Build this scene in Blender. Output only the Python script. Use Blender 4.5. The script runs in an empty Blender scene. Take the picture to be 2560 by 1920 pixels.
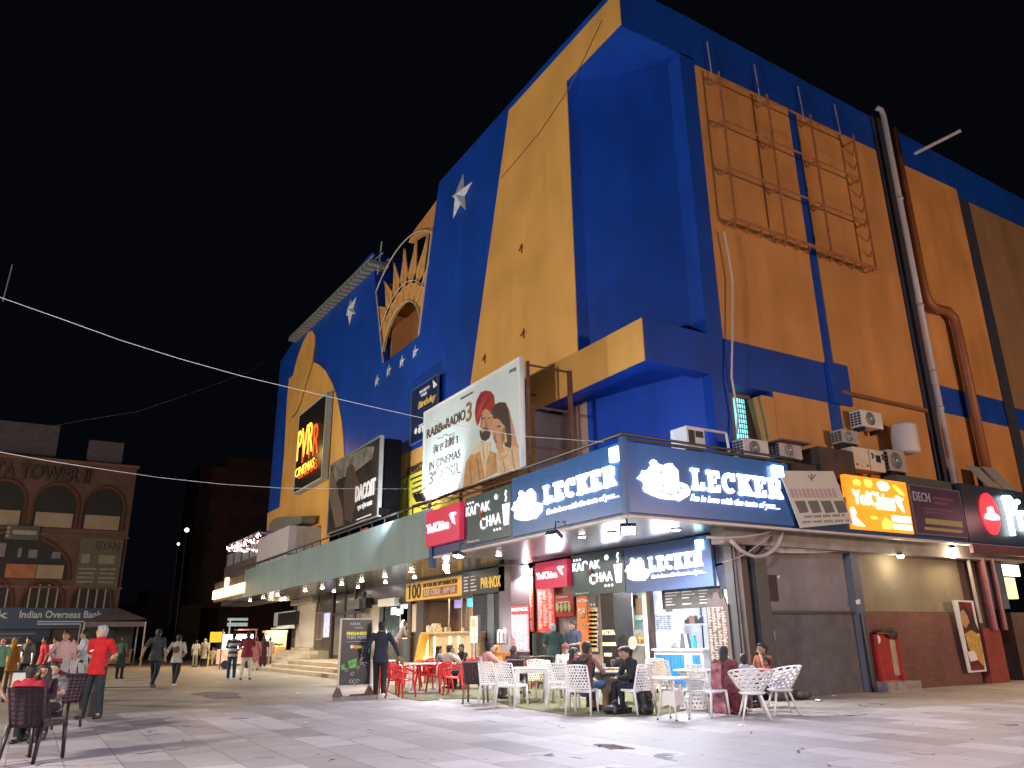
import bpy, math, random
from mathutils import Vector, Matrix
random.seed(7)
S=bpy.context.scene; COL=S.collection
# ---------------------------------------------------------------- camera (eye height 1.38 m, world origin under it)
HC=1.38; FP=1940.3; PITCH=math.radians(18.098); ROLL=math.radians(-0.7995); YAW=math.radians(30.945)
fw=Vector((math.sin(YAW)*math.cos(PITCH),math.cos(YAW)*math.cos(PITCH),math.sin(PITCH)))
r0=Vector((math.cos(YAW),-math.sin(YAW),0)); u0=r0.cross(fw)
cr,sr=math.cos(ROLL),math.sin(ROLL)
RT=cr*r0+sr*u0; UP=-sr*r0+cr*u0
cam=bpy.data.cameras.new('camera'); co=bpy.data.objects.new('camera',cam); COL.objects.link(co)
co.matrix_world=Matrix(((RT.x,UP.x,-fw.x,0),(RT.y,UP.y,-fw.y,0),(RT.z,UP.z,-fw.z,HC),(0,0,0,1)))
cam.sensor_width=36; cam.lens=FP*36/2560; cam.clip_end=1000; S.camera=co
# ---------------------------------------------------------------- night sky
W=bpy.data.worlds.new('World'); S.world=W; W.use_nodes=True
bg=W.node_tree.nodes['Background']; bg.inputs[0].default_value=(0.5,0.62,1,1); bg.inputs[1].default_value=0.0022
S.view_settings.view_transform='Standard'; S.view_settings.look='None'; S.view_settings.exposure=0.38
def lamp(name,kind,loc,power,col,size=0.1,target=None,spot=None,blend=.5):
    L=bpy.data.lights.new(name,kind); L.energy=power; L.color=col
    if kind=='AREA': L.size=size
    else: L.shadow_soft_size=size
    if kind=='SPOT': L.spot_size=math.radians(spot); L.spot_blend=blend
    o=bpy.data.objects.new(name,L); COL.objects.link(o); o.location=loc
    if target is not None: o.rotation_euler=(Vector(target)-Vector(loc)).to_track_quat('-Z','Y').to_euler()
    return o
# plaza lights: unseen lamps inferred from the lit square, standing free of any mast
lamp('plaza_mast_light','POINT',(-8,8,4.6),5800,(1,.90,.82),.35)
lamp('plaza_mast_light','POINT',(-8,36,5.0),7000,(1,.86,.66),.35)
lamp('plaza_mast_light','SPOT',(3.0,0.5,8.5),4300,(.82,.80,1),.5,(6.5,6.5,0),112,.8)
lamp('side_street_light','POINT',(26,-8,5.0),6200,(1,.66,.44),.4)
# ---------------------------------------------------------------- photo rays -> points on the real planes of the place
def ray(x,y): return fw*FP+RT*(x-1280)-UP*(y-960)
def on(ax,v,x,y):
    d=ray(x,y); o=Vector((0,0,HC)); return o+d*((v-o[ax])/d[ax])
def oX(X,x,y): return on(0,X,x,y)
def oY(Y,x,y): return on(1,Y,x,y)
def oZ(Z,x,y): return on(2,Z,x,y)
def G(x,y): return on(2,0,x,y)
# ---------------------------------------------------------------- materials
MC={}
def mat(name,c,rough=.7,var=.12,sc=4,emit=0,metal=0,bump=0,bs=30,ecol=None,coat=0,trans=0,alpha=1,stain=0):
    if name in MC: return MC[name]
    m=bpy.data.materials.new(name); m.use_nodes=True; nt=m.node_tree; b=nt.nodes['Principled BSDF']
    b.inputs['Roughness'].default_value=rough; b.inputs['Metallic'].default_value=metal
    tc=nt.nodes.new('ShaderNodeTexCoord'); col=(*c,1)
    nz=nt.nodes.new('ShaderNodeTexNoise'); nz.inputs['Scale'].default_value=sc; nz.inputs['Detail'].default_value=6
    nt.links.new(tc.outputs['Object'],nz.inputs['Vector'])
    rp=nt.nodes.new('ShaderNodeValToRGB'); rp.color_ramp.elements[0].position=.3; rp.color_ramp.elements[1].position=.7
    rp.color_ramp.elements[0].color=tuple(x*(1-var) for x in c)+(1,); rp.color_ramp.elements[1].color=tuple(min(1,x*(1+var)) for x in c)+(1,)
    nt.links.new(nz.outputs['Fac'],rp.inputs['Fac']); out=rp.outputs['Color']
    if stain:
        mp=nt.nodes.new('ShaderNodeMapping'); mp.inputs['Scale'].default_value=(1.3,1.3,.22); nt.links.new(tc.outputs['Object'],mp.inputs['Vector'])
        n2=nt.nodes.new('ShaderNodeTexNoise'); n2.inputs['Scale'].default_value=1.3; n2.inputs['Detail'].default_value=8; nt.links.new(mp.outputs[0],n2.inputs['Vector'])
        r2=nt.nodes.new('ShaderNodeValToRGB'); r2.color_ramp.elements[0].position=.40; r2.color_ramp.elements[1].position=.95
        r2.color_ramp.elements[0].color=(1,1,1,1); v=1-stain; r2.color_ramp.elements[1].color=(v,v,v*.97,1)
        nt.links.new(n2.outputs['Fac'],r2.inputs['Fac'])
        mx=nt.nodes.new('ShaderNodeMix'); mx.data_type='RGBA'; mx.blend_type='MULTIPLY'; mx.inputs['Factor'].default_value=1
        nt.links.new(out,mx.inputs['A']); nt.links.new(r2.outputs['Color'],mx.inputs['B']); out=mx.outputs['Result']
    nt.links.new(out,b.inputs['Base Color'])
    if emit:
        b.inputs['Emission Color'].default_value=(*(ecol or c),1); b.inputs['Emission Strength'].default_value=emit
    if bump:
        n3=nt.nodes.new('ShaderNodeTexNoise'); n3.inputs['Scale'].default_value=bs; n3.inputs['Detail'].default_value=5; nt.links.new(tc.outputs['Object'],n3.inputs['Vector'])
        bp=nt.nodes.new('ShaderNodeBump'); bp.inputs['Strength'].default_value=bump; bp.inputs['Distance'].default_value=.02
        nt.links.new(n3.outputs['Fac'],bp.inputs['Height']); nt.links.new(bp.outputs[0],b.inputs['Normal'])
    if coat: b.inputs['Coat Weight'].default_value=coat
    if trans: b.inputs['Transmission Weight'].default_value=trans
    MC[name]=m; return m
def brickmat(name,c1,c2,mort,bw,rh,ms,vec='XZ',rough=.85,bump=.4,off=.5,noise=.25,mortar_smooth=.1,crack=0):
    m=bpy.data.materials.new(name); m.use_nodes=True; nt=m.node_tree; b=nt.nodes['Principled BSDF']; b.inputs['Roughness'].default_value=rough
    tc=nt.nodes.new('ShaderNodeTexCoord'); sp=nt.nodes.new('ShaderNodeSeparateXYZ'); cb=nt.nodes.new('ShaderNodeCombineXYZ')
    nt.links.new(tc.outputs['Object'],sp.inputs[0])
    nt.links.new(sp.outputs['XYZ'.index(vec[0])],cb.inputs[0]); nt.links.new(sp.outputs['XYZ'.index(vec[1])],cb.inputs[1])
    br=nt.nodes.new('ShaderNodeTexBrick'); nt.links.new(cb.outputs[0],br.inputs['Vector'])
    br.inputs['Color1'].default_value=(*c1,1); br.inputs['Color2'].default_value=(*c2,1); br.inputs['Mortar'].default_value=(*mort,1)
    br.inputs['Scale'].default_value=1; br.inputs['Brick Width'].default_value=bw; br.inputs['Row Height'].default_value=rh; br.inputs['Mortar Size'].default_value=ms; br.inputs['Mortar Smooth'].default_value=mortar_smooth
    br.offset=off; br.inputs['Bias'].default_value=0
    nz=nt.nodes.new('ShaderNodeTexNoise'); nz.inputs['Scale'].default_value=.55; nz.inputs['Detail'].default_value=9; nz.inputs['Roughness'].default_value=.65; nt.links.new(tc.outputs['Object'],nz.inputs['Vector'])
    rp=nt.nodes.new('ShaderNodeValToRGB'); rp.color_ramp.elements[0].position=.3; rp.color_ramp.elements[1].position=.72
    rp.color_ramp.elements[0].color=(1-noise*2,)*3+(1,); rp.color_ramp.elements[1].color=(1,1,1,1); nt.links.new(nz.outputs['Fac'],rp.inputs['Fac'])
    mx=nt.nodes.new('ShaderNodeMix'); mx.data_type='RGBA'; mx.blend_type='MULTIPLY'; mx.inputs['Factor'].default_value=1
    nt.links.new(br.outputs['Color'],mx.inputs['A']); nt.links.new(rp.outputs['Color'],mx.inputs['B']); fin=mx.outputs['Result']
    if crack:
        # thin wandering cracks kept only where a second noise is high, and small dark grime spots
        wn=nt.nodes.new('ShaderNodeTexNoise'); wn.inputs['Scale'].default_value=.9; nt.links.new(tc.outputs['Object'],wn.inputs['Vector'])
        vm=nt.nodes.new('ShaderNodeVectorMath'); vm.operation='ADD'; nt.links.new(tc.outputs['Object'],vm.inputs[0]); nt.links.new(wn.outputs['Color'],vm.inputs[1])
        vo=nt.nodes.new('ShaderNodeTexVoronoi'); vo.feature='DISTANCE_TO_EDGE'; vo.inputs['Scale'].default_value=.42; nt.links.new(vm.outputs[0],vo.inputs['Vector'])
        n4=nt.nodes.new('ShaderNodeTexNoise'); n4.inputs['Scale'].default_value=1.7; n4.inputs['Detail'].default_value=3; nt.links.new(tc.outputs['Object'],n4.inputs['Vector'])
        c1_=nt.nodes.new('ShaderNodeMath'); c1_.operation='LESS_THAN'; c1_.inputs[1].default_value=.006; nt.links.new(vo.outputs['Distance'],c1_.inputs[0])
        c2_=nt.nodes.new('ShaderNodeMath'); c2_.operation='GREATER_THAN'; c2_.inputs[1].default_value=.56; nt.links.new(n4.outputs['Fac'],c2_.inputs[0])
        c3_=nt.nodes.new('ShaderNodeMath'); c3_.operation='MULTIPLY'; nt.links.new(c1_.outputs[0],c3_.inputs[0]); nt.links.new(c2_.outputs[0],c3_.inputs[1])
        n5=nt.nodes.new('ShaderNodeTexNoise'); n5.inputs['Scale'].default_value=3.1; n5.inputs['Detail'].default_value=10; n5.inputs['Roughness'].default_value=.75; nt.links.new(tc.outputs['Object'],n5.inputs['Vector'])
        r5=nt.nodes.new('ShaderNodeMapRange'); r5.inputs[1].default_value=.64; r5.inputs[2].default_value=.80; r5.inputs[4].default_value=.5; nt.links.new(n5.outputs['Fac'],r5.inputs[0])
        c4_=nt.nodes.new('ShaderNodeMath'); c4_.operation='MAXIMUM'; nt.links.new(c3_.outputs[0],c4_.inputs[0]); nt.links.new(r5.outputs[0],c4_.inputs[1])
        m5=nt.nodes.new('ShaderNodeMix'); m5.data_type='RGBA'; m5.inputs['B'].default_value=(.05,.045,.045,1); nt.links.new(c4_.outputs[0],m5.inputs['Factor']); nt.links.new(fin,m5.inputs['A']); fin=m5.outputs['Result']
    nt.links.new(fin,b.inputs['Base Color'])
    n3=nt.nodes.new('ShaderNodeTexNoise'); n3.inputs['Scale'].default_value=9; n3.inputs['Detail'].default_value=7; nt.links.new(tc.outputs['Object'],n3.inputs['Vector'])
    ad=nt.nodes.new('ShaderNodeMath'); ad.operation='SUBTRACT'; nt.links.new(n3.outputs['Fac'],ad.inputs[0]); nt.links.new(br.outputs['Fac'],ad.inputs[1])
    bp=nt.nodes.new('ShaderNodeBump'); bp.inputs['Strength'].default_value=bump; bp.inputs['Distance'].default_value=.02
    nt.links.new(ad.outputs[0],bp.inputs['Height']); nt.links.new(bp.outputs[0],b.inputs['Normal'])
    MC[name]=m; return m
BLUE=mat('wall_blue',(.002,.054,.400),.5,.16,.6,bump=.12,bs=8,stain=.32)
YEL=mat('wall_yellow',(.68,.37,.095),.62,.12,.5,bump=.12,bs=8,stain=.16)
ORG=mat('wall_orange',(.56,.265,.09),.65,.16,.5,bump=.15,bs=8,stain=.34)
TEAL=mat('fascia_teal',(.20,.285,.30),.45,.08,.7,bump=.03,bs=3,stain=.22)
NAVY=mat('sign_navy',(.010,.050,.165),.35,.06,2)
BLK=mat('black_paint',(.018,.018,.020),.4,.2,8)
DGR=mat('dark_grey',(.05,.052,.056),.45,.15,3)
GRY=mat('grey_paint',(.22,.20,.21),.7,.12,2,bump=.2,bs=12,stain=.25)
WHT=mat('white_plastic',(.78,.76,.74),.38,.04,6)
CRM=mat('cream_plastic',(.80,.68,.48),.42,.06,6)
RED=mat('red_plastic',(.62,.022,.018),.35,.08,6)
BRN=mat('brown_rattan',(.050,.026,.030),.5,.3,60,bump=.7,bs=160)
STL=mat('steel',(.55,.55,.55),.28,.1,5,metal=1)
RUST=mat('rusty_steel',(.13,.05,.025),.75,.35,7)
WALLP=mat('panel_grey_stone',(.105,.085,.072),.22,.25,1.2)
CEIL=mat('ceiling_gloss',(.13,.13,.16),.30,.2,1,bump=.03,bs=1.5)  # paler copy of the ceiling: sign reflections are put into its colour
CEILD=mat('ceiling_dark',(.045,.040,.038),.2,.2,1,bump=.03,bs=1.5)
GLASS=mat('dark_glass',(.035,.045,.045),.06,.2,2)
LW=mat('lit_white',(1,1,1),.5,.0,1,emit=1.25,ecol=(.88,.93,1))
LW2=mat('lit_white_soft',(1,1,1),.5,.0,1,emit=1.1,ecol=(.88,.95,1))
LAMPM=mat('lamp_glow',(1,1,1),.5,0,1,emit=38,ecol=(1,.93,.80))
LAMPC=mat('lamp_glow_cool',(1,1,1),.5,0,1,emit=38,ecol=(.92,.95,1))
WHP=mat('white_print',(.75,.75,.74),.6,.05,8)
INK=mat('black_print',(.03,.025,.025),.6,.1,8)
GLD=mat('gold_print',(.62,.42,.08),.5,.1,8)
YLP=mat('yellow_print',(.72,.66,.06),.6,.05,3)
WOOD=mat('light_wood',(.50,.36,.20),.45,.15,6)
SOF=mat('concrete_soffit',(.30,.27,.25),.8,.2,3,bump=.2)
CLP=mat('lilac_column',(.20,.17,.18),.5,.12,2)
# ---------------------------------------------------------------- object helpers
RM={}
def tag(o,label=None,cat=None,group=None,kind=None):
    if label: o['label']=label
    if cat: o['category']=cat
    if group: o['group']=group
    if kind: o['kind']=kind
    return o
def thing(name,loc,label,cat,rz=0,group=None):
    o=bpy.data.objects.new(name,None); COL.objects.link(o); o.location=loc; o.rotation_euler=(0,0,rz); o.empty_display_size=.2
    RM[o.name]=Matrix.LocRotScale(Vector(loc),Matrix.Rotation(rz,3,'Z'),None).inverted()
    return tag(o,label,cat,group)
class B:
    def __init__(s): s.v=[]; s.f=[]; s.mi=[]; s.k=0; s.gr=[]
    def add(s,vs,fs):
        n=len(s.v); s.gr.append((n,len(s.f))); s.v+= [Vector(p) for p in vs]; s.f+=[tuple(i+n for i in f) for f in fs]; s.mi+=[s.k]*len(fs); return s
    def box(s,x0,x1,y0,y1,z0,z1):
        x0,x1=sorted((x0,x1)); y0,y1=sorted((y0,y1)); z0,z1=sorted((z0,z1))
        return s.add([(x0,y0,z0),(x1,y0,z0),(x1,y1,z0),(x0,y1,z0),(x0,y0,z1),(x1,y0,z1),(x1,y1,z1),(x0,y1,z1)],
          [(0,3,2,1),(4,5,6,7),(0,1,5,4),(1,2,6,5),(2,3,7,6),(3,0,4,7)])
    def obox(s,p,ux,uy,uz):
        p,ux,uy,uz=map(Vector,(p,ux,uy,uz)); vs=[p+ux*a+uy*b+uz*c for c in(-1,1) for a,b in((-1,-1),(1,-1),(1,1),(-1,1))]
        return s.add(vs,[(0,3,2,1),(4,5,6,7),(0,1,5,4),(1,2,6,5),(2,3,7,6),(3,0,4,7)])
    def prism(s,pts,d):
        n=len(pts); pts=[Vector(p) for p in pts]; d=Vector(d)
        return s.add(pts+[p+d for p in pts],[tuple(range(n)),tuple(range(2*n-1,n-1,-1))]+[(i,i+n,(i+1)%n+n,(i+1)%n) for i in range(n)])
    def tube(s,path,r,n=8,cap=True):
        path=[Vector(p) for p in path]; rs=r if isinstance(r,(list,tuple)) else [r]*len(path); ring=[]
        base=len(s.v); vs=[]; a=None
        for i,p in enumerate(path):
            t=(path[min(i+1,len(path)-1)]-path[max(i-1,0)]).normalized()
            if a is None: a=t.orthogonal().normalized()
            a=(a-t*a.dot(t)).normalized(); b=t.cross(a)
            vs+=[p+(a*math.cos(2*math.pi*k/n)+b*math.sin(2*math.pi*k/n))*rs[i] for k in range(n)]
        fs=[(i*n+k,i*n+(k+1)%n,(i+1)*n+(k+1)%n,(i+1)*n+k) for i in range(len(path)-1) for k in range(n)]
        if cap: fs+=[tuple(range(n-1,-1,-1)),tuple((len(path)-1)*n+k for k in range(n))]
        return s.add(vs,fs)
    def caps(s,p,q,r1,r2,n=10,fl=1.0,axis=None):
        p,q=Vector(p),Vector(q); t=(q-p); L=t.length; t=t/L if L>1e-6 else Vector((0,0,1))
        a=Vector(axis) if axis else Vector((1,0,0)); a=a-t*a.dot(t)
        a=a.normalized() if a.length>1e-3 else t.orthogonal().normalized(); b=t.cross(a)
        prof=[(-r1*math.cos(x),r1*math.sin(x),p) for x in(.05,.5,1.0,1.57)]+[(r2*math.cos(x),r2*math.sin(x),q) for x in(1.57,1.0,.5,.05)]
        vs=[c+t*h+(a*math.cos(2*math.pi*k/n)*w+b*math.sin(2*math.pi*k/n)*w*fl) for h,w,c in prof for k in range(n)]
        m=len(prof); fs=[(i*n+k,i*n+(k+1)%n,(i+1)*n+(k+1)%n,(i+1)*n+k) for i in range(m-1) for k in range(n)]
        return s.add(vs,fs+[tuple(range(n-1,-1,-1)),tuple((m-1)*n+k for k in range(n))])
    def frus(s,p,q,r1,r2,n=14,fl=1.0):
        p,q=Vector(p),Vector(q); t=(q-p).normalized(); a=Vector((1,0,0)); a=(a-t*a.dot(t)).normalized(); b=t.cross(a)
        vs=[c+a*math.cos(2*math.pi*k/n)*w+b*math.sin(2*math.pi*k/n)*w*fl for c,w in((p,r1),(q,r2)) for k in range(n)]
        return s.add(vs,[(k,(k+1)%n,n+(k+1)%n,n+k) for k in range(n)]+[tuple(range(n-1,-1,-1)),tuple(n+k for k in range(n))])
    def ell(s,c,rx,ry,rz,n=14,m=9,keep=None):
        vs=[];c=Vector(c)
        for i in range(m+1):
            t=math.pi*i/m
            for k in range(n):
                a=2*math.pi*k/n; vs.append(c+Vector((rx*math.sin(t)*math.cos(a),ry*math.sin(t)*math.sin(a),rz*math.cos(t))))
        return s.add(vs,[(i*n+k,(i+1)*n+k,(i+1)*n+(k+1)%n,i*n+(k+1)%n) for i in range(m) for k in range(n)])
    def lathe(s,c,prof,n=24,ax=2):
        c=Vector(c); vs=[]
        for r,h in prof:
            for k in range(n):
                a=2*math.pi*k/n; x,y=r*math.cos(a),r*math.sin(a)
                vs.append(c+(Vector((x,y,h)) if ax==2 else Vector((h,x,y)) if ax==0 else Vector((x,h,y))))
        return s.add(vs,[(i*n+k,i*n+(k+1)%n,(i+1)*n+(k+1)%n,(i+1)*n+k) for i in range(len(prof)-1) for k in range(n)]+[tuple(range(n-1,-1,-1)),tuple((len(prof)-1)*n+k for k in range(n))])
    def each(s,name,m,parent=None,**k):
        gr=s.gr+[(len(s.v),len(s.f))]; o=[]
        for (a,fa),(c,fc) in zip(gr,gr[1:]):
            b=B(); b.add(s.v[a:c],[tuple(i-a for i in f) for f in s.f[fa:fc]]); o.append(b.build(name,m,parent,**k))
        return o
    def build(s,name,m,parent=None,smooth=False,mods=(),world=True,root=None):
        me=bpy.data.meshes.new(name); vs=s.v
        rt=root or parent
        if rt is not None and world and rt.name in RM: M_=RM[rt.name]; vs=[M_@v for v in vs]
        me.from_pydata([tuple(v) for v in vs],[],s.f); me.update()
        ms=m if isinstance(m,(list,tuple)) else [m]
        for x in ms: me.materials.append(x)
        if len(ms)>1: me.polygons.foreach_set('material_index',s.mi)
        if smooth: me.polygons.foreach_set('use_smooth',[True]*len(me.polygons))
        o=bpy.data.objects.new(name,me); COL.objects.link(o)
        if parent is not None:
            o.parent=parent
            if parent.name in RM: RM[o.name]=RM[parent.name]
        for mo in mods:
            k=o.modifiers.new(mo[0],mo[0])
            for a,b in mo[1].items(): setattr(k,a,b)
        return o
def copytree(o,parent=None):
    c=o.copy(); COL.objects.link(c)
    if parent is not None: c.parent=parent
    for ch in list(o.children): copytree(ch,c)
    return c
NUL=Vector((0,0,0))
# planar helpers: polygon traced on a plane facing -X or -Y
def pX(b,X,pts,t=.02): return b.prism([oX(X,*p) for p in pts],(t,0,0))
def pY(b,Y,pts,t=.02): return b.prism([oY(Y,*p) for p in pts],(0,t,0))
def rX(X,x0,y0,x1,y1):   # image-left/top and image-right/bottom -> (Yleft,Yright,ztop,zbot)
    a=oX(X,x0,y0); c=oX(X,x1,y1); return a.y,c.y,a.z,c.z
def bX(b,X,r,t=.05): return b.box(X,X+t,r[0],r[1],r[2],r[3])
def rY(Y,x0,y0,x1,y1):
    a=oY(Y,x0,y0); c=oY(Y,x1,y1); return a.x,c.x,a.z,c.z
def bY(b,Y,r,t=.05): return b.box(r[0],r[1],Y,Y+t,r[2],r[3])
TC={}
def txm(s,bold=0,ext=.3,shear=0,sp=1.0):
    k=(s,bold,shear,sp)
    if k in TC: return TC[k]
    cu=bpy.data.curves.new('t','FONT'); cu.body=s; cu.size=1; cu.offset=bold; cu.extrude=.02; cu.shear=shear; cu.space_character=sp; cu.resolution_u=3
    ob=bpy.data.objects.new('t',cu); COL.objects.link(ob); me=bpy.data.meshes.new_from_object(ob)
    vs=[v.co.copy() for v in me.vertices]; fs=[tuple(p.vertices) for p in me.polygons]
    bpy.data.objects.remove(ob); bpy.data.curves.remove(cu); bpy.data.meshes.remove(me)
    TC[k]=(vs,fs); return TC[k]
def text(b,s,face,val,r,bold=0,t=.02,shear=0,sp=1.0,tilt=0):
    """fit lettering s in rectangle r on the plane face ('X' looks -X, 'Y' looks -Y)"""
    vs,fs=txm(s,bold,0,shear,sp)
    if not vs: return b
    x0=min(v.x for v in vs); x1=max(v.x for v in vs); y0=min(v.y for v in vs); y1=max(v.y for v in vs); z0=min(v.z for v in vs); z1=max(v.z for v in vs)
    out=[]
    for v in vs:
        u=(v.x-x0)/(x1-x0); w=(v.y-y0)/(y1-y0); d=(v.z-z0)/max(z1-z0,1e-6)
        p=r[0]+(r[1]-r[0])*u; z=r[3]+(r[2]-r[3])*w+tilt*u
        out.append(Vector((val-t*d,p,z)) if face=='X' else Vector((p,val-t*d,z)))
    return b.add(out,fs)
def lines(b,face,val,r,rows,fill=.55,t=.004,cols=1,minw=.5,seed=0):
    """rows of small dashes: print too small to read"""
    rn=random.Random(seed); h=(r[2]-r[3])/rows; cw=(r[1]-r[0])/cols
    for c in range(cols):
        for i in range(rows):
            if rn.random()<.08: continue
            a=r[0]+cw*(c+.06); w=cw*.88*(minw+(1-minw)*rn.random()); z1=r[2]-h*(i+.2); z0=z1-h*fill
            if face=='X': b.box(val-t,val,a,a+w,z0,z1)
            else: b.box(a,a+w,val-t,val,z0,z1)
    return b
# ================================================================ GROUND
def sheet(name,pts,z,m,kind='structure',th=0):
    b=B()
    if th: b.prism([(x,y,z-th) for x,y in pts],(0,0,th))
    else: b.add([(x,y,z) for x,y in pts],[tuple(range(len(pts)))])
    return tag(b.build(name,m),kind=kind)
CONC=brickmat('ground_concrete',(.46,.40,.34),(.43,.37,.32),(.36,.31,.27),9,7,.01,'YX',.6,.5,.3,.2,crack=1)
PAVE=brickmat('paving_slabs',(.38,.34,.345),(.62,.58,.60),(.24,.21,.21),1.3,.60,.007,'YX',.5,.5,.37,.15,crack=1)
sheet('ground',[(-300,-120),(300,-120),(300,400),(-300,400)],0,CONC)
sheet('plaza_paving',[(-60,-60),(60,-60),(60,9.0),(26,9.4),(16,9.7),(11.6,10.9),(10.2,12.0),(8.9,14.2),(8.1,18.4),(6,19.3),(1,18.9),(-6,19.6),(-60,19.2)],.004,PAVE)
MAT=mat('green_turf_mat',(.21,.20,.10),.95,.3,3,bump=.8,bs=220)
mp=[G(*p) for p in [(1003,1745),(1050,1754),(1110,1749),(1168,1747)]]
mp2=[G(*p) for p in [(1235,1752),(1275,1766),(1350,1779),(1440,1792),(1560,1793),(1650,1790),(1690,1781),(1740,1768)]]
sheet('turf_mat',[(p.x,p.y) for p in mp+mp2]+[(13.6,14.4),(13.6,24.6),(9.6,24.6)],.016,MAT,'stuff',.01)
# broken spots in the paving, filled with gravel
GRAV=mat('gravel',(.24,.20,.19),.95,.5,40,bump=1,bs=90)
def patch(cx,cy,rx,ry,sd,lab):
    rn=random.Random(sd); c=G(cx,cy); e=G(cx+rx,cy); f=G(cx,cy-ry); a=(e-c).length; d=(f-c).length
    pts=[(c.x+math.cos(t)*a*k,c.y+math.sin(t)*d*k) for t,k in [(i*.52,rn.uniform(.55,1)) for i in range(12)]]
    b=B(); b.prism([(x,y,.0045) for x,y in pts],(0,0,.006))
    for i in range(14):
        t=rn.uniform(0,6.28);k=rn.uniform(0,.7); b.ell((c.x+math.cos(t)*a*k,c.y+math.sin(t)*d*k,.012),.03,.02,.014,6,4)
    tag(b.build('gravel_patch',GRAV),lab,'gravel patch',None,'stuff')
patch(1530,1868,42,10,3,'dark gravel showing where a paving slab has broken away'); patch(545,1738,60,9,5,'dark damp hollow in the worn concrete of the square')
LIT=mat('litter_paper',(.75,.72,.68),.8,.1,20)
for i,(x,y,lab) in enumerate([(741,1735,'crumpled white paper scrap on bare concrete left of the standee'),(728,1689,'small white scrap at the foot of the curved steps'),(1102,1752,'white tissue beside the foot of the square white table'),(760,1812,'tiny white scrap on the pale slabs below the standee'),(1855,1818,'small white scrap on the slabs in front of the bucket chairs'),(2046,1754,'white paper scrap by the foot of the grey wall'),(2087,1743,'white scrap against the grey wall base'),(2222,1733,'white scrap below the red fire box'),(678,1676,'white scrap beside the far end of the lowest curved step')]):
    c=G(x,y); b=B(); rn=random.Random(i)
    vs=[(c.x+.07*math.cos(t)*rn.uniform(.6,1.2),c.y+.07*math.sin(t)*rn.uniform(.6,1.2),.01+rn.uniform(0,.04)) for t in [k*.785 for k in range(8)]]+[(c.x,c.y,.045)]
    b.add(vs,[(k,(k+1)%8,8) for k in range(8)]); tag(b.build('paper_scrap',LIT,mods=[('SOLIDIFY',{'thickness':.004})]),lab,'litter',group='litter on the square')
# ================================================================ CINEMA BUILDING
bld=thing('cinema_building',(12,30,0),'big cinema block painted blue with yellow and orange panels','building')
XF=11.95; YF=13.6
def PT(pts,X=XF): return [oX(X,*p) for p in pts]
zt=19.45
V=Vector
# --- front wall (blue), outline with the V-shaped opening
oTR=oX(XF,1099,480); oBR=oX(XF,1047,843); oBL=oX(XF,960,905); tTR=oX(XF,929,661)
zb=(oBR.z+oBL.z)/2
wall=[V((XF,YF,zt)),V((XF,YF,7.76))]
wall+=[V((XF,18.65,7.76)),V((XF,18.65,3.95)),V((XF,48.3,3.95)),V((XF,50.2,7.9)),V((XF,50.2,17.5)),V((XF,50.3,19.3)),V((XF,47.2,19.75)),V((XF,tTR.y,19.75)),
  V((XF,oBL.y,zb)),V((XF,oBR.y,zb)),V((XF,25.6,zt))]
# recess cut by the L frame
i1=oX(XF,1422,209); i2=oX(XF,1449,879)
# front wall in three pieces: left of the frame opening, top band, bottom band
yl=16.33
b=B(); b.prism([V((XF,yl,17.85)),V((XF,yl,zt))]+[V((XF,25.6,zt)),V((XF,oBR.y,zb)),V((XF,oBL.y,zb)),V((XF,tTR.y,19.75)),V((XF,47.2,19.75)),V((XF,50.3,19.3)),V((XF,50.2,7.9)),V((XF,48.3,3.95)),V((XF,18.65,3.95)),V((XF,18.65,7.76)),V((XF,yl,7.76))],(.45,0,0))
b.build('front_wall',BLUE,bld)
b=B(); b.box(XF,XF+2.74,YF,yl,17.85,zt-.02); b.build('roof_frame',BLUE,bld)
b=B(); b.box(XF,XF+.45,YF,yl,7.76,8.88); b.box(XF+.45,14.12,YF,YF+.45,7.76,8.88); b.box(XF+.45,14.2,YF+.45,18.6,7.93,8.6); b.build('floor_frame',BLUE,bld)
# chamfered blue recess wall
b=B(); b.prism([(12.35,16.34,8.5),(14.12,14.12,8.5),(14.7,14.6,8.5),(12.9,16.9,8.5)],(0,0,9.4)); b.build('recess_wall',BLUE,bld)
b=B(); b.box(14.12,14.72,YF,14.5,3.8,17.9); b.build('corner_pilaster',BLUE,bld)
# lower recess under the frame: yellow wall left with the overhang's shade in its colour, blue right
TAN=mat('wall_tan',(.46,.30,.22),.65,.08,.6,bump=.1,bs=8)  # tan here is the yellow wall with the overhang's shade in its colour
b=B(); b.prism([(12.97,17.42,3.8),(14.14,13.85,3.8),(14.6,14.1,3.8),(13.4,17.8,3.8)],(0,0,4.2)); b.build('lower_recess_wall',BLUE,bld)
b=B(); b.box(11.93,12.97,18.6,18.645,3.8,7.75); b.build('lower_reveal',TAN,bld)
b=B(); b.box(12.97,13.3,17.43,18.66,3.8,7.9); b.build('lower_side_wall',TAN,bld)
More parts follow.
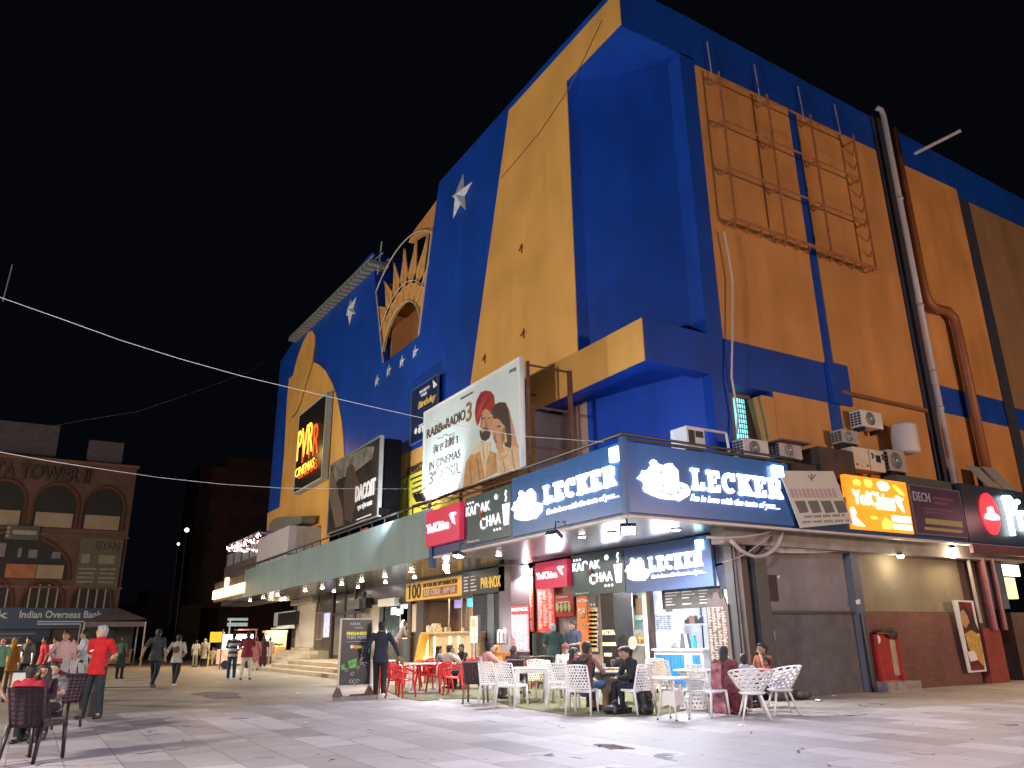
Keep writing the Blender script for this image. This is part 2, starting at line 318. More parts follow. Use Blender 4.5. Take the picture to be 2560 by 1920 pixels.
# --- yellow paintwork, 3 cm proud of the blue
yA=PT([(1547,-27),(1555,71),(1422,209),(1449,879),(1606,803),(1612,906),(1335,1032)])
yA[0]=V((XF,YF,19.15)); yA[1]=V((XF,YF,17.92)); yA[2]=V((XF,yl,17.92)); yA[3]=V((XF,yl,8.88)); yA[4]=V((XF,YF,8.88)); yA[5]=V((XF,YF,7.76)); yA[6]=V((XF,18.65,7.76))
yA+=[V((XF,18.65,3.98)),V((XF,46.6,3.98)),oX(XF,721,1329),oX(XF,697,1318),oX(XF,668,1327),oX(XF,670,1283),oX(XF,700,1268),oX(XF,712,1130),oX(XF,719,995),oX(XF,724,945)]
lens=[(727,945),(734,937),(741,907),(748,884),(758,856),(771,832),(781,826),(788,838),(788,864),(783,905)]
yA+=PT(lens)+PT([(798,911),(815,927),(832,958),(845,998),(854,1046),(859,1089),(862,1140),(862,1205),(970,1155),(1061,1113),(1120,1086),(1148,1072),(1177,968),(1273,288)])
yA[-1]=V((XF,oX(XF,1274,288).y,19.15))
b=B(); b.prism([p+V((-.03,0,0)) for p in yA],(.034,0,0)); b.build('yellow_paint_front',YEL,bld)
b=B(); pp=[oX(11.91,*p) for p in [(788,864),(783,905),(778,925),(771,944),(762,975),(754,1005),(743,1030),(731,1043)]]
b.tube(pp,.05,6); b.build('lens_rim',mat('rim_brown',(.16,.07,.02),.7),bld)
# reveal of the V opening and niche behind
BLUE2=BLUE
b=B(); b.prism([V((XF+.45,tTR.y,19.75)),V((XF+.45,oBL.y,zb)),V((XF+.45,oBL.y+.3,zb)),V((XF+.45,tTR.y+.3,19.75))],(3,0,0))
b.prism([V((XF+.45,25.6,zt)),V((XF+.45,oBR.y,zb)),V((XF+.45,oBR.y-.3,zb)),V((XF+.45,25.3,zt))],(3,0,0)); b.each('opening_side_wall',BLUE,bld)
b=B(); b.box(XF+.45,XF+3.4,26.6,31.8,zb-.3,zb-.02)
n=14; cy=29.2
vs=[]
for i in range(n+1):
    a=math.pi*i/n; vs+=[V((XF+.3+1.5*math.sin(a),cy-2.4*math.cos(a),zb-.05)),V((XF+.3+1.5*math.sin(a),cy-2.4*math.cos(a),zb+4.2))]
b.add(vs,[(2*i,2*i+1,2*i+3,2*i+2) for i in range(n)]); b.build('niche',ORG,bld,smooth=True)
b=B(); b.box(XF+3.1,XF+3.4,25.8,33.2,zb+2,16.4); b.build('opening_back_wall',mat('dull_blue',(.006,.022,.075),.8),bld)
b=B(); b.prism([oX(XF+.12,*p) for p in [(1098,492),(1088,583),(1062,583),(1040,591),(1021,606),(1030,585),(1043,566),(1070,530)]],(.25,0,0)); b.build('curved_gable',ORG,bld)
b=B(); b.box(XF+.3,XF+3,31.02,31.09,zb,zb+2.4); b.build('niche_side',ORG,bld)
# side (right) wall facing -Y
X2=38
b=B(); b.prism([(14.7,YF,7.6),(X2,YF,7.6),(X2,YF,18.55),(14.7,YF,19.42)],(0,.5,0)); b.box(18.4,X2,YF,YF+.5,3.8,7.6); b.box(16.35,18.4,YF,YF+.5,3.8,7.6); b.box(14.72,16.35,YF,YF+.5,3.8,5.6)
b.build('side_wall',BLUE,bld)
b=B(); b.box(14.3,X2,YF+.52,YF+12,18.0,18.4); b.box(XF+.5,14.3,YF+3.2,26,18.4,19.2); b.build('roof',DGR,bld)
for (a,c,d,e) in [(14.7,18.74,8.85,17.66),(19.16,23.3,4.4,17.62),(24.0,28.2,9.05,17.55),(16.38,18.6,4.6,7.62),(23.9,28.2,4.6,8.1)]:
    b=B(); b.box(a,c,YF-.03,YF+.002,d,e); b.build('orange_panel',ORG,bld)
b=B(); b.box(28.9,X2,YF-.03,YF+.002,8.9,17.2); b.box(28.9,X2,YF-.03,YF+.002,4.6,8.1); b.each('brown_panel',mat('wall_brown',(.26,.15,.08),.7,.12,.6,stain=.3),bld)
b=B(); b.box(28.22,28.85,YF-.05,YF+.002,4.6,17.2); b.build('dark_stripe',mat('stripe_dark',(.03,.035,.06),.6),bld)
b=B(); b.box(19.16,23.3,YF-.16,YF-.031,7.95,8.05); b.build('sun_ledge',mat('ledge_brown',(.20,.085,.04),.8),bld)  # dark ledge added where a band of shadow crosses the panel
b=B(); b.box(18.75,19.6,YF-.14,YF-.0,7.62,8.86); b.build('band_end',BLUE,bld)
# window recess with lit grille
b=B(); b.box(14.74,16.9,14.15,14.3,5.4,7.7); b.build('window_recess',mat('recess_brown',(.24,.13,.09),.8),bld)
w=B(); w.box(15.42,15.80,14.1,14.14,5.7,7.45); wo=w.build('window',mat('window_glow',(.3,.7,.75),.5,.3,3,emit=1.1,ecol=(.25,.85,.95)),bld)
w=B()
for i in range(12): w.box(15.42,15.80,14.06,14.08,5.75+i*.14,5.77+i*.14)
for i in range(5): w.box(15.43+i*.085,15.445+i*.085,14.04,14.055,5.7,7.45)
w.build('grille',BLK,wo)
b=B(); b.prism([(15.9,YF-.02,7.45),(16.37,YF-.02,7.45),(16.37,YF-.02,5.3)],(0,.5,0)); b.build('recess_brace',ORG,bld)
# ---------------------------------------------------------------- canopy (part of the building)
XC=10.05; YC=12.3; ZB=3.73
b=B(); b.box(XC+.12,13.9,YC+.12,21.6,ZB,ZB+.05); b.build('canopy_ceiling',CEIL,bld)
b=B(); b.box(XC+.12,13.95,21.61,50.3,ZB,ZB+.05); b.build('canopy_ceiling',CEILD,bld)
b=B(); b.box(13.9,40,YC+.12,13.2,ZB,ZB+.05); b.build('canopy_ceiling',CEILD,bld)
b=B(); b.box(XC+.12,12.0,YC+.12,50.3,4.3,4.45); b.box(12,40,YC+.12,YF,4.3,4.45); b.build('canopy_roof',DGR,bld)
b=B(); b.box(XC,XC+.1,21.72,46.4,ZB-.02,5.2); fo=b.build('canopy_fascia',TEAL,bld)
b=B(); b.box(XC+.02,XC+.1,46.42,50.2,ZB,5.0); b.build('canopy_fascia_end',mat('fascia_grey',(.20,.22,.24),.6,.1,1,stain=.3),bld)
b=B(); b.box(XC+.02,XC+.1,YC+.03,21.7,ZB-.02,4.9); b.box(XC+.1,32,YC+.02,YC+.1,ZB-.02,4.6); b.build('canopy_beam',NAVY,bld)
b=B(); b.box(XC-.03,XC+.12,21.5,21.72,ZB-.35,4.7); b.build('joint_post',NAVY,bld)
b=B(); b.box(XC,XC+.16,YC+.14,21.7,ZB-.07,ZB-.021); b.box(XC,26,YC-.02,YC+.14,ZB-.07,ZB-.021); b.build('edge_trim',mat('trim_pale',(.55,.48,.45),.4),bld)
b=B(); b.box(13.2,26,YC+.5,13.2,3.35,ZB-.0); b.build('side_soffit_beam',SOF,bld)
rl=B(); rl.tube([(XC+.05,YC,5.42),(XC+.05,49,5.42)],.035,6)
for i in range(22): rl.tube([(XC+.05,22+i*1.2,5.15),(XC+.05,22+i*1.2,5.44)],.022,5)
rl.build('roof_rail',BLK,bld)
# ceiling lights
def dlight(x,y,lab,warm=True,pw=42,r=.09,bulb=False):
    c=oZ(ZB-.005,x,y); t=thing('ceiling_light',(c.x,c.y,ZB),lab,'ceiling light',group='ceiling lights under the canopy')
    b=B(); b.lathe((c.x,c.y,0),[(r*1.35,ZB-.004),(r*1.35,ZB-.03),(r,ZB-.035)],16); b.build('trim_ring',STL,t)
    b=B()
    if bulb: b.ell((c.x,c.y,ZB-.18),.1,.1,.13)
    else: b.lathe((c.x,c.y,0),[(r,ZB-.036),(r*.8,ZB-.05)],16)
    b.build('lamp_disc',LAMPM if warm else LAMPC,t,smooth=True)
    lamp('ceiling_lamp','SPOT',(c.x,c.y,ZB-(.35 if bulb else .09)),pw*6,(1,.87,.68) if warm else (.93,.94,1),.08,(c.x,c.y,0),150,.6)
for i,(x,y,lab) in enumerate([(625,1501,'farthest round ceiling light beside the lit orange sign'),(658,1494,'second round ceiling light from the lit orange sign'),(694,1487,'third round ceiling light from the lit orange sign'),(763,1476,'ceiling light above the roller shutter'),(806,1469,'ceiling light above the two tall poster cases'),(854,1460,'ceiling light above the grey glass panels'),(904,1451,'ceiling light above the black wall speaker'),(962,1440,'ceiling light above the white air curtain'),(1029,1427,'warm ceiling light just left of the yellow counter sign')]): dlight(x,y,lab,True,46)
dlight(1115,1403,'big glaring bulb above the yellow discount sign',False,150,.1,True)
dlight(1247,1386,'ceiling light above the gold cinema lettering',False,46)
dlight(1315,1412,'bright bulb above the red menu wall',False,110,.09,True)
for x,y,lab in [(1455,1340,'cool ceiling light over the middle of the food stalls'),(1530,1330,'cool ceiling light nearest the canopy corner'),(1690,1322,'cool ceiling light behind the right fascia')]: dlight(x,y,lab,False,70)
# second row: glowing discs added as reflections of the lights in the glass
for i,x in enumerate([26.5,29.5,32.6,36,39.5]):
    c=V((13.0,x,ZB)); t=thing('ceiling_light',c,['small rear ceiling light nearest the yellow counter sign','small rear ceiling light second from the yellow counter sign','small rear ceiling light above the air curtain','small rear ceiling light above the wall speaker','small rear ceiling light farthest along the glass front'][i],'ceiling light',group='ceiling lights under the canopy')
    b=B(); b.lathe((c.x,c.y,0),[(.08,ZB-.02),(.07,ZB-.035)],14); b.build('lamp_disc',LAMPM,t)
# ---------------------------------------------------------------- ground floor walls
b=B(); b.box(13.95,14.2,24.3,31,3.0,ZB); b.box(13.95,14.2,31,50,.45,ZB); b.box(13.9,14.2,23.15,24.3,0,ZB); b.build('shopfront_wall',WALLP,bld)
b=B(); b.box(13.6,14.3,22.95,23.75,0,ZB); b.build('lilac_column',CLP,bld)
b=B(); b.box(14.2,14.6,12.9,13.25,0,ZB); b.box(13.75,14.0,13.15,13.4,0,ZB); b.build('stall_end_post',DGR,bld)
# platform and steps (part of the building's apron)
STP=mat('step_stone',(.50,.42,.31),.75,.14,1.5,bump=.3,bs=20,stain=.2)
def stepshape(x0,z0,z1,y0,y1,rr):
    pts=[(14.2,y0),(x0,y0)]+[(x0+rr-rr*math.cos(t),y1-rr+rr*math.sin(t)) for t in [i*math.pi/2/8 for i in range(9)]]+[(14.2,y1)]
    b=B(); b.prism([(x,y,z0) for x,y in reversed(pts)],(0,0,z1-z0)); return b
for i,(x0,z0,z1,y1) in enumerate([(10.15,0,.15,44.6),(10.65,.15,.30,43.4),(11.15,.30,.46,42.2)]):
    tag(stepshape(x0,z0,z1,24.9,y1,2.2).build('steps' if i<2 else 'platform',STP),kind='structure')
b=B()
for i in range(5): b.box(11.6+i*.42,14.2,42.4+.0,50.0,(.0 if i else 0)+.17*i,.17*(i+1))
tag(b.build('steps',STP),kind='structure')
# right ground wall
b=B(); b.box(14.6,18.05,13.2,13.6,1.86,3.7); b.box(13.95,14.6,13.25,13.6,0,3.7); b.build('side_wall_upper',GRY,bld)
b=B(); b.box(14.6,17.85,13.16,13.6,0,1.84); b.build('side_wall_lower',mat('wall_slate',(.125,.115,.125),.8,.2,3,bump=.4,bs=30,stain=.3),bld)
b=B(); b.box(14.6,17.9,13.1,13.2,1.84,1.9); b.build('wall_ledge',DGR,bld)
b=B(); b.box(17.85,18.15,13.02,13.6,0,3.7); b.build('blue_grey_column',mat('col_bluegrey',(.11,.12,.16),.6,.1,2),bld)
b=B(); b.box(18.15,22.9,13.2,13.6,1.9,3.7); b.build('side_wall_cream',mat('wall_olive',(.26,.22,.15),.8,.15,2,stain=.25),bld)
BRK=brickmat('brick_red_painted',(.27,.12,.09),(.22,.10,.075),(.21,.10,.08),.22,.075,.008,'XZ',.8,.5)
b=B(); b.box(18.15,22.9,13.1,13.6,0,1.9); b.build('brick_wall',BRK,bld)
b=B(); b.box(23.1,24.0,12.95,13.6,0,1.45); b.build('red_pillar_base',mat('pillar_red',(.26,.055,.04),.7,.2,3),bld)
b=B(); b.box(22.9,24.2,13.3,13.6,0,3.7); b.box(25.2,40,13.2,13.6,0,1.9); b.build('far_side_wall',mat('wall_darkred',(.09,.05,.045),.8,.2,3),bld)
b=B(); b.box(14.68,15.2,13.17,13.199,2.12,2.72); b.build('boarded_window',mat('board_dark',(.045,.035,.035),.8),bld)
b=B(); b.prism([(14.0,12.95,3.40),(17.6,12.95,3.62),(17.6,12.95,3.38),(16.6,12.95,3.27),(15.2,12.95,3.22)],(0,.2,0)); b.build('peeling_soffit_board',mat('peeling_white',(.45,.42,.38),.85,.25,4),bld)
pw=B()
for q in [[(1865,1522),(1880,1524),(1882,1532),(1866,1528)],[(1885,1524),(1896,1520),(1899,1532),(1888,1540)],[(1873,1540),(1879,1552),(1886,1562),(1873,1561),(1869,1555)],[(1872,1578),(1876,1578),(1876,1582),(1872,1582)],[(2139,1500),(2150,1498),(2151,1510),(2141,1511)],[(2152,1540),(2160,1538),(2161,1556),(2153,1558)],[(1943,1440),(1951,1438),(1946,1448)]]: pY(pw,13.0 if q[0][0]>2100 else 13.19,q,.004)
pw.each('torn_paper',WHP,bld)
# parts on the side: vertical LED niche etc.
b=B(); b.box(25.2,27.2,13.9,14.1,2.35,3.0); b.build('shop_interior_back',mat('shop_warm',(.8,.6,.3),.6,.4,3,emit=1.6,ecol=(1,.62,.25)),bld)
b=B(); b.box(25.2,27.4,13.8,13.88,3.05,3.4); b.build('shop_light_box',mat('shop_white',(1,1,1),.5,.2,3,emit=2.2,ecol=(1,.85,.8)),bld)
b=B(); b.box(24.4,25.05,13.1,13.3,2.0,3.4); b.build('blue_frame',mat('frame_blue_grey',(.10,.15,.22),.5),bld)
# ================================================================ THINGS ON THE FACADE
# sunburst
cz=zb; SB=thing('sunburst_grille',(XF,cy,cz),'white and orange half sun grille of arcs and long spikes in the V opening','grille')
def arc(r,a0,a1,n=22,X=XF-.02): return [V((X,cy+r*math.cos(a0+(a1-a0)*i/n),cz+r*math.sin(a0+(a1-a0)*i/n))) for i in range(n+1)]
def yR(z): return oBR.y+(25.6-oBR.y)*(z-zb)/(zt-zb)
def yL(z): return oBL.y+(tTR.y-oBL.y)*(z-zb)/(19.75-zb)
def clip(pts): return [p for p in pts if yR(p.z)-.02<=p.y<=yL(p.z)+.02]
PW=mat('grille_white',(.45,.40,.34),.5)
for R_,rr in ((5.2,.032),(3.05,.028),(2.15,.035)):
    b=B(); b.tube(clip(arc(R_,.02,math.pi-.02,60)),rr,6); b.build('arc_bar',PW,SB,True)
b=B(); q=arc(5.2,.02,math.pi-.02,60); q=clip(q); b.tube([q[0],V((q[0].x,yL(cz+.1),cz+.05))],.04,5); b.tube([q[-1],V((q[-1].x,yR(cz+.1),cz+.05))],.04,5); b.each('side_bar',PW,SB)
o_=clip(arc(3.05,.02,math.pi-.02,60,XF+.05)); i_=clip(arc(2.15,.02,math.pi-.02,60,XF+.05)); b=B(); b.prism(o_+i_[::-1],(.05,0,0)); b.build('ring_plate',mat('spike_orange',(.60,.30,.07),.6),SB)
tips=[(1075,654),(1068.6,588),(1039.5,598),(1010,621),(984,656),(960,702),(946,765)]
for t in tips:
    p=oX(XF,*t); a=math.atan2(p.z-cz,p.y-cy); L=math.hypot(p.z-cz,p.y-cy)
    d=V((0,math.cos(a),math.sin(a))); nn=V((0,-math.sin(a),math.cos(a))); c=V((XF+.03,cy,cz))
    r1=2.15; w=.46
    pts=[c+d*2.9+nn*.60,c+d*L,c+d*2.9-nn*.60]
    b=B(); b.prism(pts,(.05,0,0)); sp_=b.build('spike',mat('spike_orange',(.60,.30,.07),.6),SB)
    b=B(); b.tube([c+d*r1-V((.05,0,0)),c+d*3.4-V((.05,0,0)),c+d*L-V((.05,0,0))],[.018,.018,.012],5); b.build('spike_rib',PW,sp_)
# stars
STAR=mat('star_white',(.42,.46,.56),.4)
def star(cx,cyy,R_,lab,rot=0):
    c=oX(XF-.02,cx,cyy); t=B(); pts=[]
    for i in range(10):
        a=math.pi/2+rot+i*math.pi/5; r=R_ if i%2==0 else R_*.36
        pts.append(c+V((0,math.cos(a)*r,math.sin(a)*r)))
    t.add(pts+[c+V((-.28*R_,0,0))],[(i,(i+1)%10,10) for i in range(10)]+[tuple(range(9,-1,-1))])
    o=t.build('star',STAR); tag(o,lab,'star',group='raised white stars on the blue front')
star(1153,490,.95,'large raised white star high on the blue wall right of the sunburst',.18)
star(879,775,.82,'large raised white star on the blue wall left of the sunburst',-.35)
for (x,y),l in zip([(1038,880),(1005,904),(972,927),(943,952)],['small white star below the opening, nearest the big billboard','small white star, second in the row from the big billboard','small white star, third in the row from the big billboard','small white star at the left end of the row below the opening']): star(x,y,.33,l,.12)
# roof slats over the far tower
t=B()
a=oX(XF-.3,931,659); c=oX(XF-.3,731,849)
for i in range(26):
    p=a.lerp(c,i/25); t.obox(p+V((.3,0,.02+.0)),(.5,0,0),(0,.17,.0),(0,.0,.10))
t.tube([a+V((-.1,-.4,.25)),c+V((-.1,.3,.25))],.05,5); t.tube([a+V((.7,-.4,.25)),c+V((.7,.3,.25))],.05,5)
t.build('roof_slats',mat('slat_grey',(.16,.17,.17),.8),bld)
# brackets (small rusty hooks)
for (x,y),l in zip([(1304,622),(1309,835),(1212,897)],['small rusty hook highest on the yellow stripe','small rusty hook halfway down the yellow stripe','small rusty hook on the yellow stripe above the big billboard']):
    p=oX(XF-.05,x,y); b=B(); b.tube([p+V((0,0,.18)),p,p+V((0,0,-.15))],.02,5); b.tube([p+V((0,.18,0)),p+V((-.1,-.12,.02))],.02,5); tag(b.build('wall_hook',RUST),l,'hook',group='rusty hooks on the yellow stripe')
# ---------------------------------------------------------------- billboards
def board(name,lab,X,r,face,frame=WHP,depth=.12,cat='billboard',fr=.06):
    t=thing(name,(X,(r[0]+r[1])/2,r[3]),lab,cat)
    b=B(); bX(b,X,r,depth); b.build('board_panel',face,t)
    b=B(); y0,y1,z1,z0=max(r[0],r[1]),min(r[0],r[1]),r[2],r[3]
    b.box(X-.02,X+depth+.01,y0,y0+fr,z0-fr,z1+fr); b.box(X-.02,X+depth+.01,y1-fr,y1,z0-fr,z1+fr); b.box(X-.019,X+depth+.01,y1,y0,z1,z1+fr); b.box(X-.019,X+depth+.01,y1,y0,z0-fr,z0); b.build('board_frame',frame,t)
    return t
XB=10.3
PALE=mat('poster_pale',(.62,.74,.76),.35,.05,1)
r=(22.86,16.80,8.52,5.56)
rb=board('film_billboard','large pale film billboard with a red turbaned man and a veiled woman','X' and XB,r,PALE)
def art(name,m,pts,lay,par,X=XB):
    b=B(); b.prism([oX(X,*p)+V((-.004*lay-.002,0,0)) for p in pts],(.004*lay,0,0)); return b.build(name,m,par)
SK=mat('poster_skin',(.52,.29,.17),.5,.15,3); TANJ=mat('poster_jacket',(.50,.27,.10),.5,.22,5); HRD=mat('poster_hair',(.055,.03,.03),.5)
z3=lambda l:[(1040+x/3.95,880+y/3.95) for x,y in l]
art('artwork_woman',mat('poster_veil',(.55,.28,.20),.5),z3([(880,490),(920,560),(960,720),(1000,900),(1020,940),(900,980),(860,800)]),1,rb)
art('artwork_woman',mat('poster_dress',(.60,.46,.28),.5,.2,6),z3([(790,1000),(830,960),(900,930),(960,925),(1010,960),(1022,1060),(1030,1140),(860,1200),(780,1200)]),2,rb)
art('artwork_woman',HRD,z3([(755,560),(780,520),(830,495),(880,500),(915,570),(935,700),(945,850),(940,950),(880,930),(850,700),(760,640)]),3,rb)
art('artwork_woman',SK,z3([(752,640),(800,630),(850,660),(880,700),(890,800),(870,870),(860,930),(880,990),(830,1010),(800,950),(790,910),(765,850),(750,770)]),4,rb)
art('artwork_woman',HRD,z3([(760,640),(800,610),(870,650),(905,680),(900,740),(870,720),(820,660),(775,660)]),5,rb)
art('artwork_woman',HRD,z3([(800,735),(830,725),(850,735),(825,745)]),6,rb); art('artwork_woman',mat('poster_red',(.45,.03,.03),.5),z3([(782,885),(815,875),(800,900)]),6,rb)
art('artwork_man',mat('poster_turban',(.34,.025,.03),.5,.2,8),z3([(640,400),(690,380),(740,390),(770,430),(780,500),(775,570),(750,620),(690,560),(650,600),(625,700),(610,730),(590,680),(582,590),(600,480)]),2,rb)
art('artwork_man',SK,z3([(650,600),(690,560),(735,590),(750,640),(740,760),(720,820),(660,830),(640,740)]),3,rb)
art('artwork_man',HRD,z3([(632,770),(660,800),(690,775),(730,785),(738,800),(725,850),(690,880),(655,870),(636,830)]),4,rb)
for q in ([(655,655),(690,645),(690,655),(657,665)],[(710,650),(738,648),(738,658),(710,660)]): art('artwork_man',HRD,z3(q),4,rb)
art('artwork_man',TANJ,z3([(470,1340),(480,1230),(500,1090),(540,1020),(600,980),(640,940),(680,960),(700,1000),(740,980),(790,1000),(800,1190),(700,1240),(560,1300)]),5,rb)
art('artwork_man',mat('poster_shirt',(.68,.58,.40),.5,.1,5),z3([(545,1010),(620,900),(645,880),(680,900),(740,890),(730,1000),(700,1100),(700,1240),(690,1240),(660,1090),(640,980),(590,1010),(560,1010)]),6,rb)
SKD=mat('poster_skin_shade',(.33,.16,.09),.5,.2,5)
art('artwork_man',mat('poster_turban_fold',(.20,.012,.018),.5),z3([(600,500),(640,430),(700,395),(650,450),(612,540),(598,620)]),3,rb)
art('artwork_man',mat('poster_turban_fold',(.20,.012,.018),.5),z3([(650,560),(700,470),(760,420),(715,490),(665,575)]),3,rb)
art('artwork_man',mat('poster_turban_lit',(.46,.05,.05),.5),z3([(612,640),(640,540),(690,470),(700,480),(655,550),(630,650)]),4,rb)
art('artwork_man',SKD,z3([(650,600),(664,590),(662,690),(652,760),(640,740)]),4,rb); art('artwork_man',SKD,z3([(692,660),(700,720),(712,735),(688,738)]),5,rb)
art('artwork_man',SKD,z3([(668,742),(690,732),(715,742),(690,752)]),5,rb); art('artwork_man',HRD,z3([(664,758),(690,750),(722,760),(715,772),(690,764),(668,772)]),6,rb)
art('artwork_man',mat('poster_jacket_fold',(.34,.17,.06),.5),z3([(530,1080),(545,1070),(560,1300),(548,1305)]),6,rb); art('artwork_man',mat('poster_jacket_fold',(.34,.17,.06)),z3([(600,1040),(620,1060),(640,1250),(628,1255)]),6,rb)
art('artwork_man',mat('poster_shirt_shade',(.50,.40,.25),.5),z3([(660,900),(672,905),(690,1060),(682,1150),(668,1000)]),7,rb); art('artwork_man',mat('poster_shirt_shade',(.5,.4,.25)),z3([(715,900),(725,905),(712,1010),(705,1000)]),7,rb)
art('artwork_woman',SKD,z3([(770,840),(790,800),(800,850),(790,900),(775,870)]),5,rb); art('artwork_woman',SKD,z3([(860,760),(885,740),(888,820),(868,860),(858,920),(850,860)]),5,rb)
art('artwork_woman',mat('poster_jewel',(.62,.45,.15),.4),z3([(880,800),(900,815),(908,870),(895,900),(880,880),(886,850)]),7,rb); art('artwork_woman',mat('poster_jewel',(.62,.45,.15)),z3([(820,1010),(860,1040),(900,1010),(905,1020),(862,1060),(815,1022)]),6,rb)
art('artwork_woman',mat('poster_dress_fold',(.40,.28,.15),.5),z3([(940,960),(955,965),(985,1150),(970,1155)]),3,rb); art('artwork_woman',mat('poster_dress_fold',(.4,.28,.15)),z3([(860,1080),(872,1080),(890,1180),(876,1185)]),3,rb)
b=B(); X=XB-.002
def R3(x0,y0,x1,y1,X=XB,k=3.95,ox=1040,oy=880): return rX(X,ox+x0/k,oy+y0/k,ox+x1/k,oy+y1/k)
def BT(x0,x1,v0,v1):
    ym=lambda x:880+(600-515*(x-90)/920+300)/3.95
    return (oX(X,1040+x0/3.95,ym(x0)).y,oX(X,1040+x1/3.95,ym(x1)).y,8.52-2.96*v0,8.52-2.96*v1)
text(b,'RABB','X',X,BT(108,258,.21,.31),.012); text(b,'DA','X',X,BT(262,296,.25,.30)); text(b,'RADIO','X',X,BT(300,488,.20,.31),.012)
q=b.build('title_lettering',mat('title_brown',(.10,.06,.04),.6),rb)
b=B(); text(b,'3','X',X,BT(498,550,.15,.35),.01); b.build('title_numeral',mat('title_gold',(.28,.17,.05),.5),rb)
TG=mat('text_grey',(.14,.13,.14),.6)
for s_,q_,n_ in [('ਰੱਬ ਦਾ ਰੇਡੀਓ 3',(175,415,.42,.52),'native_title'),('IN CINEMAS',(140,440,.595,.685),'cinema_lettering'),('3',(140,178,.71,.84),'day_numeral'),('RD',(183,222,.71,.76),'day_suffix'),('APRIL',(234,440,.715,.84),'month_lettering'),('VEHLI JANTA FILMS',(440,565,.06,.085),'maker_line'),('PTMJ',(930,990,.06,.10),'corner_mark')]:
    b=B(); text(b,s_,'X',X,BT(*q_)); b.build(n_,TG,rb)
b=B(); b.tube([oX(X,1040+x/3.95,880+y/3.95) for x,y in [(205,855),(260,850),(290,812),(320,830),(380,800)]],.012,4); b.build('flourish',TG,rb)
b=B()
for yy in (17.0,16.75): pass
b.box(XB+.15,XB+.22,16.62,16.7,5.2,8.45); b.box(XB+1.5,XB+1.6,16.62,16.72,4.5,8.4)
for z in (8.35,7.2,6.1,5.3): b.tube([(XB+.15,16.66,z),(XB+1.55,16.66,z)],.03,5)
for yy in (18.5,20.5,22.6): b.tube([(XB+.15,yy,8.2),(XF,yy,8.2)],.035,5); b.tube([(XB+.15,yy,5.7),(XB+.15,yy,4.6)],.04,5)
b.tube([(XB-.35,22.9,5.42),(XB-.35,16.7,5.38)],.03,5); b.tube([(XB,22.9,5.35),(XB,16.7,5.3)],.035,5)
for i in range(12): b.tube([(XB-.35,22.9-i*.52,5.41),(XB,22.64-i*.52,5.33)],.016,4)
b.build('support_frame',RUST,rb)
# DACOIT billboard
r=(32.3,26.60,8.55,5.64); XD=10.2; DKP=mat('poster_dark',(.035,.030,.030),.25,.5,1.2)
db=board('dark_film_billboard','dark film billboard with shadowy figures standing on the canopy','X' and XD,r,DKP,mat('edge_grey',(.16,.16,.16),.6))
z2=lambda l:[(680+x/2.963,860+y/2.963) for x,y in l]
art('artwork_sky',mat('art_sky',(.16,.15,.13),.4,.5,2),z2([(440,890),(560,830),(700,760),(760,760),(740,850),(600,960),(500,1000),(470,1030)]),1,db,XD)
art('artwork_figure',mat('art_figure',(.07,.045,.035),.4,.4,6),z2([(555,920),(580,885),(610,905),(622,960),(640,1000),(660,1060),(630,1150),(600,1260),(590,1320),(540,1300),(530,1100),(545,1000)]),2,db,XD)
art('artwork_figure',mat('art_figure2',(.13,.09,.07),.4,.4,6),z2([(430,960),(455,930),(470,990),(490,1100),(520,1220),(530,1340),(470,1360),(440,1200),(420,1080)]),2,db,XD)
b=B(); R2=lambda x0,y0,x1,y1,X=XD:rX(X,680+x0/2.963,860+y0/2.963,680+x1/2.963,860+y1/2.963)
text(b,'DACOIT','X',XD-.01,R2(622,1098,765,1100),.03); q=R2(622,1090,765,1100); b=B(); rr=(q[0],q[1],q[2]+.18,q[2]-.45); text(b,'DACOIT','X',XD-.008,rr,.03)
text(b,'एक प्रेम कथा','X',XD-.008,(q[0]-.3,q[1]+.3,q[2]-.58,q[2]-.85),.02); lines(b,'X',XD-.004,(q[1]+2.0,q[1],q[2]-1.1,q[2]-1.35),2,.35); b.build('title_lettering',WHP,db)
b=B(); lines(b,'X',XD-.004,(q[1]+1.5,q[1]+.4,q[2]-1.55,q[2]-1.85),2); b.build('date_print',mat('print_red',(.35,.03,.03)),db)
b=B(); b.box(XD+.13,XD+.75,26.3,26.5,4.6,8.45); b.box(XD+.13,XD+.2,26.62,32.3,5.2,8.4); b.build('backing_box',mat('void_black',(.003,.003,.004),1),db); MC['void_black'].node_tree.nodes['Principled BSDF'].inputs['Specular IOR Level'].default_value=0  # black end box fills in the shadowed void beside the board
# stage: support below the boards
# PVR neon board
r=(43.0,38.1,13.6,9.2); XP=11.55
pb=board('cinema_sign','tall black sign with glowing yellow cinema lettering on the yellow wall','X' and XP,r,mat('sign_black',(.012,.010,.010),.4),mat('frame_pale',(.35,.42,.42),.5),.3,'sign',.1)
NEO=mat('neon_yellow',(1,.6,.05),.5,0,1,emit=1.35,ecol=(1,.50,.06)); NEO2=mat('neon_red_side',(.5,.04,.01),.5,0,1,emit=.55,ecol=(1,.13,.02))
b=B(); rr=rX(XP,742,1120,800,1075); 
b.k=0
text(b,'PVR','X',XP-.16,(42.3,39.4,12.5,10.8),0,.03); text(b,'CINEMAS','X',XP-.12,(42.5,39.0,10.4,9.9),0,.03); b.build('neon_lettering',NEO,pb)
b=B(); text(b,'PVR','X',XP-.03,(41.7,38.8,12.3,10.6),0,.03); text(b,'CINEMAS','X',XP-.02,(42.3,38.8,10.3,9.8),0,.03); b.build('letter_backs',NEO2,pb)
lamp('neon_glow','POINT',(XP-1.2,40.5,11),60,(1,.6,.15),.4)
